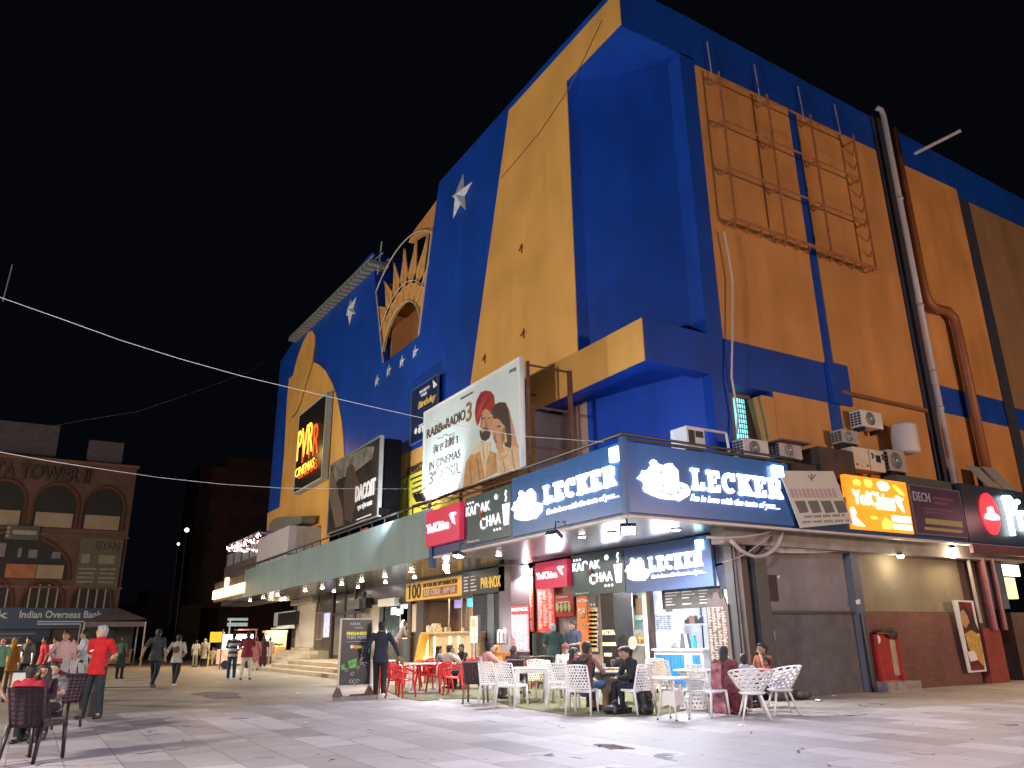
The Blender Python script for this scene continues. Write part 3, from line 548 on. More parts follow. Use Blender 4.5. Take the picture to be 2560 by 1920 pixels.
# birthday poster (dark blue) on blue wall
z=lambda x,y:(680+x/2.963,860+y/2.963)
px_=[z(1040,350),z(1225,240),z(1228,440),z(1130,520),z(1128,715),z(990,765)]
r=(oX(11.7,*z(1035,345)).y,oX(11.7,*z(1228,262)).y,oX(11.7,*z(1040,350)).z,oX(11.7,*z(990,765)).z)
bp_=board('party_poster','dark blue poster with gold script on the blue wall behind the billboard','X' and 11.7,r,mat('poster_navy',(.008,.02,.07),.4,.3,3),mat('poster_edge',(.05,.10,.2)),.05,'poster',.03)
W_=abs(r[0]-r[1]); H_=r[2]-r[3]; rf=lambda a,c,d,e:(r[0]-W_*a,r[0]-W_*c,r[2]-H_*d,r[2]-H_*e)
b=B(); text(b,'PRE-BOOK','X',11.69,rf(.35,.72,.10,.15)); text(b,'YOUR','X',11.69,rf(.4,.62,.18,.23)); lines(b,'X',11.69,rf(.3,.8,.72,.8),2); b.add([oX(11.68,*z(x,y)) for x,y in[(1190,265),(1225,300),(1195,330)]],[(0,1,2)])
for k in range(3): b.prism([oX(11.69,*z(1065+k*27,645-k*7))+V((0,.13*math.cos(a),.13*math.sin(a))) for a in [i*.7854 for i in range(8)]],(.004,0,0))
b.build('poster_print',WHP,bp_)
b=B(); text(b,'Birthday','X',11.69,rf(.3,.95,.30,.46),.01,shear=.3); b.build('gold_script',GLD,bp_)
# yellow contact board
r=(oX(11.85,*z(862,1045)).y,23.3,oX(11.85,*z(862,1045)).z,5.2)
XY=11.85
cb=board('contact_board','bright yellow contact board with a film reel between the two billboards','X' and XY,r,YLP,mat('edge_dark',(.10,.09,.03)),.05,'sign',.03)
b=B(); c=oX(XY,*z(898,1128))
for k in range(7):
    a=k*math.pi/3; rr=.0 if k==6 else .42
b.lathe(c+V((-.012,0,0)),[(.62,0),(.62,.008)],22,0); 
b.tube([c+V((-.01,-.2,-.6)),c+V((-.01,-1.4,.4))],.02,4); text(b,'CONNECT WITH US','X',XY-.01,(c.y-1.3,c.y-4.2,c.z+.85,c.z+.62),.02); lines(b,'X',XY-.004,(c.y-4.2,c.y-1.4,c.z+.45,c.z-.35),4,.35,minw=.8)
b.build('reel_and_print',INK,cb)
b=B()
for k in range(6):
    a=k*math.pi/3+.3; b.lathe(c+V((-.022,.36*math.cos(a),.36*math.sin(a))),[(.14,0),(.14,.008)],12,0)
b.build('reel_holes',YLP,cb)
# flood lamps on arms at the canopy edge
def flood(p,aim,lab,pw=0,col=(1,.9,.75),body=BLK,sz=.16):
    t=thing('flood_light',p,lab,'flood light',group='flood lights on the canopy'); d=(V(aim)-V(p)).normalized(); a=d.cross(V((0,0,1))).normalized(); u=a.cross(d)
    b=B(); b.obox(V(p),a*sz,u*sz*.7,d*.05); b.build('housing',body,t)
    b=B(); b.obox(V(p)+d*.056,a*sz*.85,u*sz*.55,d*.004); b.build('lens',LAMPC if pw else mat('lens_off',(.4,.4,.4),.2),t)
    b=B(); b.tube([V(p)-d*.05,V(p)-d*.15+V((0,0,.18)),V(p)+V((.15,0,.3))],.018,5); b.build('bracket',BLK,t)
    if pw: lamp('flood_lamp','SPOT',V(p)+d*.09,pw,col,.1,aim,130,.5)
flood((9.35,21.0,5.35),(11.9,22.2,8.0),'small flood lamp on an arm below the pale film billboard',330,(.93,.97,1))
flood((9.5,24.2,5.4),(12,32,10),'small flood lamp on the rail left of the pale billboard',900,(.95,.95,1))
flood((9.75,19.2,3.55),(8.5,19,0),'black flood lamp hung under the canopy edge above the red menus',70,(1,.95,.95))
flood((9.8,14.6,3.55),(8.0,14,0),'black flood lamp hung under the blue sign near the corner',80,(.85,.88,1))
flood((10.2,12.5,3.45),(8.0,9,0),'round black lamp hung right at the canopy corner',60,(.80,.82,1))
# ---------------------------------------------------------------- LECKER lettering (slab shapes)
def slabword(b,face,val,r,th=.05):
    W=r[1]-r[0]; H=r[2]-r[3]; s=.045
    G_={'L':[(0,0,.9,.20),(.14,0,.42,1),(0,.85,.56,1),(.70,.1,.9,.38)],
     'E':[(.14,0,.42,1),(0,0,.9,.19),(0,.81,.9,1),(.4,.41,.64,.59),(.70,.1,.9,.34),(.70,.66,.9,.9)],
     'K':[(.10,0,.36,1),(0,0,.46,.15),(0,.85,.46,1),(.60,.85,1,1),(.58,0,1,.15)],
     'R':[(.10,0,.36,1),(0,0,.46,.15),(0,.83,.70,1),(.35,.43,.68,.58),(.64,.52,.88,.92),(.62,0,1,.15)]}
    n=0; x=0
    ws=[.9,.92,.95,1.02,.92,1.02]; tot=sum(ws)+.13*5
    for ch,w in zip('LECKER',ws):
        f=lambda u,v:(r[0]+W*(x+u*w)/tot, r[3]+H*v)
        def pr(pl,k):
            pts=[f(*p) for p in pl]; d=th+k*.002
            if face=='X': b.prism([V((val-d,p,q)) for p,q in pts],(d,0,0))
            else: b.prism([V((p,val-d,q)) for p,q in pts],(0,d,0))
        if ch in G_:
            for k,(a,c,d,e) in enumerate(G_[ch]): pr([(a,c),(d,c),(d,e),(a,e)],k)
            if ch=='K': pr([(.34,.36),(.34,.56),(.68,.9),(.93,.9)],7); pr([(.42,.52),(.56,.70),(.96,.1),(.66,.1)],8)
            if ch=='R': pr([(.45,.52),(.72,.52),(.98,.1),(.66,.1)],8)
        else:
            o=[];i_=[]
            for t in range(13):
                a=math.radians(48+t*264/12); o.append((.5+.5*math.cos(a),.5+.5*math.sin(a))); i_.append((.5+.24*math.cos(a),.5+.30*math.sin(a)))
            pr(o+i_[::-1],0); pr([(.66,.6),(.9,.6),(.9,.98),(.78,.98)],3)
        x+=w+.13
    return b
BURG=[(145,560),(200,500),(210,455),(240,460),(290,440),(300,410),(330,400),(310,340),(345,305),(385,330),(395,365),(440,385),(480,415),(490,375),(540,365),(575,370),(585,400),(610,430),(640,470),(640,640),(680,645),(740,680),(775,750),(760,820),(700,860),(680,870),(630,900),(600,880),(500,870),(400,845),(300,795),(225,745),(210,700),(225,640),(205,600)]
def burger(face,val,r,par,m=None):
    def mp(x,y,d):
        u=(x-145)/630; v=(y-305)/595
        # undo the drawing's slant
        v=v-.18*(u-.5); p=r[0]+(r[1]-r[0])*u; q=r[2]+(r[3]-r[2])*v
        return V((val-d,p,q)) if face=='X' else V((p,val-d,q))
    dv=V((.05,0,0)) if face=='X' else V((0,.05,0))
    b=B(); b.prism([mp(x,y,.05) for x,y in BURG],dv); b.build('food_emblem',m or LW2,par)
    b=B(); dv=dv*.08
    for pl in ([(410,470),(440,475),(435,520),(412,515)],[(425,650),(455,660),(450,700),(425,690)],[(640,690),(690,720),(670,750),(640,730)],[(335,720),(400,735),(470,760),(420,770),(380,745)],[(470,770),(560,800),(540,830),(480,800)],[(590,750),(640,770),(620,810),(590,790)],[(400,820),(470,830),(440,845)],[(560,380),(600,440),(590,450),(550,400)]):
        b.prism([mp(x,y,.055) for x,y in pl],dv)
    b.build('emblem_details',mat('emblem_grey',(.35,.45,.45),.5,.2,20,emit=.25,ecol=(.8,.95,1)),par)
def lecker(lab,face,val,rp,rw,rb_,rt,par_loc,panel=NAVY,lm=None,group=None,back=.1):
    t=thing('stall_sign',par_loc,lab,'sign'); b=B()
    (bX if face=='X' else bY)(b,val,rp,back); b.build('sign_panel',panel,t)
    b=B(); slabword(b,face,val,rw); b.build('sign_lettering',lm or LW,t)
    b=B(); text(b,"I'm in love with the taste of you....",face,val-.01,rt,.008,.03,shear=.35); b.build('tagline_lettering',lm or LW,t)
    burger(face,val,rb_,t); return t
NP=mat('sign_navy_glossy',(.022,.115,.34),.3,.08,2,coat=.3)
rr_=lambda x0,y0,x1,y1,k,ox,oy:rX(XC-.04,ox+x0/k,oy+y0/k,ox+x1/k,oy+y1/k)
k4=(3.95,1060,1080)
# front (left-hand) sign on the canopy
XS=XC-.05
yl0=oX(XS,1279,1205).y
lk1=lecker('blue lit stall sign on the canopy front, left of the corner','X',XS,(yl0,YC-.0,5.22,3.76),
  (oX(XS,1060+1185/3.95,1200).y,oX(XS,1060+1905/3.95,1200).y,oX(XS,1060+1850/3.95,1080+335/3.95).z,oX(XS,1060+1890/3.95,1080+530/3.95).z),
  (oX(XS,1060+870/3.95,1200).y,oX(XS,1060+1170/3.95,1200).y,oX(XS,1330,1080+535/3.95).z,oX(XS,1300,1080+915/3.95).z),
  (oX(XS,1060+1210/3.95,1200).y,oX(XS,1060+1925/3.95,1200).y,oX(XS,1060+1850/3.95,1080+600/3.95).z,oX(XS,1060+1850/3.95,1080+680/3.95).z),(XS,(yl0+YC)/2,3.76),NP)
YS=YC-.05; xr=14.95
oYp=lambda x,y:oY(YS,1560+x/4.88,1080+y/4.88)
lk2=lecker('blue lit stall sign on the canopy side, right of the corner','Y',YS,(XC-.05,xr,5.22,3.76),
  (oYp(800,440).x,oYp(1900,600).x,oYp(800,440).z,oYp(1000,725).z),
  (oYp(145,500).x,oYp(775,500).x,oYp(345,320).z,oYp(600,895).z+.05),
  (oYp(800,770).x,oYp(1885,900).x,oYp(810,755).z,oYp(820,850).z-.03),((XC+xr)/2,YS,3.76),NP)
b=B(); b.box(XC-.13,XC-.03,YC-.13,YC+.0,3.7,5.3); b.build('corner_post',mat('post_blue',(.03,.09,.24),.4),lk1)
b=B(); q=(oX(XS,1060+1852/3.95,1119).y,oX(XS,1060+1935/3.95,1119).y); b.box(XS-.08,XS-.01,q[0],q[1],4.83,5.13); b.build('corner_lamp',mat('lamp_cyan',(1,1,1),.5,0,1,emit=4,ecol=(.6,.93,1)),lk1)
b=B(); b.box(oYp(1790,480).x,oYp(1905,480).x,YS-.1,YS-.01,oYp(1850,420).z,oYp(1850,550).z); b.build('corner_lamp',mat('lamp_cyan',(1,1,1)),lk2)
b=B(); b.tube([(XC-.1,YC-.1,5.36),(15.2,YC-.1,5.36)],.03,6); b.box(XC-.08,15.2,YC-.1,YC-.06,5.24,5.3); b.build('top_rail',BLK,lk2)
# light thrown by the signs
for y in (13.6,16.0): lamp('sign_glow','AREA',(XS-.35,y,4.3),55,(.72,.80,1),1.1,(XS-5,y,2.5))
for x in (11.5,13.6): lamp('sign_glow','AREA',(x,YS-.35,4.3),55,(.72,.80,1),1.1,(x,YS-5,2.5))
lamp('sign_top_glow','POINT',(XS+1.2,14.2,5.6),70,(.55,.70,1),.4)
# red + dark tea signs on the canopy and the repeat of the row over the stalls
def redsign(X,r,lab,lit):
    t=thing('stall_sign',(X,(r[0]+r[1])/2,r[3]),lab,'sign'); b=B(); bX(b,X,r,.16); b.build('sign_panel',mat('sign_crimson',(.50,.02,.06),.35,.05,2,emit=.25,ecol=(.8,.03,.12)),t)
    W=r[0]-r[1]; H=r[2]-r[3]; b=B(); text(b,'Yo!China','X',X-.01,(r[0]-W*.05,r[1]+W*.28,r[2]-H*.38,r[2]-H*.64),.006,.03)
    b.prism([V((X-.04,r[1]+W*u,r[3]+H*v)) for u,v in [(.26,.72),(.2,.76),(.08,.74),(.09,.68),(.16,.68),(.14,.6),(.1,.42),(.17,.5),(.22,.62)]],(.03,0,0)); b.build('sign_lettering',LW,t)
    return t
def teasign(X,r,lab,em):
    t=thing('stall_sign',(X,(r[0]+r[1])/2,r[3]),lab,'sign'); b=B(); bX(b,X,r,.12); b.build('sign_panel',mat('sign_slate',(.045,.085,.095),.3,.08,2),t)
    W=r[0]-r[1]; H=r[2]-r[3]; F_=lambda u0,u1,v0,v1:(r[0]-W*u0,r[0]-W*u1,r[3]+H*v0,r[3]+H*v1)
    b=B(); b.k=0; A=X-.01
    text(b,'KA','X',A,F_(.04,.22,.80,.60),.01,.03); text(b,'AK','X',A,F_(.36,.58,.80,.60),.01,.03)
    b.tube([V((X-.03,r[0]-W*u,r[3]+H*v)) for u,v in [(.25,.60),(.25,.76),(.28,.80),(.32,.80),(.34,.74)]],W*.011,6)
    text(b,'HAA','X',A,F_(.50,.80,.50,.28),.01,.03)
    b.tube([V((X-.03,r[0]-W*(.44+.055*math.cos(a)),r[3]+H*(.36+.10*math.sin(a)))) for a in [math.radians(60+i*30) for i in range(9)]],W*.013,6)
    for k in range(3):
        for u,v in ((.07+.06*k,.87),(.66+.06*k,.18)): b.lathe(V((X-.03,r[0]-W*u,r[3]+H*v)),[(W*.014,0),(W*.014,.03)],10,0)
    b.lathe(V((X-.03,r[0]-W*.70,r[3]+H*.83)),[(W*.03,0),(W*.03,.03)],14,0)
    b.prism([V((X-.03,r[0]-W*u,r[3]+H*v)) for u,v in [(.83,.64),(.97,.64),(.945,.22),(.86,.22)]],(.03,0,0))
    b.tube([V((X-.03,r[0]-W*u,r[3]+H*v)) for u,v in [(.90,.68),(.92,.76),(.90,.82),(.92,.9)]],W*.011,6)
    b.build('sign_lettering',em,t)
    b=B(); b.tube([V((X-.05,r[0]-W*.37,r[3]+H*.68)),V((X-.05,r[0]-W*.44,r[3]+H*.36))],W*.008,6); b.build('red_straw',RED,t)
    b=B(); text(b,'Chill chai pe aa baar','X',A,F_(.06,.34,.08,.03),.01,.01,shear=.3); b.build('tagline_lettering',WHP,t); return t
y1=oX(XS,1078,1300).y; y2=oX(XS,1162,1300).y
redsign(XC-.22,(y1,y2,5.02,3.98),'crimson lit sign at the left end of the canopy sign row',1)
teasign(XS,(y2-.03,yl0+.02,5.1,3.80),'slate tea stall sign on the canopy between red and blue signs',mat('letter_soft',(.8,.8,.8),.5,0,1,emit=.45,ecol=(.9,.95,1)))
XL=13.75
redsign(XL-.15,(oX(XL,1348,1430).y,oX(XL,1427,1430).y,3.62,2.82),'crimson lit sign hung over the red menu wall',1)
ty0=oX(XL,1429,1430).y; ty1=oX(XL,1561,1430).y
teasign(XL,(ty0,ty1,3.70,2.52),'slate lit tea stall sign hung under the canopy above the stalls',LW2)
zz=lambda x,y:oX(XL,1560+x/5.53,1340+y/5.53)
lecker('smaller blue lit sign hung under the canopy over the white kiosk','X',XL,(ty1-.03,zz(1190,100).y,3.68,2.48),
  (zz(345,300).y,zz(1095,300).y,zz(345,295).z,zz(360,500).z),(zz(20,400).y,zz(355,400).y,zz(110,290).z,zz(200,645).z),(zz(390,550).y,zz(1145,550).y,zz(400,550).z+.03,zz(400,605).z),(XL,15.5,2.5),mat('sign_blue_mid',(.085,.14,.32),.45,.08,2))  # panel blue is paled: the light falling on it is in the colour
b=B(); a=zz(1010,60); c=zz(1110,180); b.box(XL-.08,XL-.01,a.y,c.y,a.z,c.z); tag(b.build('corner_lamp_box',mat('lamp_cyan',(1,1,1))),'small glaring square lamp on the corner of the lower blue sign','lamp')
for y in (14.9,17,19.8): lamp('lower_sign_glow','AREA',(XL-.4,y,3.1),30,(.8,.86,1),.8,(XL-4,y,2))
# ================================================================ RIGHT SIDE: signs, pipes, air conditioners
YR=YC-.03
def yb(name,lab,cat,r,face,frame=None,depth=.12,Y=YR,grp=None):
    t=thing(name,((r[0]+r[1])/2,Y,r[3]),lab,cat,group=grp); b=B(); bY(b,Y,r,depth); b.build('sign_panel',face,t)
    if frame:
        b=B(); f=.04; b.box(r[0]-f,r[0],Y-.015,Y+depth,r[3]-f,r[2]+f); b.box(r[1],r[1]+f,Y-.015,Y+depth,r[3]-f,r[2]+f); b.box(r[0],r[1],Y-.014,Y+depth,r[2],r[2]+f); b.box(r[0],r[1],Y-.014,Y+depth,r[3]-f,r[3]); b.build('sign_frame',frame,t)
    return t
r=(17.05,19.58,5.18,3.82); OL=mat('lit_orange',(1,.3,.02),.5,.12,1.5,emit=1.0,ecol=(1,.24,.012))
yo=yb('stall_sign','glowing orange food sign right of the tilted banner','sign',r,OL)
W_=r[1]-r[0]; H_=r[2]-r[3]; f=lambda a,c,d,e:(r[0]+W_*a,r[0]+W_*c,r[2]-H_*d,r[2]-H_*e)
b=B(); text(b,'Yo!China','Y',YR-.01,f(.08,.74,.27,.54),.012,.03); b.box(*f(.43,.74,.56,.585)[:2],YR-.02,YR-.005,*f(0,0,.56,.59)[2:]); b.box(*f(.66,.97,.68,.68)[:2],YR-.02,YR-.005,*f(0,0,.68,.80)[2:]); b.box(*f(.66,.97,.68,.68)[:2],YR-.02,YR-.005,*f(0,0,.84,.94)[2:])
P=lambda pl:b.prism([V((r[0]+W_*u,YR-.03,r[2]-H_*v)) for u,v in pl],(0,.03,0))
P([(.76,.33),(.80,.28),(.86,.33),(.90,.33),(.88,.38),(.85,.4),(.89,.6),(.84,.54),(.79,.44)]); P([(.02,.62),(.06,.60),(.09,.7),(.07,.78),(.13,.86),(.2,.94),(.03,.93)]); P([(.50,.10),(.56,.04),(.66,.06),(.70,.15),(.64,.22),(.55,.22)])
b.build('sign_lettering',LW2,yo)
b=B(); P([(.12,.12),(.17,.06),(.24,.12),(.22,.18),(.13,.17)]); P([(.30,.05),(.40,.05),(.42,.14),(.38,.20),(.31,.17)]); P([(.76,.10),(.80,.08),(.92,.22),(.93,.28),(.86,.24)]); P([(.48,.86),(.52,.78),(.56,.74),(.62,.80),(.66,.9),(.6,.95),(.5,.95)]); P([(.32,.74),(.40,.74),(.42,.78),(.34,.79)])
b.build('food_print',mat('lit_yellow',(1,.8,.2),.5,0,1,emit=1.2,ecol=(1,.55,.06)),yo)
lamp('orange_sign_glow','AREA',(18.3,YR-.4,4.4),40,(1,.45,.1),1.2,(18.3,YR-4,2.5))
r=(19.72,22.0,5.12,3.86); pu=yb('stall_sign','unlit dark purple sign between the orange sign and the red oval sign','sign',r,mat('sign_purple',(.035,.018,.060),.5,.2,2),mat('frame_dull',(.12,.10,.12),.5))
W_=r[1]-r[0]; H_=r[2]-r[3]; f=lambda a,c,d,e:(r[0]+W_*a,r[0]+W_*c,r[2]-H_*d,r[2]-H_*e)
b=B(); text(b,'DECH','Y',YR-.005,f(.03,.36,.12,.32),.01); b.build('sign_lettering',mat('letter_dull',(.35,.33,.38),.6),pu)
b=B(); b.box(f(.2,.95,0,0)[0],f(.2,.95,0,0)[1],YR-.008,YR,*f(0,0,.67,.79)[2:]); lines(b,'Y',YR-.004,f(.1,.98,.84,.93),1,.7,minw=.95); b.build('print_bar',mat('print_mustard',(.30,.27,.10),.6),pu)
b=B(); lines(b,'Y',YR-.004,f(.38,.95,.16,.36),2,.6); lines(b,'Y',YR-.004,f(.15,.95,.42,.58),2,.6); b.build('print_lines',mat('print_plum',(.13,.04,.08),.6),pu)
r=(22.15,40,5.4,3.75); pz=yb('restaurant_sign','dark fascia with a lit red oval hat emblem and white lettering','sign',r,mat('sign_darkteal',(.02,.03,.045),.4),Y=YR+.02)
b=B(); c=V((23.4,YR-.02,4.60)); b.prism([c+V((.46*math.cos(a),0,.60*math.sin(a))) for a in [i*math.tau/32 for i in range(32)]],(0,.04,0)); b.build('oval_emblem',mat('lit_red',(1,.02,.03),.5,0,1,emit=1.5,ecol=(1,.02,.03)),pz)
b=B(); b.prism([c+V((u,-.03,v)) for u,v in [(-.38,-.16),(-.28,-.02),(-.16,.0),(-.12,.17),(0,.2),(.14,.2),(.2,.02),(.32,-.02),(.42,-.10),(.36,-.16),(0,-.19)]],(0,.03,0)); b.build('hat_emblem',LW2,pz)
def stroke(b,pts,wd,Y): b.tube([V((x,Y,z)) for x,z in pts],wd,8)
b=B(); stroke(b,[(24.25,5.1),(24.32,4.6),(24.30,4.02)],.075,YR-.06); stroke(b,[(24.2,5.12),(24.5,5.15),(24.75,4.95),(24.6,4.7),(24.35,4.62)],.07,YR-.06); stroke(b,[(24.85,4.78),(24.9,4.2)],.07,YR-.06); stroke(b,[(24.86,5.02),(24.95,5.06)],.08,YR-.06); stroke(b,[(25.05,4.75),(25.4,4.72),(25.1,4.2),(25.5,4.15)],.06,YR-.06); stroke(b,[(25.6,4.75),(25.95,4.7),(25.6,4.2),(26,4.15)],.06,YR-.06); b.build('script_lettering',mat('lit_ice',(1,1,1),.5,0,1,emit=5,ecol=(.72,.93,1)),pz)
b=B(); b.box(22.2,40,YR-.0,YR+.1,3.45,3.7); b.build('fascia_base',mat('fascia_maroon',(.09,.03,.045),.6),pz)
lamp('red_sign_glow','POINT',(23.8,YR-.9,4.5),25,(1,.4,.4),.3); lamp('shop_glow','AREA',(26,12.9,2.8),60,(1,.75,.45),1,(26,8,0))
# tilted banner
YBn=YR-.12
bn=thing('tilted_banner',(16,YBn,3.8),'cream printed banner hanging crooked over the end of the blue sign','banner')
zq=lambda x,y:(1780+x/2.836,900+y/2.836)
b=B(); pY(b,YBn,[zq(480,785),zq(860,788),zq(1000,1155),zq(630,1190)],.03); b.build('banner_sheet',mat('banner_cream',(.52,.50,.44),.7,.05,2),bn)
b=B()
for i in range(11): x=545+i*30; pY(b,YBn-.004,[zq(x,912),zq(x+20,912),zq(x+45,975),zq(x+22,975)],.004)
b.build('banner_title',mat('print_pinkish',(.42,.28,.30),.7),bn)
b=B()
for i in range(4): x=585+i*92; pY(b,YBn-.004,[zq(x,1000),zq(x+72,996),zq(x+100,1070),zq(x+100,1080),zq(x+38,1086)],.004)
for x0,x1,y in ((655,942,1112),(640,975,1150)):
    n_=26
    for i in range(n_):
        if i%6==5: continue
        u=x0+(x1-x0)*i/n_; yy=y-12*i/n_; pY(b,YBn-.004,[zq(u,yy-9),zq(u+7,yy-9),zq(u+10,yy+8),zq(u+3,yy+8)],.004)
b.tube([oY(YBn-.01,*zq(705,805+k)) for k in (0,30,55)],.01,4); b.tube([oY(YBn-.01,*zq(x,y)) for x,y in [(680,815),(705,850),(735,812)]],.01,4)
b.build('banner_print',mat('print_grey',(.12,.12,.11),.7),bn)
# lit LED below fascia, lamps
def wlamp(x,y,lab,pw):
    p=oY(12.75,x,y); t=thing('wall_lamp',p,lab,'lamp',group='small lamps under the side canopy'); b=B(); b.lathe(p,[(.03,.12),(.09,.03)],14); b.build('lamp_shade',STL,t); b=B(); b.lathe(p,[(.085,.028),(.07,-.02),(.02,-.04)],14); b.build('bulb',LAMPM,t)
    lamp('wall_lamp_light','POINT',p+V((0,.0,-.15)),pw,(1,.80,.52),.06)
wlamp(2384,1374,'bright small lamp under the side canopy left of the striped pipes',75)
wlamp(2252,1392,'dim warm lamp under the side canopy above the brick wall',16)
# red fire box
fb=thing('fire_box',(18.65,13.0,0),'open red fire hose box with a white disc standing at the brick wall','fire box')
r=rY(13.0,2155,1585,2238,1700); b=B(); b.box(18.2,19.1,12.98,13.08,.22,1.38); b.box(18.2,18.24,12.86,12.98,.22,1.38); b.box(19.06,19.1,12.86,12.98,.22,1.38); b.box(18.2,19.1,12.86,12.98,1.34,1.38); b.build('box_body',mat('red_worn',(.36,.025,.02),.6,.25,4),fb)
b=B(); b.lathe((18.38,12.965,1.22),[(.105,0),(.105,-.01)],20,1); b.build('white_disc',WHP,fb)
b=B(); b.box(18.85,19.12,12.95,12.975,.35,1.2); b.build('buff_panel',mat('buff',(.42,.33,.20),.7,.2,5),fb)
b=B(); b.ell((18.9,12.9,1.38),.22,.08,.14); b.ell((18.7,12.9,1.42),.3,.08,.07); b.build('dry_plant_clump',mat('moss_dark',(.06,.055,.035),.95,.4,20,bump=1),fb,True)
b=B(); b.prism([(18.05,12.6,0),(19.45,12.6,0),(19.25,12.98,.24),(18.1,12.98,.24)],(0,.1,0)); b.box(18.05,19.4,12.65,13.1,0,.22); tag(b.build('plinth',mat('plinth_pale',(.30,.26,.24),.9,.3,6,bump=.5)),'rough pale plinth under the red fire box','plinth')
# portrait poster on stand at right
po=thing('poster_board',(23.0,12.85,.2),'tall narrow white framed portrait poster leaning at the brick wall end','poster')
q4=[(2383,1500),(2433,1502),(2467,1678),(2428,1681)]
b=B(); pY(b,12.9,[(2383,1500),(2433,1502),(2467,1678),(2425,1682)],.05); b.build('poster_frame',WHP,po)
b=B(); pY(b,12.89,[(2396,1504),(2428,1506),(2462,1674),(2429,1677)],.012); b.build('poster_sheet',mat('poster_maroon',(.16,.03,.03),.5,.4,5),po)
b=B(); pY(b,12.88,[(2400,1519),(2412,1515),(2428,1530),(2440,1560),(2452,1585),(2440,1582),(2420,1560),(2408,1540)],.01); b.build('artwork_hair',HRD,po)
b=B(); pY(b,12.875,[(2401,1530),(2409,1524),(2419,1540),(2424,1556),(2415,1570),(2407,1562)],.01); b.build('artwork_face',SK,po)
b=B(); pY(b,12.87,[(2412,1585),(2430,1575),(2450,1590),(2459,1640),(2462,1668),(2446,1650),(2430,1640),(2420,1610)],.01); b.build('artwork_dress',mat('poster_gold',(.55,.36,.10),.5,.3,8),po)
b=B(); pY(b,12.865,[(2419,1630),(2436,1626),(2446,1650),(2428,1654)],.01); b.build('artwork_caption',WHP,po)
# striped downpipes near the right end
for i,(x,l) in enumerate([(23.55,'left maroon pipe of the pair above the red pillar'),(24.05,'right maroon pipe of the pair above the red pillar')]):
    b=B(); b.tube([(x,12.85,3.4),(x+.02,12.85,1.4)],.09,10); tag(b.build('maroon_pipe',mat('pipe_maroon',(.20,.05,.06),.4,.2,4)),l,'pipe',group='maroon pipes at the right end')
b=B(); b.tube([(22.95,12.9,3.5),(23.0,12.9,1.6)],.05,8); tag(b.build('grey_conduit',mat('conduit',(.30,.25,.22),.5)),'thin pale conduit below the bright side lamp','pipe')
p=oY(12.4,1995,1612); b=B(); b.tube([(p.x,13.1,.35),(p.x,13.1,1.05)],.035,8); b.ell((p.x,13.1,1.35),.09,.03,.24); tag(b.build('wall_marking_post',mat('post_cream',(.55,.50,.40),.8)),'short cream painted post marking against the grey wall','post')
b=B(); b.tube([(14.2,12.9,.1),(14.8,12.75,.16),(15.4,12.8,.1)],.05,6); b.ell((14.35,12.7,.18),.35,.25,.2); b.ell((14.9,12.6,.1),.25,.2,.1); tag(b.build('rubble_pile',mat('rubble',(.10,.08,.06),.95,.5,15,bump=1)),'dark rubble and sticks at the foot of the grey wall behind the bucket chairs','rubble')
b=B(); b.tube([(17.95,12.95,.0),(17.9,12.95,1.84)],.06,8); tag(b.build('black_drain_pipe',BLK),'black drain pipe on the corner of the grey wall left of the fire box','pipe')
# tall white flue and brown pipe on the side wall
b=B(); pts=[oY(13.2,2176,282),oY(13.2,2185,300),oY(13.2,2343,1157)]
b.tube([V((23.35,13.3,19.25)),V((23.55,13.25,19.2)),V((23.57,13.22,18.9)),V((23.57,13.2,5.3))],.095,12)
for z_ in (15.5,11.5,8.0,9.2): b.tube([V((23.57,13.2,z_)),V((23.57,13.2,z_+.09))],.11,12)
tag(b.build('white_flue_pipe',mat('pipe_white',(.40,.38,.43),.35,.05,3),smooth=True),'tall pale flue pipe running up the side wall past the roof band','pipe')
b=B(); b.box(23.35,23.9,13.52,13.58,4.6,19.1); b.build('flue_backing',mat('stripe_dark',(.03,.035,.06)),bld)
b=B(); b.tube([V((24.1,13.3,18.6)),V((24.12,13.3,12.2)),V((24.25,13.3,11.85)),V((24.55,13.3,11.7)),V((25.3,13.3,11.75)),V((25.62,13.3,11.55)),V((25.68,13.3,11.2)),V((25.72,13.3,4.9))],.16,12)
tag(b.build('brown_drain_pipe',mat('pipe_brown',(.22,.075,.03),.5,.15,3),smooth=True),'brown drain pipe with a double bend right of the pale flue','pipe')
b=B(); a=oY(12.9,1980,330); a=oY(12.6,1982,382); 
a=oY(12.7,2287,384); c=oY(11.2,2402,326); b.tube([a,c],.06,8); tag(b.build('projecting_pole',mat('pipe_white',(.6,.56,.6))),'pale bare pole jutting out from the top of the side wall','pole')
# hoarding frame on the side wall
hf=thing('hoarding_frame',(18.2,13.1,12.2),'empty rusty hoarding frame fixed high on the orange side wall','frame')
Yh=13.15; xs=[15.2,17.25,19.25,21.4]; zs=[17.1,15.6,14.0,12.35]
RUF=mat('frame_rust',(.30,.115,.042),.75,.3,5)
b=B()
for x in xs: b.tube([V((x,Yh,17.3)),V((x,Yh,12.3))],.04,6)
b.each('upright_bar',RUF,hf); b=B()
for z_ in zs[:3]: b.tube([V((15.2,Yh,z_)),V((21.4,Yh,z_))],.03,6)
b.tube([V((15.2,Yh,12.35)),V((21.4,Yh,12.35))],.055,6); b.tube([V((15.2,Yh+.5,12.35)),V((21.4,Yh+.5,12.35))],.045,6); b.each('cross_bar',RUF,hf); b=B()
for i in range(13):
    x=15.2+i*.516; b.tube([V((x,Yh,12.35)),V((min(x+.5,21.4),Yh+.5,12.35))],.025,5)
for x in xs:
    for z_ in (17.1,15.6,14.0,12.35): b.tube([V((x,Yh,z_)),V((x,YF-.02,z_))],.035,5)
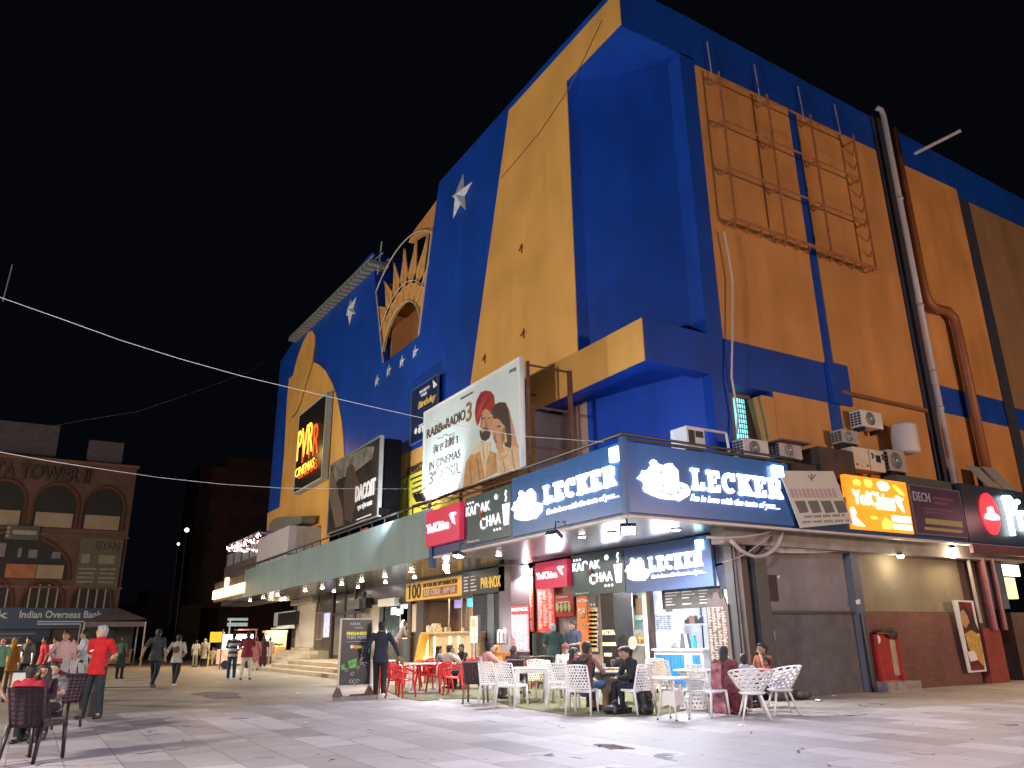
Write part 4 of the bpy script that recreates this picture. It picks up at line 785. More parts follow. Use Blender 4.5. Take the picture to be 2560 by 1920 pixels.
for k in range(9): b.tube([V((21.4,Yh,12.5+k*.55)),V((21.85,YF-.03,12.5+k*.55))],.02,5)
b.each('lattice_bar',RUF,hf)
for x,l in zip([15.25,17.3,19.35,21.2],['thin pale stay wire above the left upright of the hoarding frame','thin pale stay wire above the second upright of the hoarding frame','thin pale stay wire above the third upright of the hoarding frame','thin pale stay wire above the right upright of the hoarding frame']):
    b=B(); b.tube([V((x,13.5,18.7)),V((x,13.45,17.2))],.02,5); tag(b.build('stay_wire',mat('wire_pale',(.35,.33,.38),.5)),l,'wire',group='stay wires above the hoarding frame')
b=B(); pts=[oY(13.4,x,y) for x,y in [(1810,580),(1822,640),(1831,700),(1831,830),(1829,942),(1836,985),(1845,1040),(1842,1085)]]; b.tube(pts,.028,5); tag(b.build('hanging_cable',mat('cable_white',(.55,.5,.5),.5)),'thin white cable hanging down the left edge of the orange side wall','cable')
# antenna on the far tower
p=oX(XF,946,640); b=B(); b.tube([p+V((0,0,-1)),p+V((0,-.4,.6))],.04,5); b.tube([p+V((0,.9,.05)),p+V((0,-.6,-.1))],.03,5); tag(b.build('roof_antenna',mat('ant_grey',(.3,.3,.3),.6)),'small cross shaped antenna at the top corner of the far tower','antenna')
# air conditioners -------------------------------------------------
def acunit(X0,w,Z0,h,lab,Y=12.9,d=.38,side=False,fan=True,z=0,m=None):
    t=thing('air_conditioner',(X0+w/2,Y,Z0),lab,'air conditioner',group='air conditioning units on the canopy roof')
    b=B(); b.box(X0,X0+w,Y,Y+d,Z0,Z0+h); b.build('casing',m or mat('ac_white',(.62,.60,.58),.5,.08,4,stain=.15),t,mods=[('BEVEL',{'width':.02,'segments':2})])
    cx=X0+w*.42; R_=h*.40
    if fan:
        b=B(); b.lathe((cx,Y-.004,Z0+h/2),[(R_,0),(R_,-.012)],28,1); b.build('fan_grille',mat('fan_dark',(.02,.022,.03),.6,.2,20),t)
        b=B(); b.lathe((cx,Y-.02,Z0+h/2),[(R_*.2,0),(R_*.2,-.012)],16,1)
        for q in (.45,.7,.95): b.tube([V((cx+R_*q*math.cos(a),Y-.022,Z0+h/2+R_*q*math.sin(a))) for a in [i*math.tau/20 for i in range(21)]],.006,4)
        b.build('fan_hub',mat('ac_white',(.6,.6,.6)),t)
    b=B()
    for k in range(3):
        for j in range(5): b.box(X0-.004,X0,Y+.03+k*.115,Y+.12+k*.115,Z0+.05+j*(h-.1)/5,Z0+.05+(j+.75)*(h-.1)/5)
    b.build('side_grille',mat('fan_dark',(.02,.022,.03)),t)
    b=B(); b.box(X0+.08,X0+.14,Y+.02,Y+d,Z0-.12,Z0); b.box(X0+w-.14,X0+w-.08,Y+.02,Y+d,Z0-.12,Z0); b.each('foot',BLK,t)
    return t
def acpx(x0,y0,x1,y1,lab,Y=12.95,**k):
    r=rY(Y,x0,y0,x1,y1); return acunit(r[0],r[1]-r[0],r[3],r[2]-r[3],lab,Y,**k)
# white duct box with open frame
t=thing('air_conditioner',(13,12.9,5.3),'white box unit with an open metal frame on the roof edge above the corner sign','air conditioner',group='air conditioning units on the canopy roof')
r=rY(12.9,1722,1088,1749,1116); b=B(); b.box(r[0]-.25,r[1],12.7,13.25,5.4,5.95); b.build('casing',mat('ac_white',(.6,.6,.6)),t,mods=[('BEVEL',{'width':.02,'segments':2})])
b=B(); b.box(r[0]-.2,r[0]-.02,12.69,12.7,5.55,5.85); b.box(r[0]+.02,r[1]-.06,12.69,12.7,5.7,5.85); b.build('vent',BLK,t)
b=B(); b.tube([(r[1],12.75,5.93),(r[1]+.75,12.75,5.93),(r[1]+.8,12.75,5.4)],.035,5); b.tube([(r[1],12.75,5.42),(r[1]+.75,12.75,5.42)],.025,5); b.build('open_frame',mat('ac_white',(.6,.6,.6)),t)
acpx(1858,1093,1925,1147,'white unit with a big black fan above the lit name on the side sign')
acpx(1948,1102,2008,1150,'second white fan unit right of the big fan unit',m=mat('ac_pinkish',(.42,.38,.40),.5))
b=B(); r=rY(12.9,1938,1093,2010,1100); b.box(r[0],r[1],12.7,13.5,5.98,6.02); tag(b.build('metal_sheet',mat('sheet_rust',(.13,.08,.08),.7)),'thin rusty sheet laid over the second fan unit','sheet')
acpx(2103,1071,2150,1112,'small grey fan unit against the wall left of the electrical cabinet',Y=13.1,m=mat('ac_dim',(.36,.33,.32),.6))
acpx(2150,1022,2210,1074,'pale fan unit mounted higher on the wall than the others',Y=13.1)
acpx(2218,1122,2270,1182,'grey fan unit between the cabinet and the water drum',Y=12.9,m=mat('ac_dim',(.36,.33,.32)))
# cabinet
r=rY(12.9,2130,1115,2216,1182); t=thing('electric_cabinet',((r[0]+r[1])/2,12.9,r[3]),'white two door electrical cabinet on the canopy roof above the orange sign','cabinet')
b=B(); b.box(r[0],r[1],12.9,13.3,r[3],r[2]); b.build('cabinet_body',mat('cab_white',(.60,.56,.50),.5,.08,3,stain=.2),t,mods=[('BEVEL',{'width':.015,'segments':2})])
mx=(r[0]+r[1])/2
b=B(); b.box(mx-.008,mx+.008,12.894,12.9,r[3]+.02,r[2]-.02); b.box(mx+.3,mx+.5,12.892,12.9,r[2]-.35,r[2]-.15)
for q in (r[0]+.1,mx-.12): b.lathe((q,12.893,r[3]+.12),[(.03,0),(.03,-.01)],10,1)
for q in (mx+.12,r[1]-.1): b.tube([V((q,12.88,r[3]+.35)),V((q+.06,12.88,r[3]+.42)),V((q,12.88,r[3]+.5))],.02,5)
b.build('cabinet_fittings',BLK,t)
# water drum
p=oY(13.0,2272,1132); t=B(); R_=.36
t.lathe((p.x,13.05,p.z),[(R_*.95,0)]+[(R_*(1+.035*(i%2)),.04+i*.05) for i in range(16)]+[(R_*.9,.86),(.1,.9)],28)
tag(t.build('water_drum',mat('drum_white',(.55,.52,.56),.5,.05,2),smooth=True),'ribbed white water drum on the canopy roof beside the flue pipe','drum')
# dark junk between
b=B(); b.box(16.9,18.3,12.8,13.4,5.2,6.0); b.box(15.9,16.9,12.9,13.4,5.25,5.5); tag(b.build('dark_roof_unit',mat('unit_dark',(.05,.035,.035),.8,.3,3)),'dark boxy unit on the roof between the fan units and the cabinet','roof unit')
for i,(a,c,h,l) in enumerate([(23.9,24.5,.75,'left grey roof panel above the oval emblem sign'),(24.75,25.4,.8,'right grey roof panel above the oval emblem sign')]):
    b=B(); b.prism([(a,12.4,5.45),(c,12.4,5.45),(c,12.9,5.45+h),(a,12.9,5.45+h)],(0,.05,0)); tag(b.build('roof_panel',mat('panel_grey',(.30,.32,.32),.5,.1,2)),l,'panel',group='grey roof panels above the restaurant sign')
b=B(); b.box(19.6,40,12.5,12.9,5.2,5.45); tag(b.build('roof_ledge_box',mat('ledge_green',(.06,.07,.065),.8)),'long dull green ledge on the roof above the purple sign','ledge')
# cables looping under the corner fascia
CB=mat('cable_pale',(.45,.38,.36),.5)
q5=lambda x,y:(1560+x/4.88,1080+y/4.88)
for l,pts,w in [('thick pale cable loop drooping below the end of the side sign',[(1940,1185),(1920,1260),(1880,1370),(1800,1460),(1700,1510),(1600,1520),(1500,1490),(1420,1440),(1350,1370),(1300,1320)],.045),('nearly straight pale cable under the side fascia',[(1010,1285),(1200,1295),(1450,1280),(1700,1240),(1880,1180)],.03),('thin cable slanting down from the end of the side sign',[(1890,1185),(1700,1330),(1500,1480),(1350,1550),(1200,1590)],.014)]:
    b=B(); b.tube([oY(12.6,*q5(*p)) for p in pts],w,6); tag(b.build('cable_loop',CB,smooth=True),l,'cable')
# duct, terrace and lit sign at far left end
X=11.6; dz=lambda x,y:oX(X,500+x/3.95,1200+y/3.95)
b=B(); pts=[(1125,365),(1115,430),(960,490),(900,540),(780,550),(785,440),(840,385),(900,370)]; b.prism([dz(*p)+V((-.6,0,0)) for p in pts],(.7,0,0)); tag(b.build('air_duct',mat('duct_grey',(.17,.17,.16),.5,.25,3,stain=.3)),'grey metal air duct elbow coming out of the yellow wall','duct')
b=B(); A=oX(10.3,647,1335); C=oX(10.3,719,1376); b.box(10.3,12.5,C.y,A.y,5.05,oX(10.3,680,1333).z); tag(b.build('roof_cabin',mat('cabin_white',(.42,.40,.44),.6,.08,2)),'pale boxy cabin on the canopy roof below the duct','cabin')
XT=11.7; ya=oX(XT,647,1370).y; yb2=oX(XT,566,1410).y
te=thing('terrace',(XT,ya,4.9),'far terrace with a glass railing and hanging fairy lights','terrace')
zt0=oX(XT,566,1417).z; LB=oX(XT,567,1400).z
b=B(); b.box(XT,XT+2,ya,yb2+.5,3.8,zt0-.02); b.build('terrace_slab',mat('slab_brown',(.16,.13,.12),.7,.2,2),te)
b=B(); b.box(XT+.02,XT+.06,ya,yb2,zt0,zt0+.85); b.build('glass_rail',mat('rail_glass',(.45,.47,.50),.3,.1,2),te)
z1_=oX(XT,644,1333).z; z2_=oX(XT,567,1366).z
b=B(); b.tube([(XT,ya,zt0+.95),(XT,yb2,zt0+.95)],.05,5)
for i in range(5): yy=ya+i*(yb2-ya)/4; b.tube([(XT,yy,zt0),(XT,yy,(z1_+(z2_-z1_)*i/4) if i%2==0 else zt0+.95)],.04,5)
b.prism([(XT-.1,ya,z1_+.1),(XT-.1,yb2,z2_+.1),(XT-.1,yb2,z2_),(XT-.1,ya,z1_)],(1.6,0,0)); b.build('rail_frame',BLK,te)
rn=random.Random(4); fl0=None
for i in range(95):
    k=rn.random()**1.25; y_=ya+(yb2-ya)*k; z_=z1_+(z2_-z1_)*k-rn.random()*(1.25-.95*k)-.05
    if fl0 is None: b=B(); b.ell((0,0,0),.055,.055,.055,6,4); fl0=b.build('fairy_light',mat('fairy_pink',(1,.8,.8),.5,0,1,emit=9,ecol=(1,.6,.6)),te,world=False); o_=fl0
    else: o_=fl0.copy(); COL.objects.link(o_)
    o_.location=RM[te.name]@V((XT+rn.uniform(-.15,.8),y_,z_))
LO=mat('lit_amber',(1,.6,.2),.5,0,1,emit=3.2,ecol=(1,.62,.25))
es=thing('entrance_sign',(10,51,4.1),'glaring amber sign box with a short vertical bar at the far end of the canopy','sign')
A=oX(9.95,530,1500); C=oX(9.95,608,1460)
b=B(); b.box(9.95,10.05,C.y,A.y,3.98,4.52); b.build('lit_box',LO,es)
b=B(); p=oX(9.95,565,1465); b.box(9.94,10.04,p.y-.3,p.y+.45,4.53,5.1); b.build('lit_bar',LO,es)
b=B(); b.box(10.06,10.3,C.y-.2,A.y+.2,3.8,5.0); b.build('sign_backing',mat('slab_brown',(.16,.13,.12)),es)
lamp('amber_glow','AREA',(9.5,51,4.2),220,(1,.6,.22),2.0,(4,50,1))
# ================================================================ SHOPFRONTS UNDER THE CANOPY
XW=13.85
shut=thing('roller_shutter',(13.9,47,1.0),'closed beige roller shutter at the far end of the glass front','shutter')
b=B(); y0=oX(XW,742,1560).y; y1=oX(XW,787,1560).y
for i in range(26): b.box(XW-.02-(i%2)*.012,XW+.05,y1,y0,1.0+i*.092,1.0+i*.092+.09)
b.build('slats',mat('shutter_beige',(.56,.50,.42),.5,.06,2),shut)
b=B(); b.box(XW-.3,XW+.05,y1-.2,y0+.6,3.4,3.72); b.build('shutter_box',mat('shutter_boxc',(.42,.38,.33),.6),shut)
b=B(); b.box(XW-.25,XW+.04,y1-.15,y0,.86,.99); b.build('sill',STP,shut)
ub=thing('window_unit_box',(13,51,2.2),'open white framed air conditioner box left of the shutter','air conditioner')
A=oX(13.6,697,1534); C=oX(13.6,738,1562); b=B(); b.box(13.5,13.56,C.y,A.y,C.z-.1,C.z); b.box(13.2,13.6,C.y,A.y+.1,C.z-.2,C.z-.1); b.box(13.5,13.56,C.y,A.y,A.z,A.z+.06); b.box(13.5,13.56,A.y,A.y+.7,C.z,A.z+.06); b.build('frame',WHP,ub); b=B(); b.box(13.57,13.9,C.y,A.y,C.z,A.z); b.build('grille',BLK,ub)
def panelX(name,lab,cat,q,m,frame=None,X=XW,em=None,d=.06,grp=None,fw_=.05):
    r=rX(X,*q); t=thing(name,(X,(r[0]+r[1])/2,r[3]),lab,cat,group=grp); b=B(); bX(b,X,r,d); b.build('panel',m,t)
    if frame:
        f=fw_; b=B(); b.box(X-.02,X+d,r[0],r[0]+f,r[3]-f,r[2]+f); b.box(X-.02,X+d,r[1]-f,r[1],r[3]-f,r[2]+f); b.box(X-.019,X+d,r[1],r[0],r[2],r[2]+f); b.box(X-.019,X+d,r[1],r[0],r[3]-f,r[3]); b.build('frame',frame,t)
    return t,r
panelX('poster_case','narrow brown film poster case beside the roller shutter','poster case',(794,1534,803,1598),mat('pc_brown',(.16,.12,.10),.3,.4,4),mat('pc_frame',(.35,.30,.26),.5),grp='poster cases along the cinema front')
t,r=panelX('poster_case','lit blue poster case, second from the roller shutter','poster case',(811,1534,823,1592),mat('pc_lit',(.4,.4,.7),.4,.6,5,emit=.8,ecol=(.45,.45,.95)),mat('pc_frame',(.35,.3,.26)),grp='poster cases along the cinema front')
# glass panels: big grey, uppers
GL=mat('frosted_glass',(.17,.17,.155),.12,.15,1.5); JB=mat('jamb_brown',(.055,.035,.03),.5)
gl=bld
for q in [(838,1538,906,1640),(841,1489,860,1532),(866,1486,886,1528),(889,1482,908,1503)]:
    r=rX(XW+.02,*q); b=B(); bX(b,XW+.02,(r[0],r[1],r[2],max(r[3],.5)),.04); b.build('glass_pane',GL,gl)
for x in (833,863,888,):
    y=oX(XW,x,1520).y; b=B(); b.box(XW-.06,XW+.06,y-.12,y+.12,2.0 if x>840 else .46,3.7); b.build('jamb',JB,gl)
b=B(); y=oX(XW,833,1535).y; b.box(XW-.05,XW+.06,oX(XW,910,1535).y,y,2.62,2.74); b.build('transom',JB,gl)
r=rX(XW,963,1518,1020,1600); b=B(); bX(b,XW,(r[0],r[1],2.9,.46),.04); b.build('door',mat('door_glass',(.05,.075,.075),.08,.2,2),gl)
b=B(); r0=r[0]; b.box(XW-.08,XW+.1,r0,r0+.5,.46,3.05); b.box(XW-.08,XW+.1,r[1],r0+.5,2.9,3.05); b.build('door_frame',BLK,gl)
b=B()
for x in (968,973,998): y=oX(XW,x,1580).y; b.tube([V((XW-.08,y,1.0)),V((XW-.08,y,1.9))],.03,6)
b.each('door_handle',STL,gl)
b=B(); 
for q in [(978,1520,990,1536),(992,1523,999,1538),(1003,1512,1007,1534),(1012,1513,1018,1521)]: bX(b,XW-.015,rX(XW-.015,*q),.01)
b.each('lit_notice',mat('notice_lit',(.8,1,1),.5,.1,8,emit=2.2,ecol=(.75,.95,1)),gl)
panelX('poster_case','tall taupe film poster case left of its twin under the wall speaker','poster case',(908,1519,923,1590),mat('pc_taupe',(.26,.21,.17),.25,.25,4),mat('pc_frame',(.35,.3,.26)),grp='poster cases along the cinema front')
panelX('poster_case','tall buff film poster case just left of the glass door','poster case',(929,1516,948,1594),mat('pc_buff',(.36,.30,.24),.25,.12,4),mat('pc_frame',(.35,.3,.26)),grp='poster cases along the cinema front')
t,r=panelX('lit_poster_case','bright white ringed poster case right of the glass door','poster case',(1003,1514,1019,1594),mat('pc_shine',(.3,.28,.28),.15,.6,8),mat('pc_silver',(.75,.72,.70),.3),grp='poster cases along the cinema front')
b=B(); b.lathe((XW-.04,(r[0]+r[1])/2,1.9),[(.28,0),(.28,-.01)],20,0); b.build('lit_disc',mat('disc_lit',(1,1,1),.4,.3,9,emit=2.0,ecol=(.95,.9,.95)),t)
panelX('poster_case','narrow beige notice case under the left end of the yellow sign','poster case',(1029,1514,1041,1577),mat('pc_beige',(.50,.42,.32),.5,.12,9),mat('pc_frame',(.35,.3,.26)),grp='poster cases along the cinema front')
for q,l in [((1022,1512,1027,1596),'dark brown jamb right of the ringed poster case'),((1043,1505,1058,1640),'dark brown jamb beside the ticket counter')]:
    r=rX(XW-.03,*q); b=B(); b.box(XW-.06,XW+.1,r[1],r[0],.46,3.0); b.build('jamb',JB,gl)
panelX('air_curtain','white air curtain box over the glass door','air curtain',(945,1499,985,1513),WHP,X=13.55,d=.3)
ws=thing('wall_speaker',(13.5,38,2.7),'grey box speaker with a black bracket on the cinema front','speaker'); r=rX(13.4,869,1506,897,1521); b=B(); b.box(13.4,13.7,r[1],r[0],r[3],r[2]+.1); b.build('speaker_box',mat('spk_grey',(.13,.13,.12),.6),ws); b=B(); b.box(13.5,13.85,r[1]-.6,r[1]-.01,r[3]+.0,r[2]+.12); b.tube([(13.5,r[1]-.3,r[3]-.15),(13.8,r[1]+.8,r[3]-.1)],.07,6); b.build('bracket',BLK,ws)
# ticket kiosk sign
XK=13.6
t=thing('ticket_counter_sign',(XK,28,2.9),'long yellow discount sign with black cinema brand panel over the ticket counter','sign')
a=zK=lambda x,y,X=XK:oX(X,960+x/5.53,1350+y/5.53)
yA_=a(305,700).y; yB_=a(1075,650).y; yC_=a(1665,600).y; zt_=3.62; zb_=2.90
b=B(); b.box(XK,XK+.2,yB_,yA_,zb_,zt_); b.build('yellow_panel',mat('sign_mustard',(.72,.42,.07),.5,.06,2,emit=.12,ecol=(1,.6,.1)),t)
b=B(); b.box(XK,XK+.2,yC_,yB_-.004,zb_-.02,zt_+.08); b.build('dark_panel',mat('sign_charcoal',(.05,.048,.05),.4,.1,2),t)
W_=yA_-yB_; f=lambda u0,u1,v0,v1:(yA_-W_*u0,yA_-W_*u1,zb_+(zt_-zb_)*v0,zb_+(zt_-zb_)*v1)
b=B(); text(b,'100','X',XK-.004,f(.07,.30,.90,.10),.012); text(b,'ON YOUR FIRST APP TRANSACTION','X',XK-.004,f(.34,.93,.86,.64)); text(b,'GET','X',XK-.004,f(.02,.07,.85,.78)); b.build('black_lettering',INK,t)
b=B(); r=f(.34,.93,.56,.12); b.box(XK-.006,XK,r[1],r[0],r[3],r[2]); b.build('code_bar',mat('code_rust',(.42,.10,.03),.5),t)
b=B(); text(b,'USE CODE : APP100','X',XK-.009,f(.37,.90,.50,.18),.003); lines(b,'X',XK-.003,(yB_-.15,yB_-1.2,zt_-.06,zb_+.06),5,.4,cols=2); b.build('white_lettering',WHP,t)
b=B(); text(b,'PVR·INOX','X',XK-.004,(a(1345,600).y,a(1615,600).y,3.42,3.04),.002); b.build('brand_lettering',mat('brand_gold',(.75,.50,.10),.4,0,1,emit=.4,ecol=(1,.6,.1)),t)
# grey box above sign w/ string
# kiosk opening and counter
b=B(); yk0=a(560,1200).y; yk1=a(1240,1200).y
b.box(15.2,15.3,yk1,yk0+1,.4,2.9); b.build('counter_room_back',mat('room_brown',(.20,.13,.09),.6,.3,2),bld)
b=B(); b.box(XK+.36,15.2,yk1-.1,yk1,.4,2.9); b.box(XK+.36,15.2,yk0+.9,yk0+1.0,.4,2.9); b.box(13.96,15.2,yk1,yk0+1,2.9,3.0); b.build('counter_room_sides',mat('room_brown',(.2,.13,.09)),bld)
lamp('counter_room_light','AREA',(14.6,28,2.8),70,(1,.78,.5),1.6,(14.4,28,0))
scr=thing('menu_screens',(15.1,28,2.3),'three glowing wall screens inside the ticket counter room','screen')
for k,(x0,y0,x1,y1,c) in enumerate([(790,840,880,925,(.35,.35,.75)),(970,830,1075,935,(.30,.28,.6)),(1155,800,1210,920,(.05,.7,1))]):
    p=a(x0,y0,15.12); q=a(x1,y1,15.12); b=B(); b.box(15.12,15.16,q.y,p.y,q.z,p.z); b.build('screen',mat('screen_%s'%('violet','plum','cyan')[k],c,.4,.6,14,emit=1.6 if k==2 else .9,ecol=c),scr)
tb=thing('tube_lamp',(15.1,27.5,2.1),'short glowing tube lamp inside the ticket counter room','lamp'); p=a(720,1070,14.9); q=a(820,1070,14.9); b=B(); b.tube([p,q],.045,8); b.build('tube',LW,tb)
fr=bld
for x in (560,905,1085,1150,1235): p=a(x,900,13.98); b=B(); b.box(13.95,13.98,p.y-.03,p.y+.03,1.6,2.9); b.build('mullion',mat('mull',(.35,.3,.28),.5),fr)
ct=thing('ticket_counter',(12.9,28.5,0),'pale wood ticket counter with glowing vertical strips','counter')
yk0=a(545,1290,13.3).y; yk1=a(1195,1290,13.3).y
b=B(); b.box(13.3,13.9,yk1,yk0,0,1.56); b.box(13.2,13.95,yk1-.05,yk0+.05,1.561,1.62); b.build('counter_body',WOOD,ct)
b=B()
for x in (600,703,915,1035): y=a(x,1400,13.3).y; b.box(13.285,13.3,y-.06,y+.06,.5,1.45)
b.box(13.27,13.3,yk0-1.1,yk0,.45,.72); b.each('lit_strip',mat('strip_warm',(1,.8,.4),.5,0,1,emit=5,ecol=(1,.72,.28)),ct)
b=B(); 
for x,y,s in [(640,1180,.16),(680,1240,.12),(720,1230,.2),(880,1240,.1),(760,1260,.1),(1120,1200,.08)]:
    p=a(x,y,13.6); b.box(13.5,13.7,p.y-s,p.y+s,1.625,1.625+s*1.6)
tag(b.build('counter_goods',mat('goods_cream',(.5,.42,.3),.5,.4,9)),'small packets and jars along the top of the ticket counter','goods',kind='stuff')
lb=thing('queue_board',(13.1,25.7,.8),'tall cream notice board standing at the right end of the ticket counter','notice board'); p=a(1197,1055,12.9); q=a(1297,1425,12.9); b=B(); b.box(12.9,12.96,q.y,p.y,q.z,p.z); b.build('board_face',mat('notice_cream',(.62,.50,.30),.5,.1,6,emit=.15,ecol=(1,.8,.45)),lb)
b=B(); lines(b,'X',12.898,(p.y-.05,q.y+.08,p.z-.1,q.z+.5),14,.5,minw=.7); text(b,'₹80','X',12.897,(p.y-.3,q.y+.15,q.z+.25,q.z+.12)); b.build('print_lines',mat('print_tan',(.30,.20,.10),.6),lb)
b=B(); b.tube([(12.93,(p.y+q.y)/2,0),(12.93,(p.y+q.y)/2,q.z)],.04,6); b.box(12.88,12.98,q.y-.03,q.y,q.z-.02,p.z+.03); b.box(12.88,12.98,p.y,p.y+.03,q.z-.02,p.z+.03); b.build('board_stand',STL,lb)
b=B(); p=oX(12.9,1036,1640); q=oX(12.9,1052,1588); b.prism([V((12.9,p.y+.1,.46)),V((12.9,p.y-.12,.46)),V((12.9,q.y-.12,1.55)),V((12.9,q.y+.12,1.55))],(.3,0,0)); tag(b.build('slanted_board',mat('board_mustard',(.55,.33,.06),.5)),'mustard yellow board leaning beside the ticket counter','board')
# dark shutters between the counter and the column
for (x0,x1,l) in ((1270,1450,'wide dark ribbed shutter left of the lilac column'),(1545,1665,'narrow dark ribbed shutter touching the lilac column')):
    y0=a(x0,1000,13.95).y; y1=a(x1,1000,13.95).y; b=B()
    for i in range(34): b.box(13.9-(i%2)*.015,13.98,y1,y0,.0+i*.086,.0+i*.086+.084)
    tag(b.build('dark_shutter',mat('shutter_dark',(.018,.022,.035),.4,.2,3)),l,'shutter',group='dark ribbed shutters')
b=B(); y0=a(1452,1000,13.95).y; y1=a(1543,1000,13.95).y; b.box(13.88,13.98,y1,y0,0,2.9); b.build('steel_jamb',mat('jamb_grey',(.14,.16,.17),.3),bld)
b=B(); b.box(13.98,14.2,23.0,26.4,0,3.7); b.build('front_pier',DGR,bld)
# ---- red menu wall (stall 1)
XM=14.35
am=lambda x,y,X=XM:oX(X,1240+x/5.53,1340+y/5.53)
b=B(); b.box(14.6,14.7,18.0,23.2,0,3.7); b.build('stall_back_wall',mat('stall_wall',(.34,.27,.23),.6,.08,2),bld)
def menu(name,lab,q,m,pm,rows,cols,X,grp=None,seed=0,fill=.5,head=None):
    p=am(q[0],q[1],X); c=am(q[2],q[3],X); t=thing(name,(X,(p.y+c.y)/2,c.z),lab,'menu board',group=grp); b=B(); b.box(X,X+.03,c.y,p.y,c.z,p.z); b.build('board',m,t)
    b=B(); h=p.z-c.z; lines(b,'X',X-.001,(p.y-.04,c.y+.04,p.z-h*(.14 if head else .04),c.z+h*.04),rows,fill,cols=cols,seed=seed)
    if head: text(b,head,'X',X-.001,(p.y-.08,c.y+.08,p.z-h*.03,p.z-h*.11),.03,.006)
    b.build('print_lines',pm,t); return t
MR=mat('menu_red',(.55,.06,.03),.45,.06,3); MP=mat('menu_print',(.72,.55,.48),.6)
menu('menu_board','tall red menu board nearest the lilac column',(290,480,520,1320),MR,MP,44,3,XM,'red menu boards',1)
menu('menu_board','red menu board right of the tallest one, behind the red sign',(560,520,815,1315),MR,MP,40,3,XM,'red menu boards',2)
t=menu('menu_board','darker red food picture board under the lower red sign',(820,820,1075,1105),mat('menu_darkred',(.36,.03,.02),.4,.3,9),MP,4,1,XM-.02,'red menu boards',3,.2)
b=B()
for k in range(4): p=am(850+k*55,985,XM-.05); b.ell(p,.02,.1,.16,8,6)
b.build('food_pictures',mat('food_green',(.35,.33,.15),.6,.4,20),t)
t=menu('momo_standee','red and white price standee leaning in front of the menu wall',(210,975,455,1600),mat('menu_pink',(.62,.22,.24),.5,.25,8),mat('menu_white',(.8,.74,.72),.6),40,4,13.2,None,5,.62)
b=B(); p=am(215,975,13.17); q=am(455,1070,13.17); b.box(13.17,13.2,q.y,p.y,q.z,p.z); b.build('header',mat('menu_head',(.55,.03,.04),.5),t)
b=B(); text(b,'MOMOS','X',13.165,(p.y-.05,q.y+.05,p.z-.05,q.z+.08),.03); b.build('header_lettering',WHP,t)
gc=thing('stall_counter',(13.9,21,0),'dark green front of the momo stall counter','counter'); p=am(500,1340,13.9); q=am(745,1600,13.9); b=B(); b.box(13.9,14.3,q.y,p.y,0,p.z); b.build('counter_front',mat('counter_green',(.03,.06,.055),.5,.1,2),gc)
sd=B(); p=am(85,1490,12.9); sd.lathe((12.9,p.y,p.z-.02),[(.17,0),(.18,.05),(.17,.08),(.18,.16),(.17,.2),(.18,.28),(.17,.33),(.18,.42),(.06,.5)],20); tag(sd.build('momo_steamer',STL,smooth=True),'tall stacked steel momo steamer beside the lilac column','steamer')
st=thing('momo_stand',(12.9,p.y,0),'orange food stand under the steel steamer','stand'); b=B(); b.box(12.7,13.2,p.y-.35,p.y+.35,0,p.z-.25); b.build('stand_body',mat('stand_orange',(.55,.22,.05),.5,.15,4),st)
b=B(); b.box(12.62,12.68,p.y-.3,p.y+.3,p.z-.24,p.z-.03); b.build('stand_board',mat('stand_board',(.62,.28,.06),.5),st); b=B(); text(b,'MOM','X',12.615,(p.y+.24,p.y-.24,p.z-.07,p.z-.2),.03); b.build('stand_lettering',mat('stand_red',(.3,.06,.02)),st)
b=B(); b.box(12.8,13.3,p.y-1.9,p.y-.5,.78,.84); b.tube([(13.0,p.y-1.8,0),(13,p.y-1.8,.8)],.03,5); b.tube([(13.0,p.y-.6,0),(13,p.y-.6,.8)],.03,5); tag(b.build('side_table',BRN),'dark side table under the momo standee','table')
# orange food panel + black pizza panel + dark glass
menu('food_banner','orange food banner with pictures of noodles beside the staff doorway',(1110,830,1285,1640),mat('banner_orange',(.72,.16,.02),.45,.12,3),MP,1,1,13.85,None,6,.1)
b=B(); text(b,'Yo!China','X',13.845,(am(1125,900,13.85).y,am(1280,900,13.85).y,am(1200,870,13.85).z,am(1200,915,13.85).z),.03); 
o=b.build('banner_lettering',WHP,bpy.data.objects['food_banner'])
b=B(); rn=random.Random(9)
for k in range(22):
    p=am(1145+rn.random()*120,1010+rn.random()*130,13.84); b.ell(p,.01,.05,.03,8,5)
for k in range(14):
    p=am(1200+rn.random()*70,1210+rn.random()*60,13.84); b.ell(p,.01,.06,.03,8,5)
b.build('food_pictures',mat('food_mix',(.42,.24,.08),.6,.5,30),bpy.data.objects['food_banner'])
t=menu('snack_board','dark board covered in small orange and yellow snack pictures',(1290,830,1425,1640),mat('snack_dark',(.06,.045,.045),.4),MP,2,2,13.83,None,7,.1)
b=B(); cols=[mat('sn_orange',(.7,.18,.03)),mat('sn_yellow',(.75,.45,.08)),mat('sn_cream',(.7,.6,.45))]
for k in range(30):
    b.k=k%3; i,j=k%3,k//3; p=am(1300+i*40+(j%2)*8,1030+j*58,13.825); b.box(13.81,13.83,p.y-.09,p.y+.07,p.z-.09,p.z+.08)
b.build('snack_pictures',cols,t)
bp=thing('drinks_cabinet',(13.85,18,0),'tall black cabinet with cream PIZZA and BURGER lettering','cabinet')
p=am(1440,790,13.85); q=am(1660,1650,13.85); b=B(); b.box(13.85,14.5,q.y,p.y,0,p.z); b.build('cabinet_body',mat('cabinet_black',(.022,.016,.018),.25,.2,2,coat=.3),bp)
b=B()
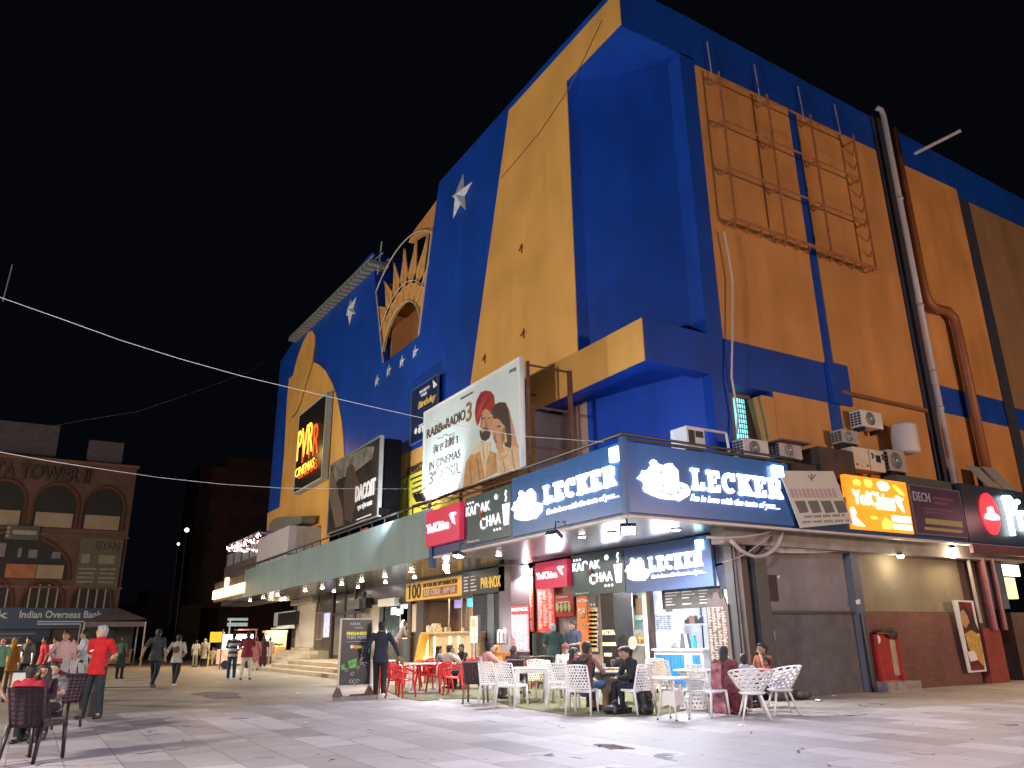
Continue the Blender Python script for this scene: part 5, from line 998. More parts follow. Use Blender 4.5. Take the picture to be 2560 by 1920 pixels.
for s,x0,x1,y0,y1 in [('PIZZA',1475,1645,1300,1365),('BURGER',1478,1665,1470,1520),('FRIES',1500,1600,1615,1665)]:
    P0=am(x0,y0,13.84); P1=am(x1,y1,13.84); text(b,s,'X',13.845,(P0.y,P1.y,P0.z,P1.z),.03,.02)
b.build('cabinet_lettering',mat('letter_cream',(.85,.68,.42),.5,0,1,emit=.7,ecol=(1,.8,.5)),bp)
# bright tea stall interior
b=B(); b.box(15.6,15.7,16.2,19.5,0,3.4); b.build('tea_stall_back',mat('tile_teal_white',(.55,.66,.64),.4,.08,2),bld)
b=B(); b.box(13.9,15.6,16.35,16.42,0,2.6); b.build('stall_partition',mat('part_white',(.62,.62,.66),.5),bld)
lamp('tea_stall_light','AREA',(14.6,17.4,2.7),75,(.93,1,.97),.8,(15.2,17.6,0))
tea=thing('tea_stall_fittings',(15,17.3,0),'white shelf, frames and jars inside the bright tea stall','fittings')
def bxp(X,d,x0,y0,x1,y1,m,nm,par,fn=am): 
    p=fn(x0,y0,X); q=fn(x1,y1,X); b=B(); b.box(X,X+d,q.y,p.y,q.z,p.z); return b.build(nm,m,par)
GB=mat('fit_grey',(.20,.19,.17),.5); bxp(14.5,.6,1700,1300,1900,1640,GB,'grey_cabinet',tea); bxp(15.55,.04,1765,900,1860,1090,mat('frame_teal',(.12,.25,.26),.4,.4,5),'picture_frame',tea)
bxp(15.5,.04,1870,820,1950,970,mat('fit_dark',(.05,.03,.03),.4,.4,8),'picture_frame',tea); bxp(15.4,.08,1925,865,2030,1095,mat('fit_tan',(.36,.20,.13),.6),'board_tan',tea)
bxp(15.3,.04,1775,1110,1870,1280,mat('fit_dark',(.05,.03,.03)),'picture_frame',tea); bxp(15.2,.04,1900,1100,2040,1165,mat('fit_poster',(.35,.5,.45),.5,.4,9),'poster',tea)
bxp(14.3,.3,1660,1500,2060,1520,mat('shelf_white',(.7,.68,.62),.4),'shelf',tea); bxp(14.1,.4,1640,1520,2060,1800,mat('fit_grey',(.2,.19,.17)),'counter_front',tea)
b=B(); rn=random.Random(3)
for k in range(9): p=am(1975+rn.random()*70,1490,14.4); h=.12+rn.random()*.16; b.lathe((14.4+rn.uniform(-.1,.1),p.y,p.z),[(.035,0),(.04,h*.6),(.018,h*.8),(.018,h)],10)
b.each('bottle',mat('bottle_mix',(.42,.25,.10),.2,.6,12),tea)
b=B(); p=am(1885,1480,14.0); b.lathe((14.0,p.y,p.z),[(.0+.17,0),(.17,.02)],24,0); 
tag(b.build('oval_fan',mat('fan_cream',(.55,.50,.42),.5)),'round pale table fan head in front of the tea stall','fan')
# ---- white kiosk
ak=lambda x,y,X=13.9:oX(X,1560+x/5.53,1340+y/5.53)
KW=mat('kiosk_white',(.66,.68,.74),.35,.04,2)
ki=thing('white_kiosk',(15,15.3,0),'white walled snack kiosk interior at the corner of the stall row','kiosk')
b=B(); b.box(15.6,15.7,13.4,16.35,0,3.0); b.build('back_wall',KW,ki)
b=B(); b.box(13.95,15.6,16.25,16.34,0,2.6); b.box(14.05,15.6,13.6,13.7,0,3.0); b.each('side_wall',KW,ki)
b=B(); b.box(13.9,15.7,13.6,16.34,2.95,3.0); b.build('kiosk_ceiling',KW,ki)
b=B(); b.box(13.82,13.96,16.34,16.52,0,2.6); b.build('white_post',mat('post_white',(.74,.70,.64),.4),ki)
b=B(); b.box(13.8,13.95,16.22,16.33,0,2.6); b.build('dark_post',JB,ki)
lamp('kiosk_light','AREA',(14.6,15,2.85),55,(.85,.90,1),1.0,(14.7,15,0))
p=ak(520,775,14.1); b=B(); b.box(14.1,14.16,13.9,p.y,2.02,2.5); b.build('header_menu',mat('header_grey',(.07,.065,.065),.4,.3,4),ki)
b=B(); lines(b,'X',14.098,(p.y-.1,14.1,2.45,2.08),5,.3,cols=3,minw=.3,seed=8); b.build('header_print',mat('menu_white',(.8,.74,.72)),ki)
def kb(X,d,x0,y0,x1,y1,m,nm): return bxp(X,d,x0,y0,x1,y1,m,nm,ki,ak)
# notices on side wall facing -Y? they face the viewer on the far side wall
oYk=lambda x,y:oY(16.235,1560+x/5.53,1340+y/5.53)
p=oYk(425,1080); q=oYk(665,1310); b=B(); b.box(p.x,q.x,16.236,16.25,q.z,p.z); b.build('notice_sheet',mat('notice_white',(.40,.42,.46),.5),ki)
b=B(); lines(b,'Y',16.235,(p.x+.03,q.x-.03,p.z-.03,q.z+.03),7,.6,cols=4,seed=2); b.build('notice_print',mat('print_grey2',(.2,.2,.22),.6),ki)
p=oYk(575,970); q=oYk(668,1040); b=B(); b.box(p.x,q.x,16.22,16.25,q.z,p.z); b.build('small_frame',mat('frame_grey',(.12,.13,.15),.4),ki); kb(14.9,.25,835,1215,1110,1235,KW,'wall_shelf')
kb(14.95,.15,890,1105,970,1215,mat('fit_tan',(.36,.2,.13)),'card_box')
b=B()
for k in range(9): p=ak(850+k*29,1212,14.98); h=.08+.05*((k*7)%3); b.lathe((15,p.y,p.z),[(.03,0),(.03,h),(.015,h+.03)],8)
b.each('cup',mat('cup_dark',(.06,.06,.07),.3,.5,15),ki)
kc=thing('kiosk_counter',(14,15.3,0),'white counter with bright blue plank front','counter')
P0=ak(415,1600,13.75); P1=ak(1150,1600,13.75)
b=B(); b.box(13.75,14.3,14.35,P0.y,.12,1.02); b.box(13.7,14.35,14.3,P0.y+.04,1.021,1.07); b.build('counter_body',mat('counter_white',(.72,.71,.70),.4),kc)
b=B(); n_=9; y_=P0.y-.06; y2_=15.0
for k in range(n_): w=(y_-y2_)/n_; b.box(13.73,13.749,y_-k*w-w+.012,y_-k*w,.2,.93)
for k in range(2): b.box(13.73,13.749,14.45+k*.14,14.45+k*.14+.125,.2,.93)
b.build('blue_planks',mat('plank_blue',(.02,.22,.62),.4,.15,9),kc)
b=B(); p=ak(840,1585,13.9); b.prism([(13.9,p.y+.16,1.075),(13.9,p.y-.05,1.075),(13.9,p.y+.02,1.42),(13.9,p.y+.1,1.42)],(.2,0,0)); tag(b.build('tent_card',mat('card_dark',(.10,.10,.10),.5)),'dark folded tent card on the kiosk counter','card')
b=B(); p=ak(870,1585,13.85); b.prism([(13.85,p.y+.04,1.075),(13.85,p.y-.06,1.075),(13.85,p.y+.0,1.41),(13.85,p.y+.07,1.41)],(.02,0,0)); tag(b.build('white_card',WHP),'white slip leaning on the dark tent card','card')
b=B(); p=ak(975,1585,13.95); b.lathe((13.95,p.y,1.072),[(.07,0),(.075,.2),(.06,.24),(.06,.3)],14); tag(b.build('blue_tub',mat('tub_blue',(.05,.30,.55),.4,.5,9)),'blue and white tub on the kiosk counter','tub')
b=B(); p=ak(750,1585,14.0); b.ell((14.05,p.y,1.08),.2,.25,.2); tag(b.build('glass_dome',mat('dome_grey',(.25,.25,.27),.15,.3,6)),'low glass dome at the left of the kiosk counter','dome')
t=thing('standing_menu',(13.75,13.9,.3),'tall brown standing menu board with a crown top beside the kiosk','menu board')
P0=ak(1120,870,13.7); P1=ak(1530,1750,13.7)
b=B(); b.box(13.7,13.74,P1.y+.05,P0.y,.3,2.05); b.prism([V((13.7,P0.y-u,v)) for u,v in [(.05,2.05),(.08,2.22),(.22,2.16),(.3,2.32),(.42,2.32),(.5,2.16),(.62,2.22),(.66,2.05)]],(.04,0,0)); b.build('board',mat('menu_brown',(.10,.075,.07),.5,.1,3),t)
b=B(); lines(b,'X',13.699,(P0.y-.03,P1.y+.12,2.0,.4),46,.5,cols=4,seed=11,minw=.4)
for k in range(5):
    for j in range(2): b.lathe((13.695,P0.y-.1-.42*j,1.25-k*.18),[(.04,0),(.04,-.003)],10,0)
b.build('print_lines',mat('menu_peach',(.52,.40,.34),.6),t)
b=B(); b.box(13.85,14.05,12.98,13.14,0,3.7); b.build('dark_end_frame',JB,bld); b=B(); b.box(13.8,13.9,13.14,13.17,0,3.5); b.build('pale_edge_strip',mat('edge_pale',(.45,.38,.36),.4),bld)
b=B(); b.prism([V((13.9,13.25,2.4)),V((13.9,13.75,2.4)),V((13.9,13.95,3.5)),V((13.9,13.2,3.6))],(.4,0,0)); tag(b.build('rolled_tarpaulin',mat('tarp_dark',(.03,.035,.06),.6,.3,6)),'dark bundled tarpaulin hanging at the end of the stall row','tarpaulin')
# ================================================================ BRICK TOWER ACROSS THE SQUARE (far left)
YT=70.0
tw=thing('brick_tower',(-6,YT,0),'old brown brick tower with arched windows and cream panels at the far left','building')
BKT=brickmat('tower_brick',(.18,.095,.075),(.15,.08,.062),(.14,.09,.075),.9,.22,.03,'XZ',.9,.4)
XR=5.75; XLf=-22
b=B(); b.box(XLf,XR,YT,YT+12,0,15.3); b.build('tower_wall',BKT,tw)
b=B(); b.box(-10,-.2,YT+2,YT+8,15.3,18.4); b.box(2.0,4.6,YT+1,YT+6,15.31,17.3); b.each('roof_block',mat('roof_block_lilac',(.10,.08,.10),.8,.2,2),tw)
b=B(); b.box(XLf,XR+.15,YT-.25,YT,15.0,15.25); b.box(XLf,XR+.1,YT-.2,YT,9.3,9.45); b.box(XLf,XR+.1,YT-.2,YT,5.4,5.55); b.each('string_course',mat('brick_pale',(.17,.08,.055),.9),tw)
DKG=mat('window_dark',(.012,.010,.012),.7,.4,2); CP=mat('panel_cream',(.30,.235,.17),.7,.12,1); RIM=mat('brick_rim',(.11,.045,.03),.9)
def tY(x,y): return oY(YT-.02,x/3.16,1000+y/3.16)
def arch(name,cx,z0,w,h,rise,par,panel=None,mull=0,grp=None):
    b=B(); pts=[V((cx-w/2,YT-.03,z0)),V((cx+w/2,YT-.03,z0)),V((cx+w/2,YT-.03,z0+h))]+[V((cx+w/2*math.cos(a),YT-.03,z0+h+rise*math.sin(a))) for a in [i*math.pi/12 for i in range(1,12)]]+[V((cx-w/2,YT-.03,z0+h))]
    b.prism(pts,(0,.025,0)); o=b.build(name,DKG,par)
    b=B(); rim=[V((cx+(w/2+.12)*math.cos(a),YT-.12,z0+h+(rise+.12)*math.sin(a))) for a in [i*math.pi/16 for i in range(17)]]; b.tube([V((cx+w/2+.12,YT-.12,z0))]+rim+[V((cx-w/2-.12,YT-.12,z0))],.13,5); b.build('frame',RIM,o)
    if panel: b=B(); b.box(cx-w/2+.15,cx+w/2-.15,YT-.16,YT-.04,z0+.05,z0+panel); b.build('balcony_panel',CP,o)
    if mull:
        b=B()
        for k in range(mull): x=cx-.9+k*1.8/(mull-1); b.box(x-.05,x+.05,YT-.1,YT-.04,z0,z0+h+rise*.86)
        b.build('mullion',mat('mull_cream',(.35,.28,.2),.7),o)
def ax(x0,x1): a=tY(x0,700).x; c=tY(x1,700).x; return (a+c)/2,c-a
for x0,x1 in ((-130,215),(300,630),(690,995)):
    cx,w=ax(x0,x1); arch('arched_window',cx,9.9,w,1.7,1.65,tw,1.15)
cx,w=ax(-500,-190); arch('arched_window',cx,9.9,w,1.7,1.65,tw,1.15)
for x0,x1 in ((-200,110),(200,510),(590,890)):
    a=tY(x0,1450).x; c=tY(x1,1450).x; arch('arched_window',(a+c)/2,3.9,c-a,.4,1.6,tw,None,4)
a=tY(-560,1100).x; c=tY(580,1100).x; arch('wide_arch',(a+c)/2,6.05,c-a,.5,2.8,tw)
b=B()
for x0,x1,z0,z1,m in ((0,60,7.6,8.6,0),(245,315,7.6,8.2,0),(430,500,7.6,8.1,0),(160,190,7.6,8.3,0)):
    b.box(tY(x0,1100).x,tY(x1,1100).x,YT-.14,YT-.05,z0,z1)
b.each('inner_pane',mat('pane_lilac',(.13,.11,.14),.5,.2,3),tw)
b=B(); b.box(tY(70,1200).x,tY(310,1200).x,YT-.2,YT-.06,6.1,7.1); b.build('orange_panel',mat('panel_orange_dim',(.32,.12,.05),.7,.2,2),tw)
b=B(); b.box(tY(315,1200).x,tY(525,1200).x,YT-.2,YT-.06,6.1,7.1); b.build('cream_panel',CP,tw)
b=B(); text(b,'GUPTA TOWER II','Y',YT-.28,(tY(-330,550).x,tY(715,560).x,14.65,13.45),.02,.15); b.build('roof_lettering',mat('letters_dark',(.035,.015,.012),.6),tw)
t=thing('wall_sign',(0,YT,8.8),'small dark sign with three round marks on the brick tower','sign'); b=B(); b.box(tY(75,900).x,tY(340,900).x,YT-.5,YT-.3,8.85,9.9); b.build('sign_panel',BLK,t)
b=B(); lines(b,'Y',YT-.5,(tY(115,900).x,tY(330,900).x,9.65,9.2),1,.7,minw=.98); 
for k in range(3): b.lathe((tY(93,900).x,YT-.51,9.7-k*.3),[(.12,0),(.12,-.02)],12,1)
b.build('sign_print',mat('print_dim_cream',(.30,.26,.18),.7),t)
t=thing('wall_hoarding',(4,YT,5.6),'dull grey hoarding with pale print rows at the right edge of the brick tower','sign'); b=B(); b.box(tY(640,1100).x,tY(975,1100).x,YT-.5,YT-.3,5.5,9.25); b.build('sign_panel',mat('hoard_grey',(.10,.085,.065),.7,.2,2),t)
b=B(); text(b,'GYAN','Y',YT-.505,(tY(760,1100).x,tY(950,1100).x,9.0,8.35),.02); b.build('sign_lettering',mat('letters_dark',(.035,.015,.012)),t)
b=B(); lines(b,'Y',YT-.5,(tY(645,1100).x,tY(970,1100).x,7.0,5.7),4,.4,cols=2,minw=.8); b.box(tY(665,1100).x,tY(730,1100).x,YT-.52,YT-.5,7.3,8.0); b.box(tY(800,1100).x,tY(925,1100).x,YT-.52,YT-.5,7.3,7.95); b.build('sign_print',mat('print_sand',(.24,.205,.15),.7),t)
t=thing('bank_sign',(0,YT,2.4),'wide blue bank sign over the ground floor of the brick tower','sign'); b=B(); b.box(tY(-700,1560).x,tY(895,1560).x,YT-.6,YT-.4,2.45,3.95); b.build('sign_panel',mat('bank_blue',(.030,.055,.13),.6,.15,1),t)
b=B(); text(b,'Indian Overseas Bank','Y',YT-.62,(tY(180,1560).x,tY(820,1560).x,3.75,3.22),.02,.05); text(b,'Bank','Y',YT-.62,(tY(-260,1560).x,tY(95,1560).x,3.75,3.2),.02,.05); lines(b,'Y',YT-.6,(tY(300,1560).x,tY(720,1560).x,3.05,2.7),2,.5,minw=.9); b.build('sign_lettering',mat('letters_grey',(.42,.43,.45),.6,.1,3,emit=.03,ecol=(1,1,1)),t)
t=thing('atm_sign',(-1,YT,1.5),'second lower dark blue sign under the bank sign','sign'); b=B(); b.box(-8,1.4,YT-.62,YT-.45,1.55,2.4); b.build('sign_panel',mat('bank_blue2',(.018,.035,.07),.6),t); b=B(); lines(b,'Y',YT-.62,(-3,1.2,2.25,1.7),2,.5); b.build('sign_print',mat('print_dimblue',(.12,.16,.2)),t)
# ground floor shops of the tower
def sY(x,y,Y=YT-.1): return oY(Y,x/3.95,1500+y/3.95)
b=B(); b.box(-16,sY(370,300).x,YT-.14,YT-.04,0,1.35); 
o=b.build('lit_shop_window',mat('shop_lit',(.6,.8,.85),.5,.6,.9,emit=.55,ecol=(.55,.8,.85)),tw)
b=B(); b.box(sY(150,300).x,sY(265,300).x,YT-.2,YT-.15,.5,1.35); b.box(sY(280,300).x,sY(345,300).x,YT-.22,YT-.15,0,1.38); b.each('lit_panel',mat('panel_lit',(1,1,1),.5,.1,3,emit=2.0,ecol=(.8,.97,1)),tw)
for x0,x1 in ((370,540),): b=B(); b.box(sY(x0,300).x,sY(x1,300).x,YT-.15,YT-.04,0,1.45); b.build('dark_doorway',DKG,tw)
a=sY(650,250).x; c=sY(1120,250).x; arch('dark_archway',(a+c)/2,0,c-a,.6,1.1,tw)
lamp('tower_shop_light','AREA',(-9,YT-1.2,2.0),260,(.75,.93,1),3,(-8,YT-8,0))
lamp('tower_shop_light','POINT',(-6,62,4.5),380,(1,.66,.45),.3)
# dark blocks behind
for nm,lab,x0,x1,y,h,m in [('dark_apartment_block','dim reddish apartment block behind the far end of the cinema',14.5,30,95,21,mat('block_red',(.060,.022,.018),.9,.2,.3)),('low_dark_block','low unlit block closing the far side of the square',6.6,15,88,5.0,mat('block_dark',(.028,.018,.015),.9,.3,.4))]:
    t=thing(nm,((x0+x1)/2,y,0),lab,'building'); b=B(); b.box(x0,x1,y,y+10,0,h); b.box(x0+3,x1-2,y+1,y+8,h,h+1.5); b.build('block_wall',m,t)
    b=B()
    for i in range(3):
        for j in range(int(h//3.2)): b.box(x0+1+i*2.6,x0+2.2+i*2.6,y-.05,y-.0,1.2+j*3.2,2.5+j*3.2)
    b.each('window',DKG,t)
for (x,y,s),l in zip([(467,1325,.22),(446,1360,.14)],['faint pale street light high beyond the square','small street light just below the other distant light']):
    p=oY(86,x,y); t=thing('distant_lamp',(p.x,p.y,0),l,'street light',group='distant street lights'); b=B(); b.ell(p,s,s,s); b.build('lamp_head',mat('lamp_far',(1,1,1),.5,0,1,emit=2.5,ecol=(.85,1,.98)),t)
    b=B(); b.tube([p,V((p.x,p.y,0))],.03,5); b.build('pole',BLK,t)
# gazebo
gz=thing('gazebo',(3.2,58,0),'dark peaked gazebo tent in front of the brick tower','tent')
def gY(x,y,Y=56): return oY(Y,x/3.95,1500+y/3.95)
xa=gY(830,200).x; xb_=gY(1450,200).x; zt1=gY(850,215).z; xm=gY(1130,90).x; zt2=gY(1180,85).z
cl=mat('tent_cloth',(.075,.065,.085),.8,.2,2)
b=B(); A=[V((xa,56,zt1)),V((xb_,56,zt1+.15)),V((xb_,60,zt1+.15)),V((xa,60,zt1))]; top=V(((xa+xb_)/2+.1,58,zt2+.15)); b.add(A+[top],[(0,1,4),(1,2,4),(2,3,4),(3,0,4)]); b.box(xa,xb_,55.98,56.0,zt1-.3,zt1); b.build('tent_roof',cl,gz)
b=B()
for x in (xa+.05,xb_-.05):
    for y in (56,60): b.tube([V((x,y,0)),V((x,y,zt1))],.05,6)
b.each('tent_pole',mat('pole_grey',(.25,.22,.22),.5),gz)
b=B(); b.box(xa+.4,xb_-.3,59.8,59.9,0,zt1-.2); b.build('tent_back',mat('tent_back_dark',(.03,.035,.035),.8),gz)
b=B(); b.box(xb_-1.9,xb_-.5,57.4,58.2,.15,.95); b.box(xb_-2.0,xb_-.4,57.3,58.3,.95,1.02); tag(b.build('trader_cart',mat('cart_rust',(.16,.07,.05),.8,.4,4)),'low dark cart standing inside the gazebo tent','cart')
# far lit stalls beyond the couples
t=thing('lit_food_cart',(10.3,48,0),'brightly lit colourful food cart behind the couple in jeans and maroon','food cart')
c=G(590,1672); b=B(); b.box(c.x-.9,c.x+.9,c.y,c.y+.8,.25,1.0); b.build('cart_body',mat('cart_mix',(.5,.2,.12),.5,.9,5,emit=.6,ecol=(.9,.5,.3)),t)
b=B(); b.box(c.x-.8,c.x+.8,c.y+.2,c.y+.25,1.0,1.75); b.build('cart_display',mat('cart_glow',(1,.9,.8),.5,.7,6,emit=2.6,ecol=(1,.86,.8)),t)
b=B(); b.ell((c.x-.05,c.y-.05,1.55),.14,.08,.14); b.build('cart_bulb',LAMPC,t)
b=B(); b.box(c.x-.1,c.x+.95,c.y-.1,c.y+.9,1.95,2.02); b.tube([(c.x+.9,c.y,0),(c.x+.9,c.y,2)],.03,5); b.tube([(c.x-.85,c.y,0),(c.x-.85,c.y,2)],.03,5); b.build('cart_frame',mat('cart_frame',(.2,.05,.05),.6),t)
b=B()
for s in (-.6,.6): b.lathe((c.x+s,c.y-.05,.22),[(.22,0),(.22,-.05)],18,1)
b.each('wheel',BLK,t); lamp('cart_light','POINT',(c.x,c.y-.5,1.8),45,(1,.92,.85),.1)
p=G(536,1665); b=B(); b.box(p.x-.42,p.x+.42,p.y,p.y+.05,1.35,1.95); b.tube([(p.x-.4,p.y,0),(p.x-.4,p.y,1.9)],.03,5); tag(b.build('yellow_board',mat('board_yellow',(.55,.42,.02),.6,.1,3,emit=.15,ecol=(1,.8,.05))),'plain yellow board on a stand left of the lit food cart','sign')
b=B(); q=oY(62,570,1545); q2=oY(62,619,1562); b.box(q.x,q2.x,62,62.1,q2.z+.3,q.z); b.box(q.x,q2.x,62,62.1,q2.z-.1,q2.z+.15); b.tube([V((q.x+.2,62.1,0)),V((q.x+.2,62.1,q.z))],.06,5); tag(b.build('lit_grey_board',mat('board_pale',(.5,.55,.52),.6,.3,3,emit=.22,ecol=(.8,1,.95))),'pale lit double board above the heads of the couple','sign')
t=thing('snack_stall',(12.6,44.2,0),'warm lit orange snack stall at the foot of the shutter steps','food stall'); c=G(700,1648)
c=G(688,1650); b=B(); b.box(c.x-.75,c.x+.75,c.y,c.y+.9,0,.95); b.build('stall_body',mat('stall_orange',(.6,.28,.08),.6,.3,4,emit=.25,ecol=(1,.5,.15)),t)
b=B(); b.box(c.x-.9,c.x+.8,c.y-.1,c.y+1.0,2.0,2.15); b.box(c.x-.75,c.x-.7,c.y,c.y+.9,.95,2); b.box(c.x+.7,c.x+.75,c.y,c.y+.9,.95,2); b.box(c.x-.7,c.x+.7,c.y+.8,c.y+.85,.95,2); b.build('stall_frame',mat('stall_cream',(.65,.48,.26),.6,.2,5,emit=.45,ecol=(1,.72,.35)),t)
b=B(); b.ell((c.x+.3,c.y-.15,1.85),.2,.1,.13); b.ell((c.x-.75,c.y-.2,1.65),.16,.1,.12); b.each('stall_bulb',LAMPM,t); lamp('stall_light','POINT',(c.x,c.y-.6,1.9),90,(1,.72,.38),.1)
b=B(); rn=random.Random(2)
for k in range(10): b.ell((c.x-.5+k*.11,c.y+.1,1.05+rn.random()*.12),.07,.07,.1,8,5)
b.each('stall_goods',mat('goods_dark',(.10,.06,.03),.6,.5,8),t)
# signal cables across the sky
def wire(pts,w,lab,m=None):
    b=B(); b.tube([on(1,Y,x,y) for x,y,Y in pts],w,5); tag(b.build('overhead_cable',m or mat('cable_sky',(.62,.60,.64),.6),smooth=True),lab,'cable',group='cables strung across the square')
wire([(-2600,250,14),(-900,480,14),(-60,722,14.2),(0,743,14.4),(150,796,14.6),(300,850,14.6),(450,897,14.5),(600,939,14.2),(750,975,13.9),(900,1010,13.6),(1100,1055,13.2),(1300,1090,12.9),(1510,1105,12.5)],.0055,'long pale cable sagging from upper left to the corner of the blue sign')
wire([(-2600,700,16),(-900,980,16),(-60,1120,16),(0,1130,16),(120,1152,16),(250,1172,16),(400,1194,16.5),(550,1210,17),(700,1220,17.5),(900,1222,18),(1080,1222,18.5)],.005,'lower pale cable running in front of the brick tower to the pale billboard')
wire([(-900,1250,24),(0,1092,25),(210,1050,26),(340,1030,27),(500,975,28),(620,930,30),(715,870,36)],.008,'faint thin cable rising to the far end of the cinema roof',mat('cable_dim',(.035,.035,.04),.8))
p0=on(1,17,25,690); b=B(); b.tube([p0+V((0,0,.25)),p0+V((-.03,0,-.55))],.012,5); tag(b.build('antenna_rod',mat('rod_dim',(.06,.06,.07))),'thin pale rod at the left edge above the long cable','rod')
b=B(); x0=oX(XF-.04,1548,-10)
pts=[oX(XF-.05,*q) for q in [(1500,35),(1400,240),(1330,380),(1260,520),(1253,445)]][:4]
b.tube([oX(XF-.05,x,y) for x,y in [(1505,50),(1463,140),(1420,225),(1350,330),(1300,390),(1253,445)]],.012,4); tag(b.build('wall_cable',mat('cable_brown',(.20,.09,.03),.7)),'thin dark cable slanting down the yellow stripe','cable')
# ================================================================ FURNITURE
def perf(nu,nv,fn,hole=.62,seed=0,solidrows=0):
    """perforated sheet: each cell a ring of faces round an uneven hole"""
    rn=random.Random(seed); b=B()
    for j in range(nv):
        for i in range(nu):
            o=(j%2)*.5/nu; u0,u1,v0,v1=max(i/nu-o,0),min((i+1)/nu-o+(.5/nu if j%2 and i==nu-1 else 0),1),j/nv,(j+1)/nv
            def P_(u,v): return fn(min(max(u,0),1),v)
            if j<solidrows: b.add([P_(u0,v0),P_(u1,v0),P_(u1,v1),P_(u0,v1)],[(0,1,2,3)]); continue
            cu,cv=(u0+u1)/2,(v0+v1)/2; out=[(u0,v0),(cu,v0),(u1,v0),(u1,cv),(u1,v1),(cu,v1),(u0,v1),(u0,cv)]
            h=hole*rn.uniform(.72,1.12); a0=rn.uniform(-.5,.5); inn=[]
            for (u,v) in out:
                du,dv=(u-cu)*h*rn.uniform(.6,1.0),(v-cv)*h*rn.uniform(.6,1.0); 
                if abs(u-cu)>1e-9 and abs(v-cv)>1e-9: du*=.72; dv*=.72
                inn.append((cu+du,cv+dv))
            b.add([P_(*p) for p in out]+[P_(*p) for p in inn],[(k,(k+1)%8,8+(k+1)%8,8+k) for k in range(8)])
    return b
SOL=('SOLIDIFY',{'thickness':.014,'offset':0})
PROTO={}
def hide_proto(o): pass
used=set()
def place(kind,x,y,rz,label,group):
    """x,y image foot point or Vector"""
    p=G(x,y) if y is not None else x
    o=PROTO[kind] if kind not in used else copytree(PROTO[kind])
    used.add(kind); o.location=p; o.rotation_euler=(0,0,math.radians(rz)); tag(o,label,None,group); return o
def legs(t,pts,m,r0=.024,r1=.017,name='leg'):
    for a,c in pts: b=B(); b.tube([a,c],[r0,r1],8); b.build(name,m,t,True)
def mk_white(m,nm='white'):
    t=thing('perforated_chair',(0,0,0),'x','chair')
    def bk(u,v): w=.225-.02*v+.0; x=(u-.5)*2*w; return V((x,-.215-.10*v-.035*(1-(u*2-1)**2),.42+.44*v+.012*(1-(u*2-1)**2)*(v>.9)))
    perf(8,9,bk,.93,1).build('backrest',m,t,mods=[SOL])
    b=B(); b.add([V((-.225,-.22,.43)),V((.225,-.22,.43)),V((.235,.0,.435)),V((.22,.21,.45)),V((-.22,.21,.45)),V((-.235,.0,.435)),V((0,0,.425))],[(0,1,6),(1,2,6),(2,3,6),(3,4,6),(4,5,6),(5,0,6)]); b.build('seat',m,t,mods=[('SOLIDIFY',{'thickness':.035})])
    for s in (-1,1):
        b=B(); b.obox((s*.232,-.31,.86-.0),(.012,0,0),(0,.016,0),(0,0,.0)); 
        b=B(); b.tube([V((s*.207,-.318,.865)),V((s*.222,-.26,.62)),V((s*.228,-.215,.43)),V((s*.245,-.29,0))],[.014,.018,.026,.018],8); b.build('leg',m,t,True)
        b=B(); b.tube([V((s*.21,.20,.44)),V((s*.225,.235,0))],[.028,.018],8); b.build('leg',m,t,True)
    b=B(); b.tube([V((-.207,-.318,.866)),V((0,-.352,.878)),V((.207,-.318,.866))],.015,6); b.build('top_rail',m,t,True)
    return t
PROTO['white']=mk_white(WHT); PROTO['cream']=mk_white(CRM)
def mk_bucket():
    t=thing('bucket_chair',(0,0,0),'x','chair'); m=WHT
    def sh(u,v):
        a=math.pi*(1.5+ (u-.5)*1.55); top=.82-.17*abs(u*2-1)**2.0; R_=.14+.235*v**.75; z=.41+(top-.41)*v
        return V((R_*math.cos(a)*1.02,R_*math.sin(a)*1.0-.04*v+.03,z))
    perf(12,6,sh,.92,5,1).build('shell',m,t,mods=[SOL])
    b=B(); b.lathe((0,.04,.39),[(.02,0),(.20,.0),(.235,.03),(.215,.045)],24); b.build('seat',m,t,True)
    b=B(); b.tube([sh(i/20,1.0) for i in range(21)],.014,6); b.build('rim',m,t,True)
    for a in (45,135,225,315): b=B(); c,s=math.cos(math.radians(a)),math.sin(math.radians(a)); b.tube([V((.16*c,.16*s+.03,.40)),V((.33*c,.33*s+.03,0))],[.024,.015],8); b.build('leg',m,t,True)
    return t
PROTO['bucket']=mk_bucket()
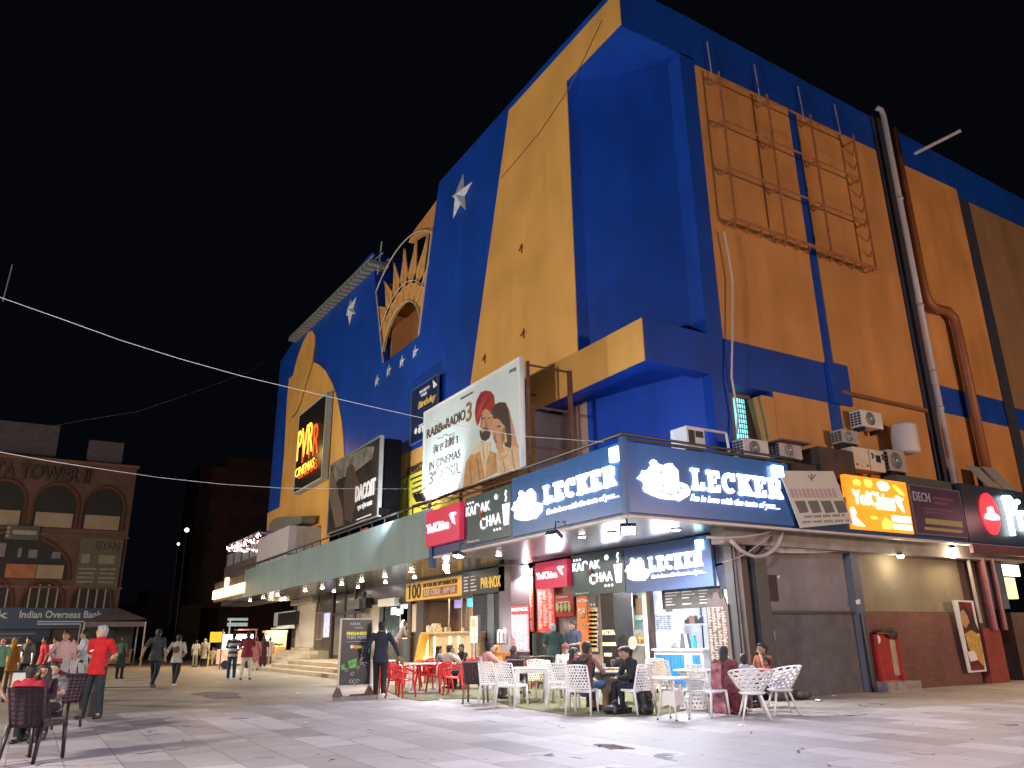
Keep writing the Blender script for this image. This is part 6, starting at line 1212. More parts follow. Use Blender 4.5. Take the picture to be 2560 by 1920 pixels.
def mk_red(m,nm,tall=0):
    t=thing(nm,(0,0,0),'x','chair')
    def bk(u,v): a=(u-.5)*1.9; R_=.27+.02*v; return V((R_*math.sin(a),-.20+.27-.27*math.cos(a)-.27*.0-.09*v-.0,.42+(.38+tall)*v*(1-.12*abs(u*2-1)**2)))
    def bk(u,v): x=(u-.5)*2; return V((x*(.235+.03*v),-.24-.08*v+.11*x*x,.42+(.39+tall)*v*(1-.22*x*x)))
    b=B(); n=8
    for j in range(n):
        for i in range(10): 
            if nm=='red_chair' and i in(3,6) and 2<=j<=4: continue
            b.add([bk(i/10,j/n),bk((i+1)/10,j/n),bk((i+1)/10,(j+1)/n),bk(i/10,(j+1)/n)],[(0,1,2,3)])
    b.build('backrest',m,t,True,mods=[SOL])
    b=B(); b.prism([V((-.24,-.2,.40)),V((.24,-.2,.40)),V((.24,.2,.42)),V((.16,.24,.40)),V((-.16,.24,.40)),V((-.24,.2,.42))],(0,0,.03)); b.build('seat',m,t)
    for s in (-1,1):
        b=B(); b.tube([V((s*.262,-.20,.80)),V((s*.28,-.14,.70)),V((s*.275,.05,.635)),V((s*.25,.2,.62)),V((s*.235,.22,.58))],[.016,.024,.026,.026,.022],8); b.build('armrest',m,t,True)
        b=B(); b.tube([V((s*.245,.2,.62)),V((s*.235,.19,.42)),V((s*.265,.25,0))],[.024,.030,.020],8); b.build('leg',m,t,True)
        b=B(); b.tube([V((s*.225,-.21,.46)),V((s*.262,-.29,0))],[.032,.020],8); b.build('leg',m,t,True)
    return t
PROTO['red']=mk_red(RED,'red_chair')
def mk_brown(m,leg,nm):
    t=thing(nm,(0,0,0),'x','chair')
    def bk(u,v): x=(u-.5)*2; return V((x*(.215+.03*v),-.22-.10*v-.03*(1-x*x),.42+.45*v))
    b=B()
    for j in range(8):
        for i in range(6): b.add([bk(i/6,j/8),bk((i+1)/6,j/8),bk((i+1)/6,(j+1)/8),bk(i/6,(j+1)/8)],[(0,1,2,3)])
    b.build('backrest',m,t,True,mods=[('SOLIDIFY',{'thickness':.03})])
    b=B(); b.tube([bk(0,0),bk(0,.5),bk(0,1),bk(.25,1),bk(.5,1),bk(.75,1),bk(1,1),bk(1,.5),bk(1,0)],.018,7); b.build('back_frame',leg,t,True)
    b=B(); b.prism([V((-.23,-.22,.40)),V((.23,-.22,.40)),V((.24,.22,.41)),V((-.24,.22,.41))],(0,0,.05)); b.build('seat',m,t)
    for s in (-1,1):
        b=B(); b.tube([V((s*.22,-.23,.43)),V((s*.235,-.31,0))],[.03,.022],8); b.build('leg',leg,t,True)
        b=B(); b.tube([V((s*.22,.2,.43)),V((s*.23,.23,0))],[.03,.022],8); b.build('leg',leg,t,True)
    return t
PROTO['brown']=mk_brown(BRN,mat('leg_taupe',(.16,.11,.10),.45,.1,5),'brown_chair')
gW='white perforated plastic chairs'; gR='red plastic armchairs'; gB='brown woven plastic chairs'; gK='perforated bucket chairs'
A_=-31
place('white',1238,1762,-70,'white perforated chair left of the rectangular white table, left of the pair',gW)
place('white',1282,1768,-66,'white perforated chair left of the rectangular white table, right of the pair',gW)
place('white',1412,1775,-60,'white perforated chair under the woman in red with long hair',gW)
place('white',1458,1786,-54,'white perforated chair under the man with the black backpack',gW)
place('white',1592,1786,4,'white perforated chair under the seated man in black',gW)
place('white',1778,1791,-84,'white perforated chair beside the woman in the maroon sari',gW)
place('cream',1354,1752,170,'warm lit cream perforated chair behind the rectangular white table',gW)
place('cream',1398,1757,-150,'warm lit cream perforated chair at the right end of the rectangular table',gW)
place('cream',1668,1768,-30+190,'cream perforated chair behind the small wicker side table',gW)
place('cream',1655,1752,-10+170,'cream perforated chair nearest the blue plank counter',gW)
place('bucket',1888,1797,-38,'perforated white bucket chair turned away, behind the boy in white',gK)
place('bucket',1962,1786,60,'perforated white bucket chair at the far right, nearest the grey wall',gK)
for x,y,r,l in [(968,1736,150,'red plastic armchair half hidden by the walking man in dark clothes'),(1003,1745,-150,'red plastic armchair right of the walking man, in front of the square table'),(1028,1722,60,'red plastic armchair behind the left corner of the square white table'),(1066,1728,170,'red plastic armchair seen between the legs of the square white table'),(1098,1732,20,'red plastic armchair just right of the square white table'),(1137,1738,50,'red plastic armchair nearest the brown woven chair, back to the viewer'),(1165,1722,10,'red plastic armchair behind the brown woven chair'),(1120,1712,-20,'red plastic armchair under the man in beige'),(1086,1708,-40,'red plastic armchair under the long haired woman in stripes'),(1180,1705,120,'red plastic armchair under the young man in the black shirt'),(1318,1716,40,'red plastic armchair behind the dark jacketed sitter'),(1346,1722,-20,'red plastic armchair beside the grey backed brown chair'),(868,1715,60,'red plastic armchair mostly hidden behind the standee')]:
    place('red',x,y,r,l,gR)
place('brown',1190,1757,-40,'brown woven chair under the man in the pink shirt',gB)
place('brown',1365,1722,-35,'brown woven chair with pale frame behind the rectangular white table',gB)
place('brown',1288,1745,-35,'brown woven chair under the sitter in the dark plum jacket',gB)
place('brown',1572,1758,160,'brown woven chair behind the round wicker table',gB)
PROTO['dark']=mk_brown(mat('dark_weave',(.045,.018,.028),.45,.35,70,bump=.8,bs=140),mat('dark_leg',(.035,.016,.022),.4,.1,5),'dark_chair')
place('dark',82,1902,-38,'big dark woven chair nearest the viewer at the left',gB)
place('dark',144,1819,22,'dark chair beside the shiny steel table at the left',gB)
# tables
def sqtable(x,y,rz,w,d,label,lw=.03,barred=True,thick=.025,apron=0,m=WHT,grp='white tables',p=None,hgt=.74,nm='square_table'):
    p=p or G(x,y); t=thing(nm,p,label,'table',math.radians(rz),grp); M_=Matrix.LocRotScale(p,Matrix.Rotation(math.radians(rz),3,'Z'),None)
    def bb(name,x0,x1,y0,y1,z0,z1):
        b=B(); b.box(x0,x1,y0,y1,z0,z1); b.build(name,m,t,world=False,mods=[('BEVEL',{'width':.006,'segments':2})])
    bb('tabletop',-w/2,w/2,-d/2,d/2,hgt-thick,hgt)
    if apron: bb('apron',-w/2+.03,w/2-.03,-d/2+.03,d/2-.03,hgt-thick-apron,hgt-thick-.001)
    for sx in (-1,1):
        for sy in (-1,1): cx,cy_=sx*(w/2-lw-.02),sy*(d/2-lw-.02); bb('leg',cx-lw,cx+lw,cy_-lw,cy_+lw,0,hgt-thick-.002)
        if barred: cx=sx*(w/2-lw-.02); bb('floor_bar',cx-lw*.9,cx+lw*.9,-d/2+.02,d/2-.02,.001,.05)
    return t
sqtable(1062,1730,59,.85,.85,'square white table with floor bars in front of the red chairs')
sqtable(952,1712,59,.8,.8,'white table mostly hidden behind the walking man in dark clothes')
sqtable(1150,1702,59,.8,.8,'white table between the beige and black shirted sitters')
sqtable(1330,1757,-31,.80,.80,'rectangular white table with thick legs in the middle of the terrace',.055,False,.03,.08)
sqtable(1235,1722,59,.8,.8,'white table in front of the man in the pink shirt')
sqtable(1455,1745,59,.9,.8,'pale table behind the woman with long hair and the backpack man',.03,True)
sqtable(66,1752,50,1.0,.7,'brown topped table behind the boy in the red shirt at the left',.03,False,.03,0,BRN,None,nm='brown_table')
t=thing('round_wicker_table',G(1526,1776),'round wicker table with food trays between the backpack man and the man in black','table'); p=G(1526,1776)
WK=brickmat('wicker',(.62,.54,.44),(.5,.42,.33),(.2,.15,.1),.04,.02,.004,'XZ',.6,.8)
b=B(); b.lathe(p,[(.44,.70),(.45,.72),(.44,.74)],32); b.build('tabletop',WHT,t,True)
b=B(); b.lathe(p,[(.16,.02),(.14,.3),(.22,.55),(.40,.70)],28); b.build('wicker_skirt',WK,t,True)
b=B(); b.obox(p+V((.05,-.1,.765)),(.16,.05,0),(-.04,.12,0),(0,0,.02)); tag(b.build('food_tray',mat('tray_orange',(.75,.42,.05),.4,.3,20)),'orange food tray on the round wicker table','tray')
b=B(); b.lathe(p+V((-.2,-.05,.74)),[(.05,0),(.13,.05),(.125,.055)],20); tag(b.build('white_bowl',WHP,smooth=True),'pale bowl at the left of the round wicker table','bowl')
b=B(); b.lathe(p+V((-.03,.1,.74)),[(.03,0),(.035,.12)],12); b.tube([p+V((-.03,.1,.8)),p+V((-.06,.12,1.0))],.006,5); tag(b.build('drink_cup',mat('cup_clear',(.6,.55,.5),.2)),'small cup with a straw on the round wicker table','cup')
p=G(1742,1772); t=thing('pedestal_table',p,'round white pedestal table with a flared lattice foot','table')
b=B(); b.lathe(p,[(.40,.70),(.41,.715),(.40,.73)],32); b.build('tabletop',WHT,t,True)
b=B(); b.lathe(p,[(.17,.28),(.15,.40),(.20,.55),(.33,.70)],28); b.build('pedestal',mat('weave_white',(.70,.66,.64),.6,.1,50,bump=.6,bs=120),t,True)
def sk(u,v): a=u*math.tau; R_=.33-.17*v; return V((p.x+R_*math.cos(a),p.y+R_*math.sin(a),.29*v+.01))
perf(22,4,sk,.7,8).build('lattice_foot',WHT,t,mods=[SOL])
p=G(1684,1800); t=thing('wicker_side_table',p,'small white wicker side table standing in front on the bare paving','table'); M_=Matrix.Rotation(math.radians(14),3,'Z')
b=B(); b.lathe(p,[(.325,.66),(.335,.675),(.325,.69)],4*8); b.build('tabletop',WHT,t,True)
for a in (45,135,225,315):
    c,s=math.cos(math.radians(a+14)),math.sin(math.radians(a+14)); b=B(); b.tube([p+V((.17*c,.17*s,.67)),p+V((.20*c,.20*s,.35)),p+V((.27*c,.27*s,.02))],.013,8); b.build('leg',WHT,t,True)
    b=B(); b.tube([p+V((.27*c,.27*s,.03)),p+V((.27*c,.27*s,0))],.017,8); b.build('foot_cap',DGR,t)
b=B(); pts=[]
cs=[p+M_@V((.15*math.cos(a),.15*math.sin(a),0)) for a in [math.radians(45+90*k) for k in range(4)]]
for k in range(4):
    a0,a1=cs[k],cs[(k+1)%4]; n=8
    for i in range(n):
        q0=a0.lerp(a1,i/n); q1=a0.lerp(a1,(i+1)/n); f_=lambda s:.20+.05*math.sin(math.pi*s)
        g0=(q0-p)*1.25+p; g1=(q1-p)*1.25+p
        b.add([V((g0.x,g0.y,f_(i/n))),V((g1.x,g1.y,f_((i+1)/n))),V((q1.x,q1.y,.47)),V((q0.x,q0.y,.47))],[(0,1,2,3)])
b.build('woven_panel',mat('weave_white',(.7,.66,.64)),t,mods=[SOL])
CLD=bpy.data.textures.new('folds','CLOUDS'); CLD.noise_scale=.12
for x,y,l in [(1540,1786,'black bag with a small white mark lying under the round wicker table'),(1612,1788,'black rucksack standing behind the leg of the chair of the man in black')]:
    p=G(x,y); b=B(); 
    if x<1600: b.caps(p+V((-.2,-.05,.10)),p+V((.16,.02,.11)),.10,.12,12,.7); b.caps(p+V((-.05,0,.17)),p+V((.10,.03,.20)),.07,.05,10); b.obox(p+V((.05,-.05,.06)),(.24,.05,0),(-.03,.10,0),(0,0,.055))
    else: b.obox(p+V((0,0,.22)),(.13,.03,0),(-.03,.10,0),(0,.02,.20)); b.caps(p+V((-.02,-.1,.12)),p+V((.04,-.1,.22)),.08,.07,10); b.tube([p+V((-.05,0,.42)),p+V((0,0,.50)),p+V((.05,0,.42))],.012,6)
    tag(b.build('bag',BLK,smooth=True,mods=[('REMESH',{'mode':'VOXEL','voxel_size':.018,'use_smooth_shade':True}),('DISPLACE',{'texture':CLD,'strength':.05,'mid_level':.5})]),l,'bag')
# steel table at the left
p=G(178,1792); t=thing('steel_table',p,'shiny steel table with four tilted bright slats beside the left chairs','table',math.radians(-20)); 
b=B()
for i in range(4): b.obox(V((-.22+i*.15,-.1+i*.01,.98-i*.05)),(.062,0,-.022),(-.04,.10,.12),(0,-.006,.01))
b.each('steel_slat',mat('steel_pale',(.75,.74,.70),.25,.2,5,metal=.6),t,world=False)
b=B(); b.box(-.36,.42,-.3,.3,.45,.72); b.build('table_body',mat('table_dark',(.03,.018,.025),.6),t,world=False)
for s in (-.3,.33):
    b=B(); b.box(s-.05,s+.05,-.25,.25,0,.46); b.build('leg',mat('table_dark',(.03,.018,.025)),t,world=False)
p=G(48,1800); b=B(); b.box(-.26,.26,-.03,.03,.42,.86); o=b.build('white_chair_back',mat('plastic_greywhite',(.50,.52,.48),.5,.06,3),mods=[('BEVEL',{'width':.1,'segments':5})]); o.location=p; o.rotation_euler=(0,0,math.radians(-25)); tag(o,'pale grey white chair back between the dark sleeve and the boy in red','chair')
# standee
p0=G(843,1752); p1=G(922,1747); d=(p1-p0).normalized(); nrm=V((-d.y,d.x,0)); c0=(p0+p1)/2; Wd=(p1-p0).length
sd=thing('menu_standee',c0,'dark drinks standee with yellow and white lettering on a rusty stone weighted foot','standee',math.atan2(d.y,d.x))
hz=1.86; 
def sb(name,x0,x1,y0,y1,z0,z1,m): b=B(); b.box(x0,x1,y0,y1,z0,z1); return b.build(name,m,sd,world=False)
w2=Wd/2*.98; sb('panel',-w2,w2,-.02,.02,.34,hz,mat('standee_dark',(.022,.024,.030),.35,.3,3))
b=B(); b.box(-w2-.03,-w2,-.03,.03,.02,hz+.03); b.box(w2,w2+.03,-.03,.03,.02,hz+.03); b.box(-w2,w2,-.025,.025,hz,hz+.03); b.box(-w2,w2,-.028,.028,.31,.34); b.build('frame',mat('frame_beige',(.45,.38,.34),.5),sd,world=False)
sb('base_slab',-w2-.05,w2+.15,-.22,.16,.0,.09,mat('slab_stone',(.22,.18,.17),.9,.3,6,bump=.5))
b=B(); b.box(-w2+.3,w2-.05,-.10,-.02,.091,.13); 
for s in (-w2-.01,w2+.01): b.add([V((s-.09,-.12,.09)),V((s+.09,-.12,.09)),V((s+.02,0,.34)),V((s-.02,0,.34)),V((s-.09,.12,.09)),V((s+.09,.12,.09))],[(0,1,2,3),(4,5,2,3),(0,3,4),(1,2,5)])
b.build('foot_bracket',mat('rust_dark',(.10,.05,.04),.8),sd,world=False)
def ft(s,u0,u1,v1,v0,m,nm,bold=.01,shear=0):
    b=B(); text(b,s,'Y',-.022,(-w2+2*w2*u0,-w2+2*w2*u1,.34+(hz-.34)*v1,.34+(hz-.34)*v0),bold,.006,shear); b.build(nm,m,sd,world=False)
LG=mat('print_palegrey',(.42,.44,.5),.6)
ft('KARAK',.28,.62,.955,.915,LG,'brand_print'); ft('CHAA',.42,.70,.89,.86,LG,'brand_print')
ft('FRESHNESS',.17,.83,.81,.755,mat('print_lemon',(.72,.72,.10),.5),'headline_yellow',.04); ft('THAT POPS',.17,.83,.745,.695,LG,'headline_white',.02)
ft('₹100',.42,.70,.60,.55,mat('print_amber',(.85,.50,.08),.5),'price_print',.05)
b=B(); b.tube([V((-w2+2*w2*.17,-.024,1.335)),V((-w2+2*w2*.83,-.024,1.345))],.004,4); b.ell((-w2+2*w2*.36,-.022,.34+(hz-.34)*.58),.045,.004,.045,12,6); b.build('print_dots',mat('print_pinkwhite',(.7,.6,.65),.5),sd,world=False)
b=B(); G_=lambda u,v:V((-w2+2*w2*u,-.024,.34+(hz-.34)*v)); b.prism([G_(.25,.36),G_(.55,.40),G_(.52,.26),G_(.32,.25)],(0,.004,0)); b.prism([G_(.03,.30),G_(.14,.32),G_(.18,.24),G_(.05,.23)],(0,.004,0)); b.prism([G_(.92,.55),G_(.96,.55),G_(.96,.47),G_(.92,.47)],(0,.004,0)); b.build('drink_picture',mat('lime',(.08,.30,.05),.5,.5,20),sd,world=False)
b=B()
for u,v,s in [(.75,.44,.06),(.82,.31,.05),(.70,.32,.035),(.6,.26,.04),(.42,.17,.045),(.22,.23,.04),(.5,.05,.05),(.38,.055,.045),(.6,.055,.045)]: c_=G_(u,v); b.tube([c_+V((s*math.cos(a),0,s*.8*math.sin(a))) for a in [i*math.tau/8 for i in range(8)]],.010,4)
b.build('ice_picture',mat('ice_grey',(.30,.32,.33),.4,.4,20),sd,world=False)
# ================================================================ PEOPLE
SKN=lambda k:mat('skin_%d'%k,[(.36,.20,.13),(.27,.145,.09),(.46,.28,.20)][k],.55,.08,9)
HB=mat('hair_black',(.012,.010,.010),.5,.3,40,bump=.5,bs=120); HG=mat('hair_grey',(.32,.31,.32),.6,.3,40,bump=.4,bs=120)
cloth={}
def C_(n,c,stripe=None,var=.14):
    if n in cloth: return cloth[n]
    m=mat('cloth_'+n,c,.85,var+.1,9,bump=.9,bs=11)
    if stripe:
        nt=m.node_tree; b=nt.nodes['Principled BSDF']; tc=nt.nodes.new('ShaderNodeTexCoord'); w=nt.nodes.new('ShaderNodeTexWave'); w.bands_direction='Z'; w.inputs['Scale'].default_value=stripe[1]; w.inputs['Distortion'].default_value=.4
        nt.links.new(tc.outputs['Object'],w.inputs['Vector']); mx=nt.nodes.new('ShaderNodeValToRGB'); mx.color_ramp.interpolation='CONSTANT'; mx.color_ramp.elements[0].color=(*c,1); mx.color_ramp.elements[1].color=(*stripe[0],1); mx.color_ramp.elements[1].position=.5
        nt.links.new(w.outputs['Fac'],mx.inputs['Fac']); nt.links.new(mx.outputs['Color'],b.inputs['Base Color'])
    cloth[n]=m; return m
def person(label,at,yaw,H=1.7,pose='stand',shirt=None,trs=None,hair='short',skin=0,sleeve='short',arms=('down','down'),shoe=None,fat=1,hc=None,head=0,lean=0,skirt=None,long=0,near=True,group=None,z=0,nod=0,eyes=True,shorts=False):
    """one continuous body mesh (voxel-joined), clothes and hair as children. local: x right, y forward, z up. yaw: way the person faces (deg, 0=+X)"""
    s=H/1.72; t=thing('person',(at.x,at.y,at.z+z),label,'person',math.radians(yaw-90),group)
    L=math.radians(lean)
    sit=pose in('sit',); dz=-.47 if sit else 0
    def T(x,y,zz):   # torso points lean about the hip
        h=.95; y2=y*math.cos(L)+(zz-h)*math.sin(L); z2=h+(zz-h)*math.cos(L)-y*math.sin(L)
        return V((x,y2,z2+dz))*s
    P=lambda x,y,zz:V((x,y,zz))*s
    hip=[T(-.09,0,.93),T(.09,0,.93)]
    if sit:
        kn=[P(-.14,.42,.50),P(.14,.42,.50)]; an=[P(-.13,.40,.09),P(.13,.44,.09)]
        if lean>18: an=[P(-.13,.30,.09),P(.13,.36,.09)]
    elif pose=='walk': kn=[P(-.09,.16,.51),P(.09,-.02,.50)]; an=[P(-.09,.24,.10),P(.09,-.30,.16)]
    elif pose=='wide': kn=[P(-.13,.03,.50),P(.13,.03,.50)]; an=[P(-.16,0,.09),P(.17,.02,.09)]
    else: kn=[P(-.10,.02,.50),P(.10,.02,.50)]; an=[P(-.10,0,.09),P(.11,.01,.09)]
    toe=[an[k]+V((0,.15,-.045))*s for k in(0,1)]
    sh=[T(-.185,0,1.41),T(.185,0,1.41)]; el=[0,0]; wr=[0,0]
    for k,sg in ((0,-1),(1,1)):
        a=arms[k]
        if a=='down': el[k]=T(sg*.25,-.02,1.13); wr[k]=T(sg*.26,.05,.89)
        elif a=='fwd': el[k]=T(sg*.24,.10,1.17); wr[k]=T(sg*.12,.34,1.14)
        elif a=='table': el[k]=T(sg*.27,.20,1.20); wr[k]=T(sg*.08,.36,1.22)
        elif a=='face': el[k]=T(sg*.27,.24,1.27); wr[k]=T(sg*.10,.17,1.50)
        elif a=='behind': el[k]=T(sg*.26,-.12,1.16); wr[k]=T(sg*.06,-.17,.98)
        elif a=='hip': el[k]=T(sg*.36,-.08,1.18); wr[k]=T(sg*.20,.06,1.03)
        elif a=='out': el[k]=T(sg*.33,-.06,1.16); wr[k]=T(sg*.42,.02,.95)
        elif a=='lap': el[k]=T(sg*.25,.06,1.14); wr[k]=T(sg*.12,.28,1.02)
        elif a=='wide': el[k]=T(sg*.38,.14,1.32); wr[k]=T(sg*.16,.34,1.36)
    nk=T(0,-.01,1.46); ny=math.radians(nod); hd=T(0,.02+.06*math.sin(ny),1.60-.02*math.sin(ny))
    hr=Matrix.Rotation(math.radians(head),3,'Z')
    def Hd(x,y,zz): q=hr@V((x,y*math.cos(ny)+zz*math.sin(ny),zz*math.cos(ny)-y*math.sin(ny))); return hd+q*s
    sk=SKN(skin); f=fat
    b=B()
    b.caps(T(0,0,.95),T(0,0,1.12),.150*s*f,.130*s*f,14,.70,(1,0,0)); b.caps(T(0,0,1.10),T(0,.005,1.34),.130*s*f,.155*s,14,.66,(1,0,0))
    b.caps(T(-.14,0,1.385),T(.14,0,1.385),.062*s,.062*s,10); b.caps(T(0,0,1.38),nk+V((0,.01,.06))*s,.065*s,.052*s,10)
    for k in(0,1):
        b.caps(sh[k],el[k],.052*s,.040*s,9); b.caps(el[k],wr[k],.041*s,.026*s,9)
        b.caps(hip[k],kn[k],.088*s*min(f,1.2),.056*s,10); b.caps(kn[k],an[k],.056*s,.036*s,10)
        b.caps(an[k],toe[k],.036*s,.030*s,8)
        # hand: palm, four curled fingers, thumb leaving the side
        dr=(wr[k]-el[k]).normalized(); sg=-1 if k==0 else 1; sd_=dr.cross(V((0,0,1))); sd_=(sd_ if sd_.length>.2 else V((1,0,0))).normalized(); dn=dr.cross(sd_).normalized()
        pm=wr[k]+dr*.05*s; b.caps(wr[k],pm+dr*.03*s,.026*s,.036*s,8,.55,sd_)
        for i,fl in enumerate((.062,.074,.070,.054)):
            o=pm+dr*.045*s+sd_*(i-1.5)*.019*s; m1=o+dr*fl*.6*s-dn*.006*s; b.caps(o,m1,.0095*s,.0085*s,6); b.caps(m1,m1+(dr*.7-dn*.7).normalized()*fl*.5*s,.0085*s,.007*s,6)
        o=pm-sd_*.03*s; b.caps(o,o+(dr*.7-sd_*.7).normalized()*.05*s,.012*s,.010*s,6)
    b.ell(hd,.001,.001,.001,4,3)
    # head
    n0=len(b.v); b.ell(NUL,.077,.097,.118,16,11); b.ell(V((0,.045,-.075)),.048,.050,.045,10,7); b.ell(V((0,.100,-.012)),.013,.020,.026,8,6)
    for sg in(-1,1): b.ell(V((sg*.077,-.005,-.01)),.012,.020,.030,8,6)
    b.ell(V((0,.092,-.062)),.024,.010,.010,8,5)
    for i in range(n0,len(b.v)): q=b.v[i]; b.v[i]=Hd(q.x,q.y,q.z)
    vox=.0095 if near else .02
    body=b.build('body',sk,t,True,mods=[('REMESH',{'mode':'VOXEL','voxel_size':vox*s,'use_smooth_shade':True})],world=False)
    if near and eyes:
        e=B()
        for sg in(-1,1):
            n0=len(e.v); e.ell(V((sg*.030,.086,.006)),.013,.008,.006,8,5); e.ell(V((sg*.032,.088,.030)),.020,.006,.004,8,5)
            for i in range(n0,len(e.v)): q=e.v[i]; e.v[i]=Hd(q.x,q.y,q.z)
        e.build('eyes',mat('eye_dark',(.02,.015,.012),.4),t,world=False)
    RMs=lambda v:('REMESH',{'mode':'VOXEL','voxel_size':v*s,'use_smooth_shade':True}); cv=.013 if near else .022
    DSP=None
    if shirt:
        b=B(); lo=.90-long
        b.frus(T(0,0,.80 if not sit else .86),T(0,0,1.12),.198*s*f,.156*s*f,16,.80); b.caps(T(0,0,1.10),T(0,.005,1.36),.150*s*f,.166*s,14,.70,(1,0,0)); b.caps(T(-.15,0,1.385),T(.15,0,1.385),.074*s,.074*s,10)
        b.caps(T(0,0,1.39),T(0,-.005,1.45),.075*s,.064*s,10)
        if long and not sit: b.frus(T(0,0,.95),P(0,.0,.90-long),.165*s*f,.22*s*f,16,.80)
        for k in(0,1):
            if sleeve=='short': b.caps(sh[k],sh[k].lerp(el[k],.72),.072*s,.064*s,10)
            elif sleeve=='long': b.caps(sh[k],el[k],.070*s,.054*s,10); b.caps(el[k],wr[k].lerp(el[k],.06),.055*s,.038*s,10)
        b.build('shirt',shirt,t,True,mods=[RMs(cv)],world=False)
    if trs:
        b=B(); b.caps(T(0,0,.90),T(0,0,1.0),.155*s*f,.150*s*f,14,.74,(1,0,0))
        for k in(0,1):
            b.caps(hip[k],kn[k] if not shorts else hip[k].lerp(kn[k],.9),.098*s*min(f,1.2),.074*s,10)
            if not shorts: b.caps(kn[k],an[k],.074*s,.058*s,10)
        b.build('trousers',trs,t,True,mods=[RMs(cv)],world=False)
    if skirt:
        b=B(); n=22; rings=[]
        base_y=.20 if sit else 0
        prof=[(1.02,.16,.12,0),(.8,.20,.17,0),(.45,.24,.22,.0),(.04,.30,.27,.0)] if not sit else [(1.00+dz,.16,.13,0),(.93+dz,.18,.16,.05),(.86+dz,.19,.25,.18),(.30,.16,.19,.28),(.03,.20,.21,.30)]
        vs=[]
        for zz,rx,ry,oy in prof:
            for k in range(n): a=math.tau*k/n; w=1+.07*math.sin(k*3.1+zz*5); vs.append(P(rx*w*math.cos(a),oy+ry*w*math.sin(a),zz))
        b.add(vs,[(i*n+k,i*n+(k+1)%n,(i+1)*n+(k+1)%n,(i+1)*n+k) for i in range(len(prof)-1) for k in range(n)]); b.build('skirt',skirt,t,True,mods=[('SOLIDIFY',{'thickness':.01}),('SUBSURF',{'levels':1,'render_levels':1})],world=False)
    if True:
        b=B()
        for k in(0,1): b.caps(an[k]+V((0,-.03,-.045))*s,toe[k]+V((0,.03,-.005))*s,.046*s,.042*s,10,.9)
        b.build('shoes',shoe or SHB,t,True,world=False)
    hm=hc or HB
    b=B(); n0=0
    if hair in('short','long','bun','wavy'):
        b.ell(V((0,-.020,.026)),.086,.098,.110,16,11); b.ell(V((0,.030,.080)),.070,.062,.050,12,8); b.ell(V((0,-.05,-.04)),.068,.055,.070,12,8)
    if hair=='cap': b.ell(V((0,-.008,.052)),.088,.106,.082,16,10); b.caps(V((-.04,.10,.045)),V((.04,.10,.045)),.02,.02,8); b.ell(V((0,-.045,-.02)),.074,.062,.07,12,8)
    if hair=='turban': b.ell(V((0,-.008,.060)),.105,.120,.095,18,10); b.ell(V((0,.02,.105)),.075,.08,.06,12,8)
    if hair=='scarf': b.ell(V((0,-.015,.02)),.098,.108,.128,16,11); b.caps(V((0,-.03,-.08)),V((0,-.05,-.32)),.10,.17,12,.75)
    if hair=='long' : b.caps(V((0,-.06,0)),V((0,-.085,-.20)),.080,.078,12,.6); b.caps(V((0,-.085,-.2)),V((.02,-.10,-.42)),.078,.040,12,.55)
    if hair=='wavy': b.caps(V((-.06,-.03,.02)),V((-.10,.0,-.22)),.06,.06,10); b.caps(V((.06,-.03,.02)),V((.10,.0,-.22)),.06,.06,10); b.caps(V((0,-.06,0)),V((0,-.08,-.25)),.09,.09,12)
    if hair=='bun': b.ell(V((0,-.115,.02)),.05,.05,.05,10,7); b.caps(V((0,-.09,-.02)),V((0,-.09,-.10)),.05,.03,8)
    for i in range(len(b.v)): q=b.v[i]; b.v[i]=Hd(q.x,q.y,q.z)
    hn={'cap':'cap','turban':'turban','scarf':'head_scarf'}.get(hair,'hair')
    if b.v: b.build(hn,hm,t,True,mods=[RMs(.009 if near else .018)],world=False)
    t['_']=0; del t['_']
    return t,dict(T=T,P=P,Hd=Hd,s=s,el=el,wr=wr)
BK=C_('black',(.012,.013,.016)); NV=C_('navy',(.016,.020,.045)); SHB=mat('shoe_black',(.015,.013,.012),.4); SHW=mat('shoe_white',(.65,.63,.6),.5)
g=G
def proj(p):
    d=p-V((0,0,HC)); z=d.dot(fw); return 1280+FP*d.dot(RT)/z
def hp(hx,y,z=1.15):
    x=hx
    for _ in range(8): q=G(x,y); x-=proj(q+V((0,0,z)))-hx
    return G(x,y)
# --- left group
t,k=person('man in a bright red polo shirt and black trousers standing with hands behind his back',g(226,1797),238,1.72,'wide',C_('red',(.46,.008,.012)),C_('greenblack',(.010,.020,.020)),'short',2,'short',('behind','behind'),SHB,hc=HG,head=-42)
b=B(); b.prism([k['T'](.06,.125,1.27),k['T'](.14,.12,1.25),k['T'](.13,.12,1.22),k['T'](.07,.125,1.24)],(0,.004,0)); b.build('chest_mark',WHP,t,world=False)
person('person in a long dark green shirt half hidden behind the man in the red polo',g(296,1697),60,1.62,'stand',C_('darkgreen',(.02,.045,.035)),BK,'short',1,'long',long=.45,near=False,shoe=SHB)
person('young man in a white t shirt reaching forward, left of the red polo man',hp(215,1748,1.6),170,1.72,'stand',C_('white',(.52,.56,.60)),C_('plum',(.05,.015,.035)),'short',0,'short',('fwd','fwd'),SHB,head=-5)
t,k=person('heavy man in a red and white striped t shirt standing at the steel table',hp(166,1758,1.5),252,1.68,'stand',C_('stripe_red',(.30,.06,.07),((.60,.50,.50),13)),C_('maroon',(.12,.015,.02)),'short',0,'short',('down','hip'),SHB,fat=1.32)
b=B(); b.caps(k['T'](-.1,.17,1.0),k['T'](.16,.17,1.0),.075,.075,12,.8); tag(b.build('waist_bag',C_('bag_red',(.28,.03,.035)),t,True,world=False))
